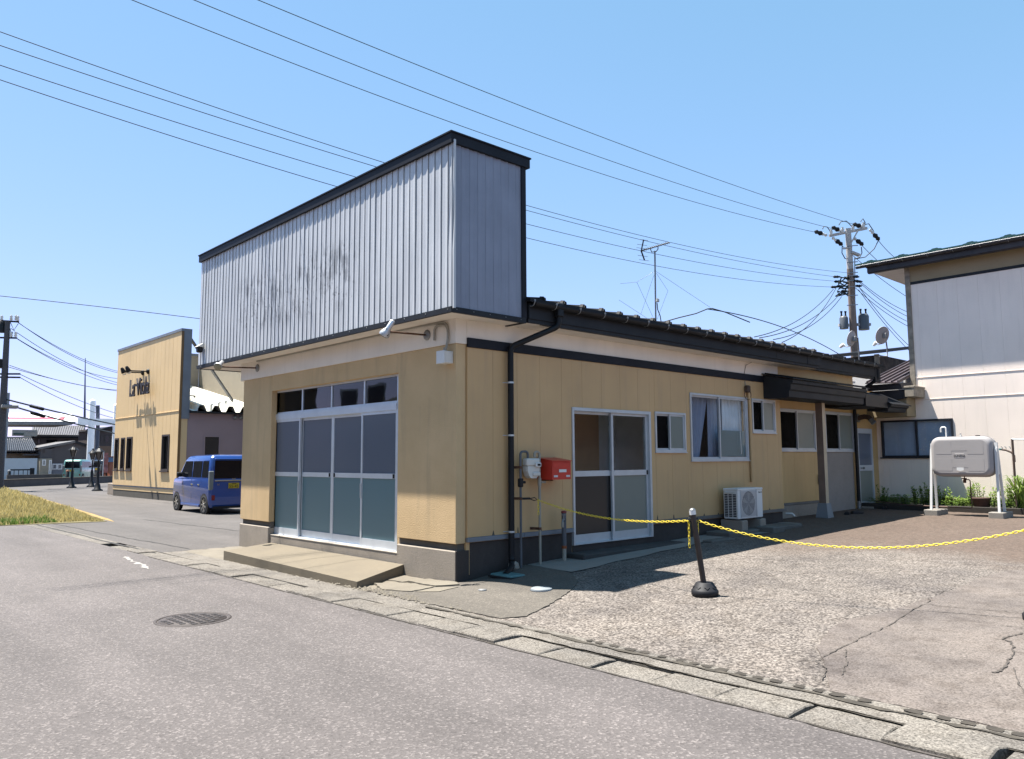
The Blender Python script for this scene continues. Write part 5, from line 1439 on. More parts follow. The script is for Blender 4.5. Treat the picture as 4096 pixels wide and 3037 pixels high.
# ------------------------------------------------------------------ utility pole on the right
k6 = crop(3200, 800, 1.836)
PD = 30.0
top = on_d(*k6(352, 210), PD); low = on_d(*k6(400, 1110), PD)
base = top + (low - top) * ((top.z) / (top.z - low.z))
pole = empty('utility_pole', base, 'tall utility pole with crossarm and transformers behind the shop roof', 'utility pole')
midp = top.lerp(low, .33)
MB().tube([top, midp], [.105, .12], 14).build('pole_shaft', POLEC, pole)
MB().tube([midp, base], [.121, .18], 14).build('pole_shaft', POLEB, pole)
ca, cb = on_d(*k6(215, 264), PD), on_d(*k6(492, 208), PD)
MB().bar(ca, cb, .09, .09).build('crossarm', POLEC, pole)
MB().bar(on_d(*k6(428, 222), PD - .1), on_d(*k6(365, 335), PD - .1), .04, .05).build('brace', POLEC, pole)
m = MB(); m.bar(on_d(*k6(318, 358), PD - .1), on_d(*k6(382, 345), PD - .1), .06, .06); m.bar(on_d(*k6(380, 385), PD - .1), on_d(*k6(436, 408), PD - .1), .16, .08); m.build('bracket', POLEC, pole)
for p in ((228, 240), (312, 225), (388, 210), (466, 190)):
    q = on_d(*k6(*p), PD); MB().lathe(q - Vector((0, 0, .1)), [(.05, 0), (.07, .03), (.04, .08), (.07, .11), (.04, .18), (.05, .22)], 10).build('insulator', CERAM, pole)
for (x, y), (x2, y2) in (((200, 262), (150, 245)), ((315, 237), (275, 218)), ((480, 205), (432, 190)), ((235, 275), (275, 305)), ((395, 280), (428, 305)), ((510, 215), (552, 262))):
    a, b = on_d(*k6(x, y), PD), on_d(*k6(x2, y2), PD); d = (b - a)
    MB().lathe(a, [(.02, 0), (.07, .05), (.03, .12), (.07, .17), (.03, .24), (.07, .29), (.03, .36)], 8, d).build('insulator', CERAM, pole)
    MB().lathe(b, [(.04, -.10), (.10, 0), (.06, .10), (.09, .16), (.03, .24)], 8, d).build('line_clamp', BLACK, pole)
for pts in (((165, 215), (175, 195), (200, 200), (225, 235)), ((285, 185), (300, 160), (340, 155), (385, 200)), ((445, 160), (462, 138), (478, 165), (475, 190)), ((480, 180), (505, 175), (535, 220), (545, 240)), ((310, 340), (308, 390), (330, 430), (350, 435)), ((580, 290), (545, 360), (480, 420), (400, 435)), ((450, 345), (455, 390), (440, 420), (400, 436))):
    MB().tube([on_d(*k6(*p), PD) for p in pts], .018, 5).build('jumper_cable', WIRE, pole)
def tbox(a, b, label):
    p, q = on_d(*k6(*a), PD), on_d(*k6(*b), PD); c = (p + q) / 2; hw_ = abs((q - p).dot(RT)) / 2; hh = abs(p.z - q.z) / 2
    m = MB(); m.lathe(c, [(hw_, -hh), (hw_, hh * .7), (hw_ * .8, hh), (.02, hh)], 14); m.build('transformer', M('transformer_grey', (0.16, 0.18, 0.21), .5), pole)
    for s in (-1, 1):
        MB().lathe(c + RT * hw_ * .5 * s + Vector((0, 0, hh)), [(.05, -.05), (.03, .1), (.05, .2)], 8).build('bushing', BLACK, pole)
    MB().bar(c + Vector((0, 0, -.1)) - RT * hw_ * 1.3, c + Vector((0, 0, -.1)) + RT * hw_ * 1.3, .12, .1).build('mount', POLEC, pole)
tbox((292, 855), (352, 948), ''); tbox((430, 838), (505, 955), '')
rr = random.Random(8)
for i in range(16):
    x, y = rr.uniform(275, 350), rr.uniform(560, 690)
    MB().tube([on_d(*k6(x, y), PD - .2), on_d(*k6(x + rr.uniform(-40, 30), y + rr.uniform(-30, 45)), PD - .3), on_d(*k6(355, y + rr.uniform(-20, 20)), PD - .1)], .025, 5).build('jumper_cable', WIRE, pole)
for p in ((262, 565), (270, 600), (245, 640), (285, 635), (320, 670), (405, 565), (428, 600), (425, 632), (405, 595)):
    q = on_d(*k6(*p), PD - .1); MB().lathe(q - RT * .1, [(.02, 0), (.055, .06), (.04, .12), (.055, .16), (.02, .26)], 8, RT).build('line_clamp', BLACK, pole)
for y in (538, 560, 595, 640, 705, 775, 340, 460):
    MB().bar(on_d(*k6(345, y), PD - .12), on_d(*k6(425, y - 6), PD - .12), .03, .03).build('step_bolt', STEEL, pole)
MB().tube([on_d(*k6(402, 425), PD - .1), on_d(*k6(404, 860), PD - .1)], .02, 6).build('riser_pipe', STEEL, pole)

# ------------------------------------------------------------------ overhead wires
def DD(x, y): return (x * 4096 / 2228, y * 3037 / 1652)
WG = 'overhead wires crossing the sky'
def wire(a, b, mid, r, label, grp=WG, lo=-.5, hi=5):
    s = fit_sag(a, b, mid, lo, hi) if mid else .3
    m = MB(); m.tube(hang(a, b, s, 70), r, 5)
    return tag(m.build('overhead_wire', WIRE), label, 'wire', grp)
for (lx, ly), (mx_, my_), rp, lab in (((-100, -158), (952, 261), (150, 245), 'lowest of the three high wires running to the pole top'), ((20, -168), (1186, 301), (275, 220), 'middle one of the three high wires running to the pole top'), ((150, -172), (1430, 345), (430, 190), 'topmost of the three high wires running to the pole top')):
    wire(on_d(*DD(lx, ly), 12.4), on_d(*k6(*rp), PD), DD(mx_, my_), .008, lab)
for (lx, ly), (mx_, my_), rp, lab in (((-150, 15), (840, 349), (345, 535), 'upper thin wire of the four passing behind the sign box'), ((-150, 48), (800, 360), (262, 565), 'second wire down of the four passing behind the sign box'), ((-150, 92), (760, 383), (270, 598), 'third wire down of the four passing behind the sign box'), ((-150, 123), (740, 402), (245, 640), 'lowest wire of the four passing behind the sign box')):
    wire(on_d(*DD(lx, ly), 11.5), on_d(*k6(*rp), PD), DD(mx_, my_), .007, lab)
k5 = crop(2050, 1100, 1.4374)
for i, (a, b) in enumerate((((1845, 82), (1390, 357)), ((1880, 112), (1420, 362)), ((1892, 125), (1500, 372)), ((1862, 72), (1550, 388)))):
    wire(on_d(*k5(*a), PD - .2), on_d(*k5(*b), 20), None, .012, ('steepest left service wire', 'second service wire', 'third service wire', 'crossing service wire')[i] + ' dropping from the pole to the shop roof', 'service wires at the right pole')
for i, (a, b) in enumerate((((430, 590), (785, 775)), ((430, 600), (785, 808)), ((430, 640), (785, 845)), ((400, 640), (785, 878)), ((430, 660), (795, 1055)), ((440, 650), (795, 1022)), ((550, 265), (745, 412)), ((450, 330), (775, 555)), ((275, 305), (775, 660)))):
    wire(on_d(*k6(*a), PD - .1), on_d(*k6(*b), 34) + (on_d(*k6(*b), 34) - on_d(*k6(*a), PD)) * .6, None, .012, ('thin', 'double', 'thick', 'lower', 'steep dashed', 'steep thin', 'topmost', 'second highest', 'long')[i] + ' wire leading from the pole behind the neighbour house', 'wires between pole and house')
wire(on_d(*DD(-60, 638), 40), on_d(*DD(560, 710), 45), DD(300, 677), .02, 'single wire low across the left sky ending behind the sign box')
wire(on_d(*crop(2500, 900, 4.13)(1350, 1388), 18), on_d(*k5(1900, 470), 24), DD(1700, 712), .012, 'drooping cable running along the shop roof towards the pole', 'service wires at the right pole', -3, 3)

# ------------------------------------------------------------------ television antenna
ka = crop(2500, 900, 4.13)
AD = 17.0
A = lambda x, y, d=AD: on_d(*ka(x, y), d)
bz = A(508, 1575); bb = bz.copy(); bb.z -= .5
ant = empty('tv_antenna', bb, 'thin television antenna mast with guy wires on the shop roof', 'antenna')
MB().tube([A(493, 430), bz, bb], .018, 8).build('mast', STEEL, ant)
MB().tube([A(275, 425), A(735, 290)], .015, 6).build('boom', STEEL, ant)
for i in range(14):
    t_ = i / 13; p = A(300 + 420 * t_, 418 - 124 * t_); MB().tube([p - FW * .12 - RT * .05, p + FW * .12 + RT * .05], .006, 5).build('element', STEEL, ant)
m = MB(); m.bar(A(308, 245), A(268, 430), .03, .02); m.bar(A(268, 430), A(322, 583), .03, .02); m.build('reflector', CHAR, ant)
for y, x in ((247, 305), (330, 285), (385, 275), (512, 295), (583, 318)):
    MB().tube([A(x - 85, y - 10), A(x + 80, y + 12)], .005, 5).build('element', STEEL, ant)
MB().tube([A(545, 350), A(545, 400), A(515, 440), A(440, 450), A(415, 380)], .012, 6).build('bracket', STEEL, ant)
MB().cbox(A(525, 1215) - Vector((.03, .03, .08)), A(540, 1240) + Vector((.03, .03, .03)), .01).build('booster', OFFW, ant)
MB().tube([A(530, 1290), A(540, 1400), A(580, 1500), A(600, 1620)], .010, 6).build('cable', BLACK, ant)
for pts in (((475, 775), (195, 945), (-80, 970)), ((195, 945), (460, 1520)), ((478, 830), (260, 1480)), ((515, 770), (1410, 1365)), ((520, 800), (710, 1090), (530, 1560)), ((-100, 1240), (360, 1540))):
    MB().tube([A(*p) for p in pts], .0035, 5).build('guy_wire', STEEL, ant)
m = MB(); m.tube([A(650, 1600), A(900, 1530), A(1170, 1465), A(1360, 1388), A(1440, 1380), A(1650, 1440), A(2065, 1610)], .012, 6); m.build('cable', WIRE, ant)

# ------------------------------------------------------------------ laundry stand at the right edge
lx = on_y(*k7(1778, 900), 13.1).x
zt_ = on_y(*k7(1778, 530), 13.1).z; zb = yard_z(lx, 13.1)
lau = empty('laundry_stand', (lx, 13.1, zb), 'brown laundry pole stand with a hooked arm at the right edge', 'laundry stand')
MB().tube([(lx, 13.1, zb - .05), (lx, 13.1, zt_)], .024, 10).build('post', BROWN, lau)
z_ = lambda x, y: on_y(*k7(x, y), 13.1)
MB().tube([z_(1774, 720), z_(1770, 668), z_(1745, 640), z_(1700, 622), z_(1655, 615)], .02, 8).build('curved_arm', BROWN, lau)
for x in (1663, 1693, 1728): MB().tube([z_(x + 10, 612), z_(x + 8, 600), z_(x - 3, 592)], .008, 6).build('hook', STEEL, lau)
MB().tube([z_(1752, 532), z_(2100, 533)], .018, 8).build('cross_pole', ALUD, lau)
MB().lathe(z_(1658, 615), [(.022, -.02), (.022, .03)], 8, -RT).build('end_cap', TEAL, lau)

# ------------------------------------------------------------------ planting bed
pb = empty('planter_kerb', (3, 13.0, .35), 'dark low kerb edging the planting bed along the neighbour house', 'kerb')
m = MB(); m.cbox((-.35, 12.95, .2), (3.2, 13.05, .50), .01); m.build('kerb_block', mat_concrete('dark_kerb', (0.085, 0.075, 0.065), (0.06, 0.052, 0.045)), pb)
m = MB(); m.cbox((3.22, 12.95, .2), (9, 13.06, .53), .01); m.build('kerb_block', KERBC, pb)
soil = MB().box((-.39, 13.05, .2), (9, YN - .012, .46)).build('soil_bed', DIRT); tag(soil, kind='structure')
def leaf_mat(name, a, b):
    m, nt, bs, tc = newmat(name); a, b = alb(a, .9), alb(b, .9)
    c = mix(nt, ramp(nt, noise(nt, tc, 9, 2), [(.35, 0.), (.65, 1.)]), a, b)
    nt.links.new(c, bs.inputs['Base Color']); setp(bs, .55, 0, .4)
    bs.inputs['Transmission Weight'].default_value = 0
    tl = nd(nt, 'ShaderNodeBsdfTranslucent'); nt.links.new(c, tl.inputs[0])
    mx = nd(nt, 'ShaderNodeMixShader'); mx.inputs[0].default_value = .35
    nt.links.new(bs.outputs[0], mx.inputs[1]); nt.links.new(tl.outputs[0], mx.inputs[2]); nt.links.new(mx.outputs[0], nt.nodes['Material Output'].inputs[0])
    return m
LEAF = leaf_mat('lily_leaf', (0.10, 0.17, 0.030), (0.20, 0.27, 0.055))
LEAF2 = leaf_mat('low_weed_leaf', (0.085, 0.16, 0.03), (0.17, 0.24, 0.05))
STEM = M('green_stem', (0.12, 0.17, 0.05), .6)
def leafq(m, p, d, L, w, droop):
    d = d.normalized(); s = d.cross(Vector((0, 0, 1)))
    s = s.normalized() if s.length > .05 else Vector((1, 0, 0))
    a = p; b = p + d * L * .5 + s * w / 2; c = p + d * L * .5 - s * w / 2 ; e = p + d * L + Vector((0, 0, -droop * L))
    m.add([a, c, e, b], [(0, 1, 2, 3)])
def stalk(x, y, z, h, n, rng):
    g_ = []; 
    st = MB(); lf = MB()
    for s in range(n + 3):
        bx, by = x + rng.uniform(-.07, .07), y + rng.uniform(-.06, .06)
        hh = h * rng.uniform(.65, 1.0); lean = Vector((rng.uniform(-.10, .10), rng.uniform(-.10, .04), 0))
        st.tube([(bx, by, z), (bx + lean.x * .5, by + lean.y * .5, z + hh * .5), (bx + lean.x, by + lean.y, z + hh)], [.006, .005, .003], 5)
        k = int(hh / .018)
        for i in range(k):
            t_ = i / k
            if t_ < .12: continue
            p = Vector((bx + lean.x * t_, by + lean.y * t_, z + hh * t_))
            a_ = i * 2.4 + rng.uniform(-.3, .3)
            d = Vector((math.cos(a_), math.sin(a_), .25 + .7 * t_))
            leafq(lf, p, d, rng.uniform(.085, .13) * (1.1 - .5 * t_), .036, .3 * (1 - t_))
    return st, lf
rr = random.Random(17)
PLG = 'leafy stems in the planting bed'
specs = [(680, 1.0, 900, 3), (780, .25, 1020, 2), (950, .95, 915, 5), (1010, 1.0, 885, 5), (1060, .7, 905, 4), (1135, 1.1, 890, 5), (1185, .8, 925, 5), (1225, .6, 965, 4), (1280, .4, 1000, 4), (1320, .4, 1010, 3), (1405, .9, 905, 4), (1430, .6, 985, 4), (1475, 1.1, 875, 3), (1540, .5, 1000, 3), (1580, .6, 960, 2), (1650, .9, 905, 4), (1715, .9, 905, 3), (1745, .7, 945, 3), (880, .4, 1010, 3), (1360, .4, 1015, 3), (1690, .4, 1010, 3)]
words = ['lone upright', 'short sprawling', 'dark tipped', 'tallest bushy', 'dense', 'broad upright', 'sloping', 'low rounded', 'squat', 'small', 'narrow upright', 'yellowish', 'isolated tall', 'sparse', 'thin', 'full', 'slender', 'loose', 'low', 'trailing', 'brownish low']
wh = ['next to the back door', 'near the back door', 'left of the tank', 'just left of the left tank leg', 'behind the left tank leg', 'right of the left tank leg', 'under the left half of the tank', 'left of the hose coil', 'in front of the hose coil', 'right of the hose coil', 'right of the copper pipe', 'at the foot of the copper pipe', 'under the right half of the tank', 'left of the right tank leg', 'touching the right tank leg', 'right of the right tank leg', 'left of the laundry stand', 'touching the laundry stand', 'at the left end of the bushes', 'between pipe and hose', 'right of the tank']
for i, (x, h, ytop, n) in enumerate(specs):
    y = 13.35 + rr.uniform(-.15, .35)
    p = on_y(*k7(x, ytop), y); z = .46
    t = empty('leafy_plant', (p.x, y, z), words[i] + ' leafy plant ' + wh[i] + ', in the planting bed', 'plant', PLG)
    st, lf = stalk(p.x, y, z, p.z - z, n, rr)
    st.build('stem', STEM, t); lf.build('foliage', LEAF, t)
# broad grassy clump at the right edge
def clump(x, y, z, h, n, spread, mat, label, w=.03):
    t = empty('grassy_clump', (x, y, z), label, 'plant'); m = MB()
    for i in range(n):
        a = rr.uniform(0, 6.28); L = h * rr.uniform(.6, 1.05); sp = spread * rr.uniform(.3, 1)
        b = Vector((x + rr.uniform(-.08, .08), y + rr.uniform(-.08, .08), z)); d = Vector((math.cos(a) * sp, math.sin(a) * sp, 0)); sd = Vector((-math.sin(a), math.cos(a), 0)) * w / 2
        p1 = b + d * .35 + Vector((0, 0, L * .65)); p2 = b + d * .75 + Vector((0, 0, L * .95)); p3 = b + d * 1.25 + Vector((0, 0, L * .85))
        m.add([b - sd, b + sd, p1 + sd, p1 - sd, p2 + sd * .7, p2 - sd * .7, p3], [(0, 1, 2, 3), (3, 2, 4, 5), (5, 4, 6)])
    m.build('blades', mat, t); return t
p = on_y(*k7(1830, 1000), 13.2)
clump(p.x, 13.2, .46, .75, 110, .45, LEAF, 'grassy clump of long arching leaves by the laundry stand')
m = MB()
for i in range(5200):
    x = rr.uniform(-.3, 4.2); y = rr.uniform(13.08, 14.1)
    dens = .5 + .5 * math.sin(x * 2.1 + 1) * math.sin(x * 5.3)
    if rr.random() > .35 + .5 * dens: continue
    a = rr.uniform(0, 6.28); h = rr.uniform(.02, .20) * (.6 + .6 * dens)
    leafq(m, Vector((x, y, .46 + h)), Vector((math.cos(a), math.sin(a), rr.uniform(.1, .8))), rr.uniform(.04, .085), .028, .2)
tag(m.build('ground_cover', LEAF2), 'low weeds covering the soil of the planting bed', 'ground cover', kind='stuff')
p = on_y(*k7(1500, 1080), 13.15)
t = empty('flower_pot', (p.x, 13.15, .46), 'brown flower pot half hidden among the plants behind the tank', 'flower pot')
MB().lathe((p.x, 13.15, .46), [(.10, 0), (.15, .02), (.18, .20), (.19, .21), (.19, .24), (.16, .24)], 18).build('pot', M('terracotta_dark', (0.11, 0.055, 0.042), .8), t)
p = on_y(*k7(1275, 1015), 13.7)
m = MB(); m.tube([(p.x + .25 * math.cos(i * .2618), 13.7 + .12 * math.sin(i * .2618), .62 + .02 * math.sin(i)) for i in range(24)], .015, 6, closed=True)
tag(m.build('hose_coil', M('yellow_green_hose', (0.38, 0.40, 0.12), .5)), 'coil of yellow green hose lying behind the tank', 'hose')
p = on_y(*k7(845, 985), 13.2)
m = MB(); m.tube([(p.x - .02, 13.2, .45), (p.x - .02, 13.2, .62), (p.x + .01, 13.2, .66), (p.x + .05, 13.2, .60), (p.x + .06, 13.2, .45)], .008, 6); tag(m.build('wire_hoop', BLACK), 'small black wire hoop standing in the bed near the back door', 'hoop')

# ================================================================== YELLOW SHOP ACROSS THE SIDE STREET
q1 = crop(0, 1200, 1.573); y4 = crop(420, 1280, 3.1776); v3 = crop(0, 1550, 3.671); w5 = crop(650, 1780, 5.163)
YF = 5.147
YX0, YX1 = -32.35, -24.14
YEL = M('ochre_siding', (0.47, 0.335, 0.18), .65, k=1, var=.05, vs=.8, bmp=.1, bs_=40)
PURP = M('taupe_wall', (0.205, 0.155, 0.165), .75, k=1, var=.06, vs=1)
GTRIM = M('blue_grey_trim', (0.30, 0.34, 0.40), .5)
ys_ = empty('ochre_shop', (-28, YF, 0), 'ochre clad shop with a slanted false front and lettering across the side street', 'shop')
zR, zL, zM, zB = 6.95, 6.86, 3.62, .52
wins = [(-32.2, 1.22, -31.62, 2.70), (-31.28, 1.22, -30.72, 2.70), (-30.45, 1.21, -29.68, 2.71), (-25.9, 1.215, -25.05, 2.70)]
m = MB()
for a, z0, b, z1 in cells(YX0, YX1, .3, zL, wins): m.box((a, YF + .03, z0), (b, YF + .35, z1))
fw_ = m.build('front_wall', YEL, ys_)
x = YX0
while x < YX1 - .05:
    b = min(x + .4555, YX1)
    for tier in ((zB, zM - .02), (zM + .02, zL)):
        for p, z0, r_, z1 in cells(x, b, *tier, wins):
            MB().cbox((p + .003, YF, z0), (r_ - .003, YF + .028, z1), .004).build('siding_board', YEL, fw_)
    x += .4555
MB().box((YX0 - .03, YF - .03, zL), (YX1 + .05, YF + .40, zL + .11)).build('cap_flashing', GTRIM, ys_)
MB().cbox((YX0, YF - .02, zM - .018), (YX1, YF + .025, zM + .018), .005).build('joint_strip', YEL, fw_)
MB().box((YX1 + .001, YF - .005, zB), (YX1 + .03, YF + .09, zL)).build('corner_trim', M('brown_trim', (.33, .18, .06), .6), ys_)
MB().box((YX1 + .001, YF + .0905, 3.3), (YX1 + .05, YF + .40, zL)).build('edge_trim', GTRIM, ys_)
MB().box((YX0 + .02, YF + .04, -.3), (YX1 - .02, YF + .3, zB - .06)).build('foundation', KERBC, ys_)
MB().box((YX0, YF + .01, zB - .059), (YX1, YF + .3, zB - .002)).build('base_moulding', GTRIM, ys_)
WFR = M('brown_window_frame', (0.09, 0.065, 0.06), .5)
for i, (a, z0, b, z1) in enumerate(wins):
    m = MB(); f = .07
    m.box((a, YF - .03, z0), (a + f, YF + .2, z1)); m.box((b - f, YF - .03, z0), (b, YF + .2, z1)); m.box((a + f, YF - .03, z0), (b - f, YF + .2, z0 + f)); m.box((a + f, YF - .03, z1 - f), (b - f, YF + .2, z1))
    o = m.build('window', WFR, ys_)
    MB().box((a + f, YF + .06, z0 + f), (b - f, YF + .07, z1 - f)).build('pane', GLASSD, o)
    MB().box((a + f, YF + .25, z0), (b - f, YF + .26, z1)).build('window_backing', M('pale_blind', (.45, .55, .55), .8) if i == 3 else DARK, o)  # last window has a pale blind, the others a plain dark sheet
    MB().box((a - .05, YF - .07, z0 - .06), (b + .05, YF + .02, z0 - .002)).build('sill', WFR, o)
# lettering held off the wall, with its lamps
p = on_y(*y4(497, 960), YF)
lettering('lettering', 'La Viola', 1.12, .03, (p.x, YF - .22, p.z), (1, 0, 0), (0, 0, 1), M('dark_letter', (.035, .025, .03), .5), ys_, .72)
m = MB(); pa, pb_ = on_y(*y4(433, 848), YF), on_y(*y4(568, 820), YF)
rr = random.Random(6)
for i in range(13):
    u = i / 13; m.box((pa.x + (pb_.x - pa.x) * u, YF - .23, pa.z - .02), (pa.x + (pb_.x - pa.x) * (u + .05), YF - .20, pa.z + .06 + rr.uniform(0, .05)))
m.build('small_lettering', bpy.data.materials['dark_letter'], ys_)
for (b, e) in (((555, 655), (282, 645)), ((488, 672), (222, 662))):
    P = on_y(*y4(*b), YF); E_ = on_x(*y4(*e), P.x)
    lp = empty('sign_lamp', P, ('upper right' if b[0] > 500 else 'lower left') + ' sign lamp on a thin arm above the ochre shop lettering', 'lamp', 'sign lamps on the ochre shop')
    MB().tube([P, E_], .03, 6).build('arm', BLACK, lp); MB().lathe(P, [(.12, 0), (.12, -.05), (.05, -.1)], 10, (0, 1, 0)).build('wall_plate', BLACK, lp)
    MB().lathe(E_ + Vector((0, 0, .1)), [(.04, .1), (.07, .05), (.11, -.13), (.10, -.16)], 12, Vector((.0, -.5, 1))).build('shade', BLACK, lp)
    MB().lathe(E_ + Vector((0, .08, -.07)), [(.09, 0), (.07, -.05), (.0, -.07)], 12, Vector((.0, -.5, 1))).build('bulb', WHITEP, lp)
# side body with folded roof
XS = YX1 - .02
m = MB(); m.box((XS - 9, YF + .36, -.2), (XS, 16, 3.55)); m.build('side_wall', PURP, ys_)
a, b = on_x(*q1(1290, 860), XS), on_x(*q1(1372, 1010), XS)
m = MB(); m.box((XS + .001, a.y - .06, 1.2), (XS + .03, a.y, a.z + .05)); m.box((XS + .001, b.y, 1.2), (XS + .03, b.y + .06, a.z + .05)); m.box((XS + .001, a.y, a.z - .01), (XS + .03, b.y, a.z + .05)); wo = m.build('window', PURP, ys_)
MB().box((XS + .001, a.y, 1.2), (XS + .012, b.y, a.z - .01)).build('pane', M('black_pane', (.012, .015, .03), .12), wo)
for px_ in (1478, 1514):
    c = on_x(*q1(px_, 740), XS); MB().lathe(c, [(.09, 0), (.09, .08), (.03, .11)], 12, (1, 0, 0)).build('vent_cap', GREY, ys_)
WR = M('white_folded_roof', (0.74, 0.73, 0.66), .45, .1, var=.04)
XU = XS - 7.5; zU = on_x(*q1(1350, 577), XU).z
m = MB(); y = YF + .40; pts = []
while y < 16:
    pts += [(y, 0), (y + .18, 0), (y + .30, .24), (y + .48, .24)]; y += .60
lo = [(XS + .35, y, 3.62 + h) for y, h in pts]; hi = [(XU, y, zU + h) for y, h in pts]
n = len(pts)
m.add(lo + hi, [(i, i + 1, n + i + 1, n + i) for i in range(n - 1)])
rf = m.build('folded_roof', WR, ys_)
MB().box((XS - .2, YF + .40, 3.55), (XS + .30, 16, 3.615)).build('eave_beam', CHAR, ys_)
yc = on_x(*q1(1252, 450), XU).y
zc = on_x(*q1(1200, 352), XU).z
BEI = M('beige_block', (0.60, 0.53, 0.42), .8, var=.06, vs=.6, bmp=.4, bs_=6)
MB().box((XU - .6, YF + .5, 2), (XU - .02, yc, zc)).build('upper_block', BEI, ys_)
MB().box((XU - .6, YF + .4, zc), (XU + .05, yc, zc + .12)).build('upper_cap', GTRIM, ys_)
zc2 = on_y(*q1(1400, 250), yc).z
MB().box((XU - .01, yc, 2), (-12.5, yc + .3, zc + 1.2)).build('upper_block', BEI, ys_)
P1 = on_y(*q1(1180, 215), YF + .4); P2 = on_x(*q1(1482, 662), XS - 2.2)
MB().bar(P1, P2, .09, .09).build('brace', PVC, ys_)
m = MB(); P3 = on_x(*q1(1462, 668), XS - 2.2); m.bar(P3, P3 + Vector((0, .9, .0)), .05, .05); m.bar(P3, P3 - Vector((0, 0, .3)), .06, .06); P4 = on_x(*q1(1225, 605), XS - 2.2); m.bar(P4, P4 - Vector((0, .9, 0)), .05, .05); m.bar(P4, P4 - Vector((0, 0, .25)), .06, .06); m.build('brace_foot', PVC, ys_)
e = on_z(*v3(1590, 1480)); st = on_y(*v3(1575, 1480), YF + .8)
tag(MB().cbox((YX0 - 1.8, YF + .3, 0), (YX0 - .02, YF + 1.6, .55), .02).build('entrance_step', M('beige_tile', (.55, .45, .36), .7)), 'beige tiled step at the left end of the ochre shop', 'step')

# ================================================================== CARS
def car_paint(name, col):
    m, nt, bs, tc = newmat(name); bs.inputs['Base Color'].default_value = (*col, 1)
    setp(bs, .35, .15, .5); bs.inputs['Coat Weight'].default_value = 1; bs.inputs['Coat Roughness'].default_value = .04
    return m
TYRE = M('tyre', (.022, .022, .023), .8); RIM = M('alloy_rim', (.60, .60, .62), .25, .9, var=.03); CGL = M('car_glass', (.012, .014, .02), .05, 0, var=0.0, spec=.35)
CHROME = M('chrome', (.75, .75, .77), .12, 1.0, var=.02); TAIL = M('tail_lamp', (.33, .36, .36), .15, var=.1); REDL = M('red_lens', (.35, .02, .03), .2)
RGS = [(.20, -.38, 2.90, .68, .08), (.28, -.42, 2.96, .725, .10), (.60, -.43, 2.98, .738, .10), (.92, -.42, 2.97, .738, .11), (1.00, -.415, 2.93, .735, .12), (1.04, -.41, 2.84, .730, .12), (1.07, -.405, 2.50, .726, .10), (1.35, -.38, 2.22, .705, .10), (1.62, -.35, 1.95, .685, .10), (1.70, -.32, 1.82, .670, .11), (1.755, -.27, 1.68, .635, .13), (1.785, -.18, 1.50, .55, .16), (1.795, -.05, 1.30, .42, .2)]
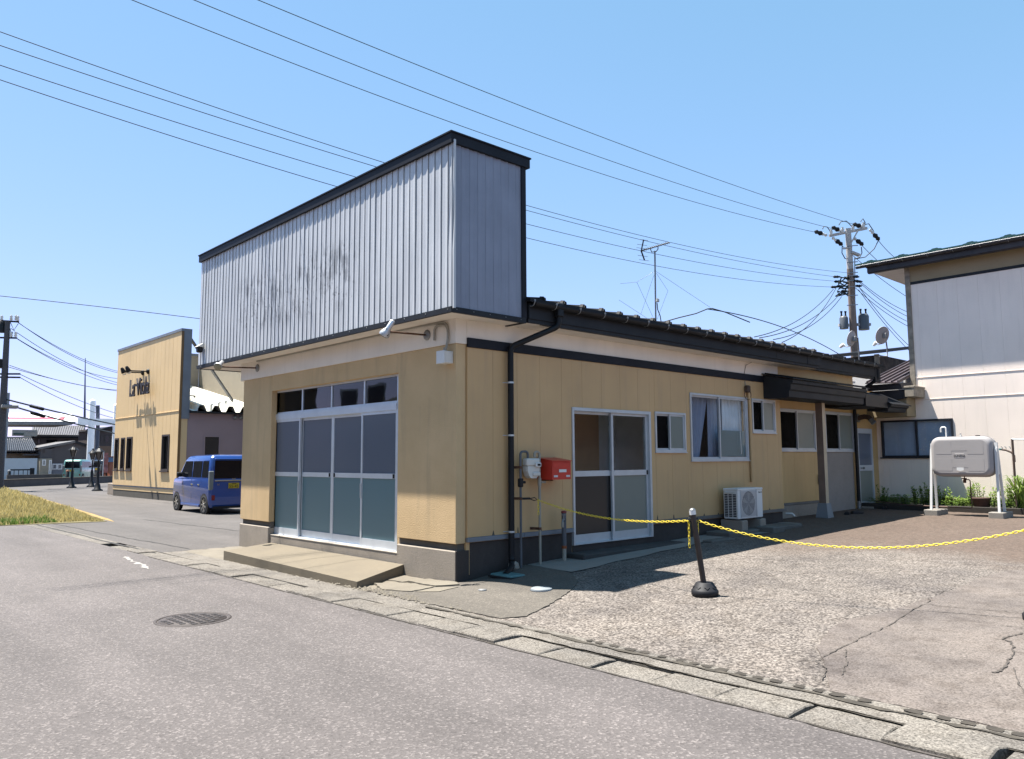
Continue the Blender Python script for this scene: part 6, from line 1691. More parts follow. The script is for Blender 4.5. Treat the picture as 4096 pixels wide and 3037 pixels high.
def car(loc, head, paint, label, plate, cat='car', badge=True):
    t = empty('parked_car', (0, 0, 0), label, cat)
    def ring(z, xr, xf, w, r, n=5):
        out = []
        for cx, cy, a0 in ((xf - r, w - r, 0), (xr + r, w - r, 90), (xr + r, -w + r, 180), (xf - r, -w + r, 270)):
            for i in range(n): out.append((cx + r * math.cos(rad(a0 + 90 * i / (n-1))), cy + r * math.sin(rad(a0 + 90 * i / (n-1))), z))
        return out
    m = MB(); m.loft([ring(*g_) for g_ in RGS], True, True); body = m.build('body', paint, t); body.data.set_sharp_from_angle(angle=rad(24))
    def wz(z):
        for a, b in zip(RGS, RGS[1:]):
            if a[0] <= z <= b[0]:
                u = (z - a[0]) / (b[0] - a[0]); return [a[k] + (b[k] - a[k]) * u for k in range(1, 5)]
    for sd in (-1, 1):
        for (b0, b1, t0, t1) in ((1.17, 2.30, 1.17, 1.86), (.33, 1.12, .33, 1.12), (-.26, .28, -.22, .28)):
            ps = []
            for x, z in ((b0, 1.10), (b1, 1.10), (t1, 1.60), (t0, 1.60)): ps.append((x, sd * (wz(z)[2] + .004), z))
            MB().add(ps, [(0, 1, 2, 3) if sd < 0 else (3, 2, 1, 0)]).build('side_window', CGL, body)
        for x0 in (1.145, .295):
            MB().box((x0 - .006, sd * .736, .32), (x0 + .006, sd * .7375, 1.04)).build('door_gap', DARK, body)
        for x0 in (1.02, .42):
            MB().cbox((x0, sd * .733, .86), (x0 + .16, sd * .752, .90), .006).build('door_handle', CHROME, body)
        m = MB(); m.cbox((2.0, sd * .74, 1.10), (2.13, sd * .90, 1.25), .03); m.build('wing_mirror', BLACK, body)
        MB().cbox((.42, sd * .70, .20), (2.1, sd * .745, .27), .01).build('side_skirt', paint, body)
        m = MB(); m.cbox((-.425, sd * .60, .72), (-.30, sd * .733, 1.30), .02); m.build('tail_light', TAIL, body)
        MB().cbox((-.438, sd * .56, .42), (-.41, sd * .66, .58), .01).build('reflector', REDL, body)
        m = MB(); m.cbox((2.80, sd * .45, .72), (2.975, sd * .71, .92), .03); m.build('headlight', TAIL, body)
        for wx in (0, 2.52):
            y_ = sd * .66
            MB().lathe((wx, sd * .70, .29), [(.335, 0), (.335, .038)], 24, (0, sd, 0)).build('wheel_arch', DARK, body)
            m = MB(); m.lathe((wx, y_ - sd * .06, .28), [(.19, 0), (.27, .0), (.285, .02), (.285, .12), (.27, .145), (.195, .147), (.19, .13)], 24, (0, sd, 0)); wh = m.build('wheel', TYRE, t)
            m = MB(); m.lathe((wx, y_ - sd * .06, .28), [(.185, .06), (.19, .12)], 24, (0, sd, 0))
            for k in range(7):
                a = 2 * math.pi * k / 7; c = Vector((wx, y_ + sd * .083, .28)); d = Vector((math.cos(a), 0, math.sin(a)))
                m.bar(c + d * .03, c + d * .19, .038, .012, (0, 1, 0))
            m.lathe((wx, y_ + sd * .07, .28), [(.045, 0), (.04, .022)], 12, (0, sd, 0)); m.build('rim', RIM, wh)
    ps = [(-.408 + .004 - .008, -.59, 1.07), (-.408 - .004, .59, 1.07), (-.352 - .006, .56, 1.61), (-.352 - .006, -.56, 1.61)]
    MB().add(ps, [(0, 3, 2, 1)]).build('rear_window', CGL, body)
    ps = [(2.49 + .006, .58, 1.08), (2.49 + .006, -.58, 1.08), (1.97 + .006, -.55, 1.60), (1.97 + .006, .55, 1.60)]
    MB().add(ps, [(0, 1, 2, 3)]).build('windscreen', CGL, body)
    MB().cbox((-.445, -.58, .985), (-.40, .58, 1.025), .006).build('chrome_strip', CHROME, body)
    MB().cbox((-.40, -.56, 1.63), (-.28, .56, 1.68), .015).build('rear_spoiler', paint, body)
    pl = MB().cbox((-.452, -.165, .77), (-.436, .165, .935), .003).build('number_plate', PLATEY, body)
    if plate:
        lettering('plate_digits', plate, .125, .001, (-.4535, 0, .79), (0, -1, 0), (0, 0, 1), DARK, pl)
        MB().box((-.4535, -.07, .90), (-.4525, .07, .918)).build('plate_line', DARK, pl)
    if badge:
        m = MB(); m.cbox((-.435, -.045, 1.035), (-.415, -.03, 1.085), .002); m.cbox((-.435, .03, 1.035), (-.415, .045, 1.085), .002); m.box((-.434, -.03, 1.055), (-.416, .03, 1.066)); m.build('emblem', CHROME, body)
        lettering('badge_lettering', 'N', .09, .002, (-.44, .47, .86), (0, -1, 0), (0, 0, 1), CHROME, body)
    MB().box((-.40, -.6, .17), (2.8, .6, .30)).build('underbody', DARK, body)
    t.location = loc; t.rotation_euler = (0, 0, head)
    return t
rw = on_z(*w5(895, 1428))
best = None
for i in range(-300, 300):
    h = math.pi + rad(i / 10)
    d = Vector((math.cos(h), math.sin(h), 0)); s = Vector((-d.y, d.x, 0))
    fp = px_of(rw + d * 2.52)
    e = abs(fp[0] - 714)
    if best is None or e < best[0]: best = (e, h, s)
_, hd, s_ = best
car(rw + Vector((0, 0, 0)) - s_ * .66, hd, car_paint('blue_car_paint', (0.004, 0.045, 0.23)), 'blue boxy small car parked behind the corner of the shop', '55-45')
gv = on_z(*v3(1200, 1370))
h2 = rad(148)
d2 = Vector((math.cos(h2), math.sin(h2), 0)); s2_ = Vector((d2.y, -d2.x, 0))
car(gv - s2_ * .66 - Vector((0, 0, .0)), h2, car_paint('green_car_paint', (0.13, 0.30, 0.25)), 'pale green boxy van driving past the far kerb', '', 'van', False)
bv = on_x(*v3(1470, 1310), -78)
car((bv.x, bv.y, 0), math.pi / 2 + .3, car_paint('black_car_paint', (0.02, 0.025, 0.03)), 'black van behind the green van', '', 'van', False)
wv = on_x(*v3(1640, 1310), -80)
car((wv.x, wv.y + .5, 0), math.pi / 2, car_paint('white_car_paint', (0.7, 0.7, 0.72)), 'white car half hidden by the left edge of the ochre shop', '', 'car', False)

# ================================================================== FAR LEFT
def X3(x, y, X): return on_x(*v3(x, y), X)
# kerbs of the far road
fk = empty('far_kerb', (-56, 8, 0), 'nearer dark kerb wall along the far crossing', 'kerb')
a, b = on_z(*v3(-80, 1475)), on_z(*v3(1700, 1395))
DK = M('dark_kerb_stone', (0.16, 0.145, 0.145), .9, var=.15)
MB().bar(a + Vector((0, 0, .1)), b + Vector((0, 0, .1)), .3, .75).build('kerb_wall', DK, fk)
MB().bar(a + Vector((0, 0, .49)), b + Vector((0, 0, .49)), .38, .03).build('kerb_top', KERBC, fk)
fk = empty('far_kerb', (-66, 9, 0), 'farther kerb wall below the pale wall and gate', 'kerb')
a, b = X3(100, 1385, -68), X3(930, 1365, -68)
MB().box((-68.3, a.y, -.2), (-68, b.y, .55)).build('kerb_wall', DK, fk)
# street lanterns
LG = 'black street lanterns at the corner of the ochre shop'
def lantern(base, top, label, r=.06):
    P = on_z(*v3(*base)); T = on_x(*v3(*top), P.x); H = T.z
    t = empty('street_lantern', P, label, 'street lamp', LG)
    MB().lathe((P.x, P.y, 0), [(.28, 0), (.28, .06), (.17, .12), (.14, .34), (.09, .42), (.08, 1.0), (.06, 1.08), (r * .8, 1.12), (r * .65, H - .75), (.08, H - .72)], 14).build('post', BLACK, t)
    MB().lathe((P.x, P.y, H - .70), [(.10, 0), (.20, .38), (.19, .40)], 8, smooth=False).build('lantern_glass', M('lantern_glass', (.16, .14, .13), .2), t)
    m = MB(); m.lathe((P.x, P.y, H - .30), [(.30, 0), (.26, .05), (.12, .17), (.06, .22), (.04, .30), (.0, .34)], 8, smooth=False)
    for k in range(4):
        a_ = k * math.pi / 2 + .4; m.bar((P.x + .1 * math.cos(a_), P.y + .1 * math.sin(a_), H - .7), (P.x + .21 * math.cos(a_), P.y + .21 * math.sin(a_), H - .3), .025, .025)
    m.build('lantern_cap', BLACK, t)
lantern((1050, 1478), (1075, 850), 'leftmost black street lantern standing by the green van')
lantern((1340, 1462), (1380, 900), 'middle and shortest looking of the three black street lanterns')
lantern((1428, 1520), (1465, 870), 'nearest black street lantern left of the ochre shop')
# small bollards
for (x, y, lab) in ((985, 1388, 'black bollard with an orange top in front of the green van'), (130, 1352, 'black bollard left of the dark gate')):
    P = on_x(*v3(x, y), -60 if x > 500 else -70); Hh_ = on_x(*v3(x, 1215), P.x).z - P.z
    t = empty('bollard', P, lab, 'bollard', 'far bollards')
    MB().lathe(P, [(.13, 0), (.13, Hh_ * .85), (.10, Hh_ * .86)], 10).build('post', BLACK, t)
    MB().lathe(P, [(.12, Hh_ * .861), (.12, Hh_), (.03, Hh_ + .02)], 10).build('top', M('bollard_top_%d' % x, (.45, .16, .06) if x > 500 else (.4, .42, .45), .5), t)
# white wall and gate
PALE = M('pale_blue_wall', (0.55, 0.60, 0.64), .7, var=.04)
a, b = X3(5, 1042, -76), X3(533, 1350, -76)
tag(MB().box((-76.4, a.y, -.3), (-76, b.y, a.z)).build('low_wall', PALE), 'pale blue grey wall behind the dark gate at the far left', 'wall')
a, b = X3(150, 1212, -73), X3(482, 1350, -73)
gt_ = empty('railing_gate', (-73, (a.y + b.y) / 2, 0), 'dark vertical bar gate in front of the pale wall', 'gate')
m = MB(); m.bar((-73, a.y, a.z), (-73, b.y, a.z), .1, .12); m.bar((-73, a.y, .3), (-73, b.y, .3), .1, .12); m.bar((-73, a.y, -.2), (-73, a.y, a.z), .12, .12); m.bar((-73, b.y, -.2), (-73, b.y, a.z + .15), .16, .16); m.bar((-73, a.y + 1.6, -.2), (-73, a.y + 1.6, a.z + .15), .16, .16)
m.build('frame', CHAR, gt_)
m = MB()
for i in range(24): 
    y = a.y + 1.7 + (b.y - a.y - 1.7) * i / 24; m.bar((-73, y, .3), (-73, y, a.z), .05, .05)
for i in range(4): m.bar((-73, a.y + .3 + i * .35, .3), (-73, a.y + .3 + i * .35, a.z), .05, .05)
tag(m.build('bars', CHAR, gt_), kind='stuff')
# big white columns with linking beam
WCOL = M('white_column', (0.72, 0.74, 0.77), .5, var=.03, k=1)
a = X3(1300, 170, -84); b = X3(1420, 1400, -84)
col = empty('gate_column', (-84, (a.y + b.y) / 2, 0), 'tall white round topped column left of the ochre shop', 'column')
cyc, rc = (a.y + X3(1420, 300, -84).y) / 2, (X3(1415, 600, -84).y - X3(1325, 600, -84).y) / 2
MB().lathe((-84, cyc, 0), [(rc * 1.15, -.5), (rc * 1.12, a.z * .6), (rc, a.z - rc)] + [(rc * math.cos(i * .26), a.z - rc + rc * math.sin(i * .26)) for i in range(1, 7)], 20).build('shaft', WCOL, col)
a1 = X3(1700, 235, -84)
MB().lathe((-84, a1.y + .1, 0), [(rc, -.5), (rc, a1.z - rc)] + [(rc * math.cos(i * .26), a1.z - rc + rc * math.sin(i * .26)) for i in range(1, 7)], 16).build('shaft', WCOL, col)
z1, z0 = X3(1300, 455, -84).z, X3(1300, 552, -84).z
MB().box((-84.3, X3(1140, 500, -84).y, z0), (-83.9, a1.y, z1)).build('beam', WCOL, col)
a, b = X3(30, 68, -78), X3(125, 1040, -78)
tag(MB().cbox((-79, X3(45, 600, -78).y, -.3), (-78, X3(118, 600, -78).y, a.z), .05).build('sign_pillar', M('pale_sign_pillar', (.42, .47, .53), .6, var=.04)), 'grey blue sign pillar behind the left utility pole', 'pillar')
# filling station canopy
XC = -100
can = empty('station_canopy', (XC, 15, 6), 'white filling station canopy with a red stripe', 'canopy')
P = lambda x, y: X3(x, y, XC)
tp = lambda x, y: X3(x, y, XC - 2.2)
poly = [tp(-200, 365), tp(1040, 384), P(1190, 500), P(-200, 497)]
MB().prism(poly[::-1], (-8, 0, 0)).build('canopy_edge', M('white_canopy', (.86, .86, .86), .4), can)
MB().prism([P(-200, 503), P(1130, 503), P(1050, 552), P(-200, 545)][::-1], (-8, 0, 0)).build('canopy_underside', M('canopy_grey', (.42, .41, .41), .7), can)
MB().prism([X3(x, y, XC - 2.2 * (500 - y) / 130 + .12) for x, y in ((-200, 433), (803, 440), (803, 466), (-200, 460))][::-1], (-.1, 0, 0)).build('red_stripe', M('red_pink_stripe', (.72, .05, .16), .5), can)
m = MB()
for (x0, y0, x1, y1) in ((885, 432, 968, 437), (872, 443, 950, 449), (870, 454, 945, 461), (884, 466, 935, 474)):
    m.prism([X3(x, y, XC - 2.2 * (500 - y) / 130 + .12) for x, y in ((x0, y0), (x1, y0), (x1 - 8, y1), (x0 + 4, y1))][::-1], (-.1, 0, 0))
m.prism([X3(x, y, XC - 2.2 * (500 - y) / 130 + .14) for x, y in ((890, 436), (905, 432), (930, 474), (888, 470), (868, 452))][::-1], (-.1, 0, 0))
m.build('red_emblem', M('red_emblem', (.70, .04, .10), .5), can)
a, b = P(118, 560), P(400, 545)
MB().box((XC - 7, a.y, 0), (XC - 6, a.y + .8, a.z)).build('canopy_post', WCOL, can)
a, b = X3(185, 620, -96), X3(545, 718, -96)
bd_ = empty('price_board', (-96, (a.y + b.y) / 2, b.z), 'beige sign board with a green label below the canopy', 'sign')
MB().box((-96.3, a.y, b.z), (-96, b.y, a.z)).build('panel', M('beige_board', (.55, .52, .46), .7), bd_)
c, d = X3(198, 672, -96), X3(347, 695, -96); MB().box((-95.99, c.y, d.z), (-95.95, d.y, c.z)).build('green_label', M('green_label', (.03, .10, .07), .6), bd_)
c, d = X3(390, 640, -96), X3(520, 655, -96); MB().box((-95.99, c.y, d.z), (-95.95, d.y, c.z)).build('grey_label', GREY, bd_)
MB().box((-96.4, (a.y + b.y) / 2, 0), (-96.31, (a.y + b.y) / 2 + .4, b.z)).build('support', GREY, bd_)

# houses behind
TILE = M('grey_roof_tile', (.20, .19, .20), .55, var=.2, vs=2); TILED = M('black_roof_tile', (.055, .06, .075), .35, var=.3, vs=2)
def tiled(parent, quad, nrib, mat, r=.11, name='roof'):
    a, b, c, d = [Vector(p) for p in quad]           # a-b eave, d-c ridge
    m = MB(); m.add([a, b, c, d], [(0, 1, 2, 3)]); m.add([p - Vector((0, 0, .15)) for p in (a, b, c, d)], [(3, 2, 1, 0)])
    o = m.build(name, mat, parent)
    m = MB()
    for i in range(nrib + 1):
        u = i / nrib; e0 = a.lerp(b, u); e1 = d.lerp(c, u); steps = 10
        for s in range(steps):
            p = e0.lerp(e1, s / steps) + Vector((0, 0, r * .3)); q_ = e0.lerp(e1, (s + .93) / steps) + Vector((0, 0, r * .9)); m.tube([p + Vector((0, 0, r * .6)), q_], r, 6, caps=True)
    tag(m.build('roof_tiles', mat, o), kind='stuff')
    MB().tube([d + Vector((0, 0, .1)), c + Vector((0, 0, .1))], .22, 8).build('ridge', mat, o)
    return o
def far_house(name_label, X, wall_px, z_low, mat, depth=8, cat='house'):
    (x0, y0), (x1, y1) = wall_px
    a, b = X3(x0, y0, X), X3(x1, y1, X)
    t = empty('far_house', (X, (a.y + b.y) / 2, 0), name_label, cat)
    MB().box((X - depth, a.y, z_low), (X, b.y, a.z)).build('wall', mat, t)
    return t
def fwin(t, X, x0, y0, x1, y1, frame=WFR, pane=None):
    a, b = X3(x0, y0, X + .06), X3(x1, y1, X + .06)
    o = MB().box((X + .001, a.y, b.z), (X + .06, b.y, a.z)).build('window', frame, t)
    MB().box((X + .061, a.y + .1, b.z + .1), (X + .07, b.y - .1, a.z - .1)).build('pane', pane or CGL, o)
# house with black tiles (left)
h = far_house('small house with shiny black tiled roof at the far left', -92, ((60, 945), (560, 1340)), -.3, M('tan_wall', (.30, .23, .17), .8))
X = -91
tiled(h, (X3(60, 950, X), X3(548, 948, X), X3(455, 765, X - 4), X3(60, 765, X - 4)), 15, TILED)
MB().box((-91.2, X3(330, 985, -91).y, X3(330, 1000, -91).z), (-90.2, X3(678, 985, -91).y, X3(330, 980, -91).z)).build('porch_roof', TILED, h)
# large grey tiled house
h = far_house('large house with a grey tiled roof behind the black roofed one', -112, ((380, 715), (1180, 1300)), -.3, M('dim_wall', (.17, .145, .15), .8), 10)
tiled(h, (X3(460, 722, -111), X3(1190, 728, -111), X3(1232, 592, -117), X3(500, 588, -117)), 22, TILE, .16)
fwin(h, -112, 548, 752, 592, 835); fwin(h, -112, 672, 760, 850, 830); fwin(h, -112, 945, 762, 1030, 790)
MB().box((-111.8, X3(1180, 700, -112).y, X3(0, 800, -112).z), (-111.5, X3(1222, 700, -112).y, X3(0, 670, -112).z)).build('white_panel', WHITEP, h)
# grey gabled house
XG = -90
GW = M('taupe_gable', (.165, .148, .15), .8, var=.05, vs=.4)
h = empty('far_house', (XG, 15, 0), 'grey brown gabled house with a cream lean-to behind the green van', 'house')
pg = [X3(765, 1315, XG), X3(1310, 1315, XG), X3(1310, 850, XG), X3(1105, 785, XG), X3(765, 893, XG)]
pg[0].z = pg[1].z = -.3
MB().prism(pg[::-1], (-8, 0, 0)).build('wall', GW, h)
r0, r1, r2 = X3(560, 882, XG + .3), X3(1105, 780, XG + .3), X3(1320, 845, XG + .3)
for p, q_ in ((r0, r1), (r1, r2)):
    m = MB(); m.add([p, q_, q_ - Vector((8.5, 0, 0)), p - Vector((8.5, 0, 0)), p - Vector((0, 0, .25)), q_ - Vector((0, 0, .25)), q_ - Vector((8.5, 0, .25)), p - Vector((8.5, 0, .25))], [(0, 1, 2, 3), (7, 6, 5, 4), (0, 4, 5, 1)]); m.build('roof', M('roof_slate', (.25, .235, .23), .5) if p is r0 else CHAR, h)
fwin(h, XG, 1078, 808, 1118, 872)
a, b = X3(590, 1045, XG + .5), X3(752, 1300, XG + .5)
MB().box((XG - 3, a.y, -.3), (XG + .5, b.y, a.z)).build('lean_to', M('cream_leanto', (.55, .49, .38), .8), h)
a, b = X3(600, 900, XG + .2), X3(765, 1045, XG + .2)
MB().box((XG - 3, a.y, b.z - .3), (XG + .2, b.y, a.z)).build('upper_wall', GW, h)
fwin(h, XG + .5, 622, 1060, 672, 1150, WHITEP, GREY); fwin(h, XG + .5, 722, 1068, 752, 1270, WHITEP, GREY)
fwin(h, XG + .2, 635, 905, 662, 962)
a, b = X3(760, 1115, XG + .1), X3(925, 1312, XG + .1)
sh = MB().box((XG + .001, a.y, -.2), (XG + .1, b.y, a.z)).build('shutter_door', M('blue_grey_shutter', (.30, .31, .36), .6), h)
fwin(h, XG + .1, 770, 1122, 838, 1205, ALUD, M('grey_pane', (.2, .22, .26), .2)); fwin(h, XG + .1, 845, 1122, 912, 1205, ALUD, bpy.data.materials['grey_pane'])
# brown two storey house
h = far_house('brown two storey house with tiled base behind the lanterns', -98, ((1420, 600), (1760, 1330)), -.3, M('brown_upper', (.13, .10, .095), .8))
MB().box((-97.99, X3(1420, 860, -98).y, -.3), (-97.9, X3(1760, 860, -98).y, X3(1420, 860, -98).z)).build('lower_cladding', M('orange_brown', (.33, .20, .13), .8, var=.1, vs=1), h)
fwin(h, -98, 1482, 710, 1510, 810); fwin(h, -98, 1545, 705, 1605, 808); fwin(h, -98, 1622, 700, 1660, 765)
m = MB(); ra, rb, rc2 = X3(1410, 625, -97.5), X3(1640, 568, -97.5), X3(1800, 590, -97.5)
m.add([ra, rb, rc2, rc2 - Vector((9, 0, 0)), rb - Vector((9, 0, 0)), ra - Vector((9, 0, 0))] + [p - Vector((0, 0, .3)) for p in (ra, rb, rc2)], [(0, 1, 4, 5), (1, 2, 3, 4), (0, 6, 7, 1), (1, 7, 8, 2)]); m.build('roof', CHAR, h)
# small orange wall piece between houses
h = far_house('narrow sandy house showing between the grey gable and the column', -115, ((1225, 715), (1330, 1300)), -.3, M('sandy_wall', (.42, .31, .23), .8))
MB().box((-116, X3(1215, 700, -115).y, X3(0, 718, -115).z), (-114.8, X3(1335, 700, -115).y, X3(0, 700, -115).z)).build('roof', CHAR, h)
# banner, truck
a, b = X3(1532, 960, -74), X3(1582, 1255, -74)
bn = empty('banner_flag', (-74, a.y, 0), 'tall red and white banner flag beside the lanterns', 'banner')
MB().tube([(-74, a.y - .05, 0), (-74, a.y - .05, a.z + .1)], .04, 6).build('pole', WHITEP, bn)
m = MB(); n = 12; m.add([(-74 + .08 * math.sin(i), a.y + u * (b.y - a.y), b.z + (a.z - b.z) * i / n) for i in range(n + 1) for u in (0, 1)], [(2*i, 2*i+1, 2*i+3, 2*i+2) for i in range(n)]); m.build('cloth', M('banner_cloth', (.55, .22, .20), .8, var=.5, vs=2), bn)
a, b = X3(1598, 1012, -76), X3(1700, 1310, -76)
ob = empty('vending_stand', (-76, a.y + .8, 0), 'red topped blue panel stand beside the ochre shop wall', 'stand')
MB().box((-77, a.y, X3(0, 1105, -76).z), (-76, a.y + 2, X3(0, 1028, -76).z)).build('blue_panel', M('blue_panel', (.16, .32, .55), .5), ob)
MB().box((-77.1, a.y - .05, X3(0, 1028, -76).z + .001), (-75.9, a.y + 2, a.z)).build('red_top', M('stand_red', (.45, .12, .08), .5), ob)
MB().box((-76.9, a.y + .2, 0), (-76.1, a.y + 1.9, X3(0, 1105, -76).z - .001)).build('base', M('stand_orange', (.50, .16, .08), .5), ob)

# left utility pole, wires and masts
LP = on_d(*q1(48, 135), 44.0); lb = on_d(*v3(0, 1100), 44.0)
base = LP + (lb - LP) * (LP.z / (LP.z - lb.z))
lp = empty('utility_pole', base, 'dark utility pole at the far left edge', 'utility pole')
MB().tube([LP, base], [.13, .24], 12).build('pole_shaft', M('dark_pole', (.12, .125, .15), .8), lp)
L44 = lambda x, y: on_d(*q1(x, y), 44)
for (x0, y0, x1, y1) in ((-60, 128, 118, 138), (-60, 236, 106, 240), (-20, 466, 126, 466), (-20, 486, 126, 488)):
    MB().bar(L44(x0, y0), L44(x1, y1), .09, .09).build('crossarm', CHAR, lp)
for x, y in ((70, 128), (100, 128), (112, 132), (70, 232), (98, 232), (10, 130)):
    MB().lathe(L44(x, y), [(.05, 0), (.09, .06), (.05, .14), (.09, .2), (.03, .3)], 8).build('insulator', CERAM, lp)
MB().lathe(L44(8, 172), [(.22, -.3), (.22, .3), (.1, .4)], 12).build('transformer', CHAR, lp)
m = MB(); m.cbox(L44(-12, 395) - Vector((.2, .2, .3)), L44(8, 395) + Vector((.2, .2, .2)), .03); m.build('cable_box', BLACK, lp)
MB().cbox(L44(60, 672) - Vector((.25, .4, .1)), L44(60, 672) + Vector((.25, .4, .1)), .04).build('street_light', GREY, lp)
m = MB()
for px0, px1, sg in (((60, 130), (115, 150), 0), ((64, 180), (80, 200), 0)): m.tube([L44(*px0), L44((px0[0] + px1[0]) / 2, px0[1] + 60), L44(*px1)], .02, 5)
m.build('jumper_cable', WIRE, lp)
LW = 'wires running right from the left pole'
for i, (a, b, mid) in enumerate((((112, 140), (800, 470), (450, 350)), ((112, 142), (800, 462), (440, 335)), ((70, 180), (800, 535), (430, 400)), ((100, 238), (800, 500), (430, 412)), ((100, 240), (800, 548), (420, 420)), ((126, 468), (800, 735), (480, 625)), ((126, 488), (800, 762), (450, 650)), ((60, 412), (800, 570), (470, 530)), ((45, 420), (800, 580), (450, 525)))):
    wire(L44(*a), on_d(*q1(*b), 60), q1(*mid), .018, ('first', 'second', 'third', 'fourth', 'fifth', 'sixth', 'seventh', 'eighth', 'ninth')[i] + ' wire counted downwards at the left pole', LW)
for i, (a, b, mid) in enumerate((((45, 628), (780, 795), (400, 715)), ((50, 660), (720, 840), (400, 760)))):
    o = wire(L44(*a), on_d(*q1(*b), 58), q1(*mid), .05, ('upper' if i == 0 else 'lower') + ' thick black cable leaving the left pole near the canopy', 'thick cables at the left pole')
    c = on_d(*q1(*((232, 677) if i == 0 else (238, 722))), 47); MB().lathe(c, [(.05, -.45), (.1, -.4), (.1, .4), (.05, .45)], 8, (RT * .93 - UP * .25)).build('cable_joint', BLACK, o)
for i, (x, y0, y1, X, w) in enumerate((((1253), -430, 445, -120, .16), (1436, 265, 620, -84.5, .2))):
    a, b = X3(x, y0, X), X3(x - (10 if i == 0 else 0), y1, X); b2 = b.copy(); b2.z = 0
    t = empty('mast', (X, b.y, 0), ('tall thin lightning mast rising behind the filling station', 'dark traffic signal mast behind the white column')[i], 'mast')
    MB().tube([a, b, b2], [w * .3 if i == 0 else w, w, w], 8).build('shaft', M('mast_blue', (.10, .13, .20), .6), t)
a = X3(1300, 655, -100)
tl_ = empty('traffic_signal', (-100, a.y, 0), 'small dark traffic signal heads left of the white column', 'traffic signal')
for y in (630, 672): MB().lathe(X3(1300, y, -100), [(.25, -.1), (.25, .1)], 10, (1, 0, 0)).build('signal_head', BLACK, tl_)
MB().tube([(-100, a.y + .1, 0), (-100, a.y + .1, a.z + .8)], .1, 8).build('mast', CHAR, tl_)

# ================================================================== GRASS LOT
lot = MB(); lot.add([(-14.9, .05, .012), (-15.5, -2.6, .012), (-15.7, -9, .012), (-75, -9, .012), (-75, 6.2, .012), (-40, 2.75, .012)], [(0, 5, 4, 3, 2, 1)])
GD = M('dry_grass_soil', (.24, .20, .085), .95, var=.3, vs=2)
tag(lot.build('grass_lot', GD), kind='structure')
GRS = leaf_mat('dry_grass', (0.30, 0.25, 0.095), (0.46, 0.385, 0.185)); GRG = leaf_mat('green_weed', (0.07, 0.13, 0.025), (0.15, 0.22, 0.05))
rr = random.Random(44); m = MB(); mg = MB()
cnt = 0
while cnt < 30000:
    u = rr.random() ** 1.7; x = -15.2 - u * 44
    yt = .05 + (x + 14.9) * -.108; yb = max(-3.4, yt - 9)
    y = rr.uniform(yb, yt - .05)
    if x > -15.5 and y < -.3: continue
    nz = math.sin(x * .9 + y * 1.7) * .5 + math.sin(x * 2.3 - y * 3.1) * .5
    h = (.10 + .15 * min(1, (-15.2 - x) / 6)) * rr.uniform(.5, 1.15) * (1 + .35 * nz)
    edge_ = yt - y
    if edge_ < .5: h *= .45 + edge_
    grn = (x > -17.0 and y < -1.0)
    w = .018 + .0006 * (-15 - x) * 2; a = rr.uniform(0, 6.28); s = Vector((math.cos(a), math.sin(a), 0)) * w; d = Vector((rr.uniform(-.5, .5), rr.uniform(-.5, .5), 0)) * h
    b = Vector((x, y, .01))
    (mg if grn and rr.random() < .75 else m).add([b - s, b + s, b + d + Vector((0, 0, h))], [(0, 1, 2)])
    cnt += 1
tag(m.build('grass', GRS), 'dry yellow grass on the empty lot at the left', 'grass', kind='stuff')
tag(mg.build('weeds', GRG), 'green weeds at the near corner of the grass lot', 'grass', kind='stuff')

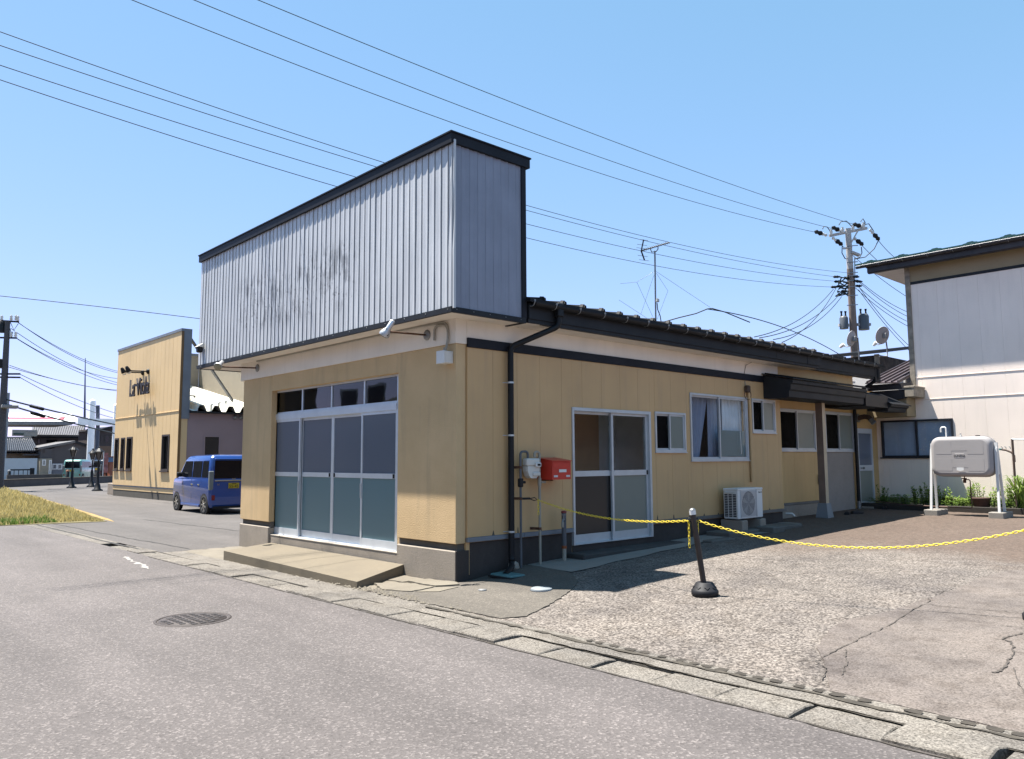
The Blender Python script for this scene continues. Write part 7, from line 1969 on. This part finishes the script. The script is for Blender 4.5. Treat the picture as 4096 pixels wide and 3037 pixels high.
# ================================================================== HOUSES ACROSS THE ROAD (behind the photographer, seen in the glass and added to cut low sky light)
def back_house(x0, x1, y0, y1, h, wall, roofm, label, axis):
    t = empty('street_house', ((x0 + x1) / 2, (y0 + y1) / 2, 0), label, 'house')
    MB().box((x0, y0, -.3), (x1, y1, h)).build('wall', wall, t)
    m = MB(); o = .6
    if axis == 'x':
        ym_ = (y0 + y1) / 2; m.loft([[(x0 - o, y0 - o, h), (x0 - o, ym_, h + 1.7), (x0 - o, y1 + o, h), (x0 - o, ym_, h - .1)], [(x1 + o, y0 - o, h), (x1 + o, ym_, h + 1.7), (x1 + o, y1 + o, h), (x1 + o, ym_, h - .1)]])
    else:
        xm_ = (x0 + x1) / 2; m.loft([[(x0 - o, y0 - o, h), (xm_, y0 - o, h + 1.7), (x1 + o, y0 - o, h), (xm_, y0 - o, h - .1)], [(x0 - o, y1 + o, h), (xm_, y1 + o, h + 1.7), (x1 + o, y1 + o, h), (xm_, y1 + o, h - .1)]])
    m.build('roof', roofm, t)
    return t
B1W = M('grey_render', (.40, .38, .36), .8); B2W = M('brown_render', (.30, .24, .19), .8)
for x0, x1, y1, h, w_, lab in ((-60, -44, -13, 7.2, B2W, 'long brown house across the road far to the left'), (-26.5, -15, -13, 3.3, B2W, 'narrow brown house added across the road to darken the door panes'), (-11, -1, -14, 6.8, B1W, 'grey house across the road facing the shop'), (2, 13, -13.5, 5.8, B2W, 'brown house across the road behind the viewpoint')):  # low dark house on the left added for the door panes to mirror
    t = back_house(x0, x1, y1 - 9, y1, h, w_, CHAR, lab, 'x')
    for i in range(4):
        xx = x0 + 1.2 + i * (x1 - x0 - 2) / 4
        for zz in (1.0, 3.8):
            o = MB().box((xx, y1 + .001, zz), (xx + 1.4, y1 + .05, zz + 1.2)).build('window', ALUD, t); MB().box((xx + .1, y1 + .051, zz + .1), (xx + 1.3, y1 + .06, zz + 1.1)).build('pane', CGL, o)
t = back_house(11.6, 30, 20, 28, 5.5, M('dark_brown_render', (.14, .11, .09), .8, k=1), TILED, 'unseen dark brown house added to darken the side door glass', 'x')  # added out of view to darken the side door's reflection
t = back_house(4, 10, 34, 42, 2.6, M('pale_render', (.6, .58, .52), .8, k=.7), TILED, 'low pale house far behind the yard', 'x')
t = back_house(-120, -56, -24, -13, 5.5, B2W, CHAR, 'unseen long brown building added to darken the car windows', 'x')  # added out of view so the blue car's windows mirror something dark
t = back_house(24.5, 33, -8, 5, 4.6, B1W, TILED, 'grey house beyond the yard on the east side', 'y')
for i in range(3):
    o = MB().box((24.45, -6.5 + i * 3.6, 1.0), (24.499, -4.9 + i * 3.6, 2.2)).build('window', ALUD, t); MB().box((24.44, -6.4 + i * 3.6, 1.1), (24.449, -5.0 + i * 3.6, 2.1)).build('pane', CGL, o)
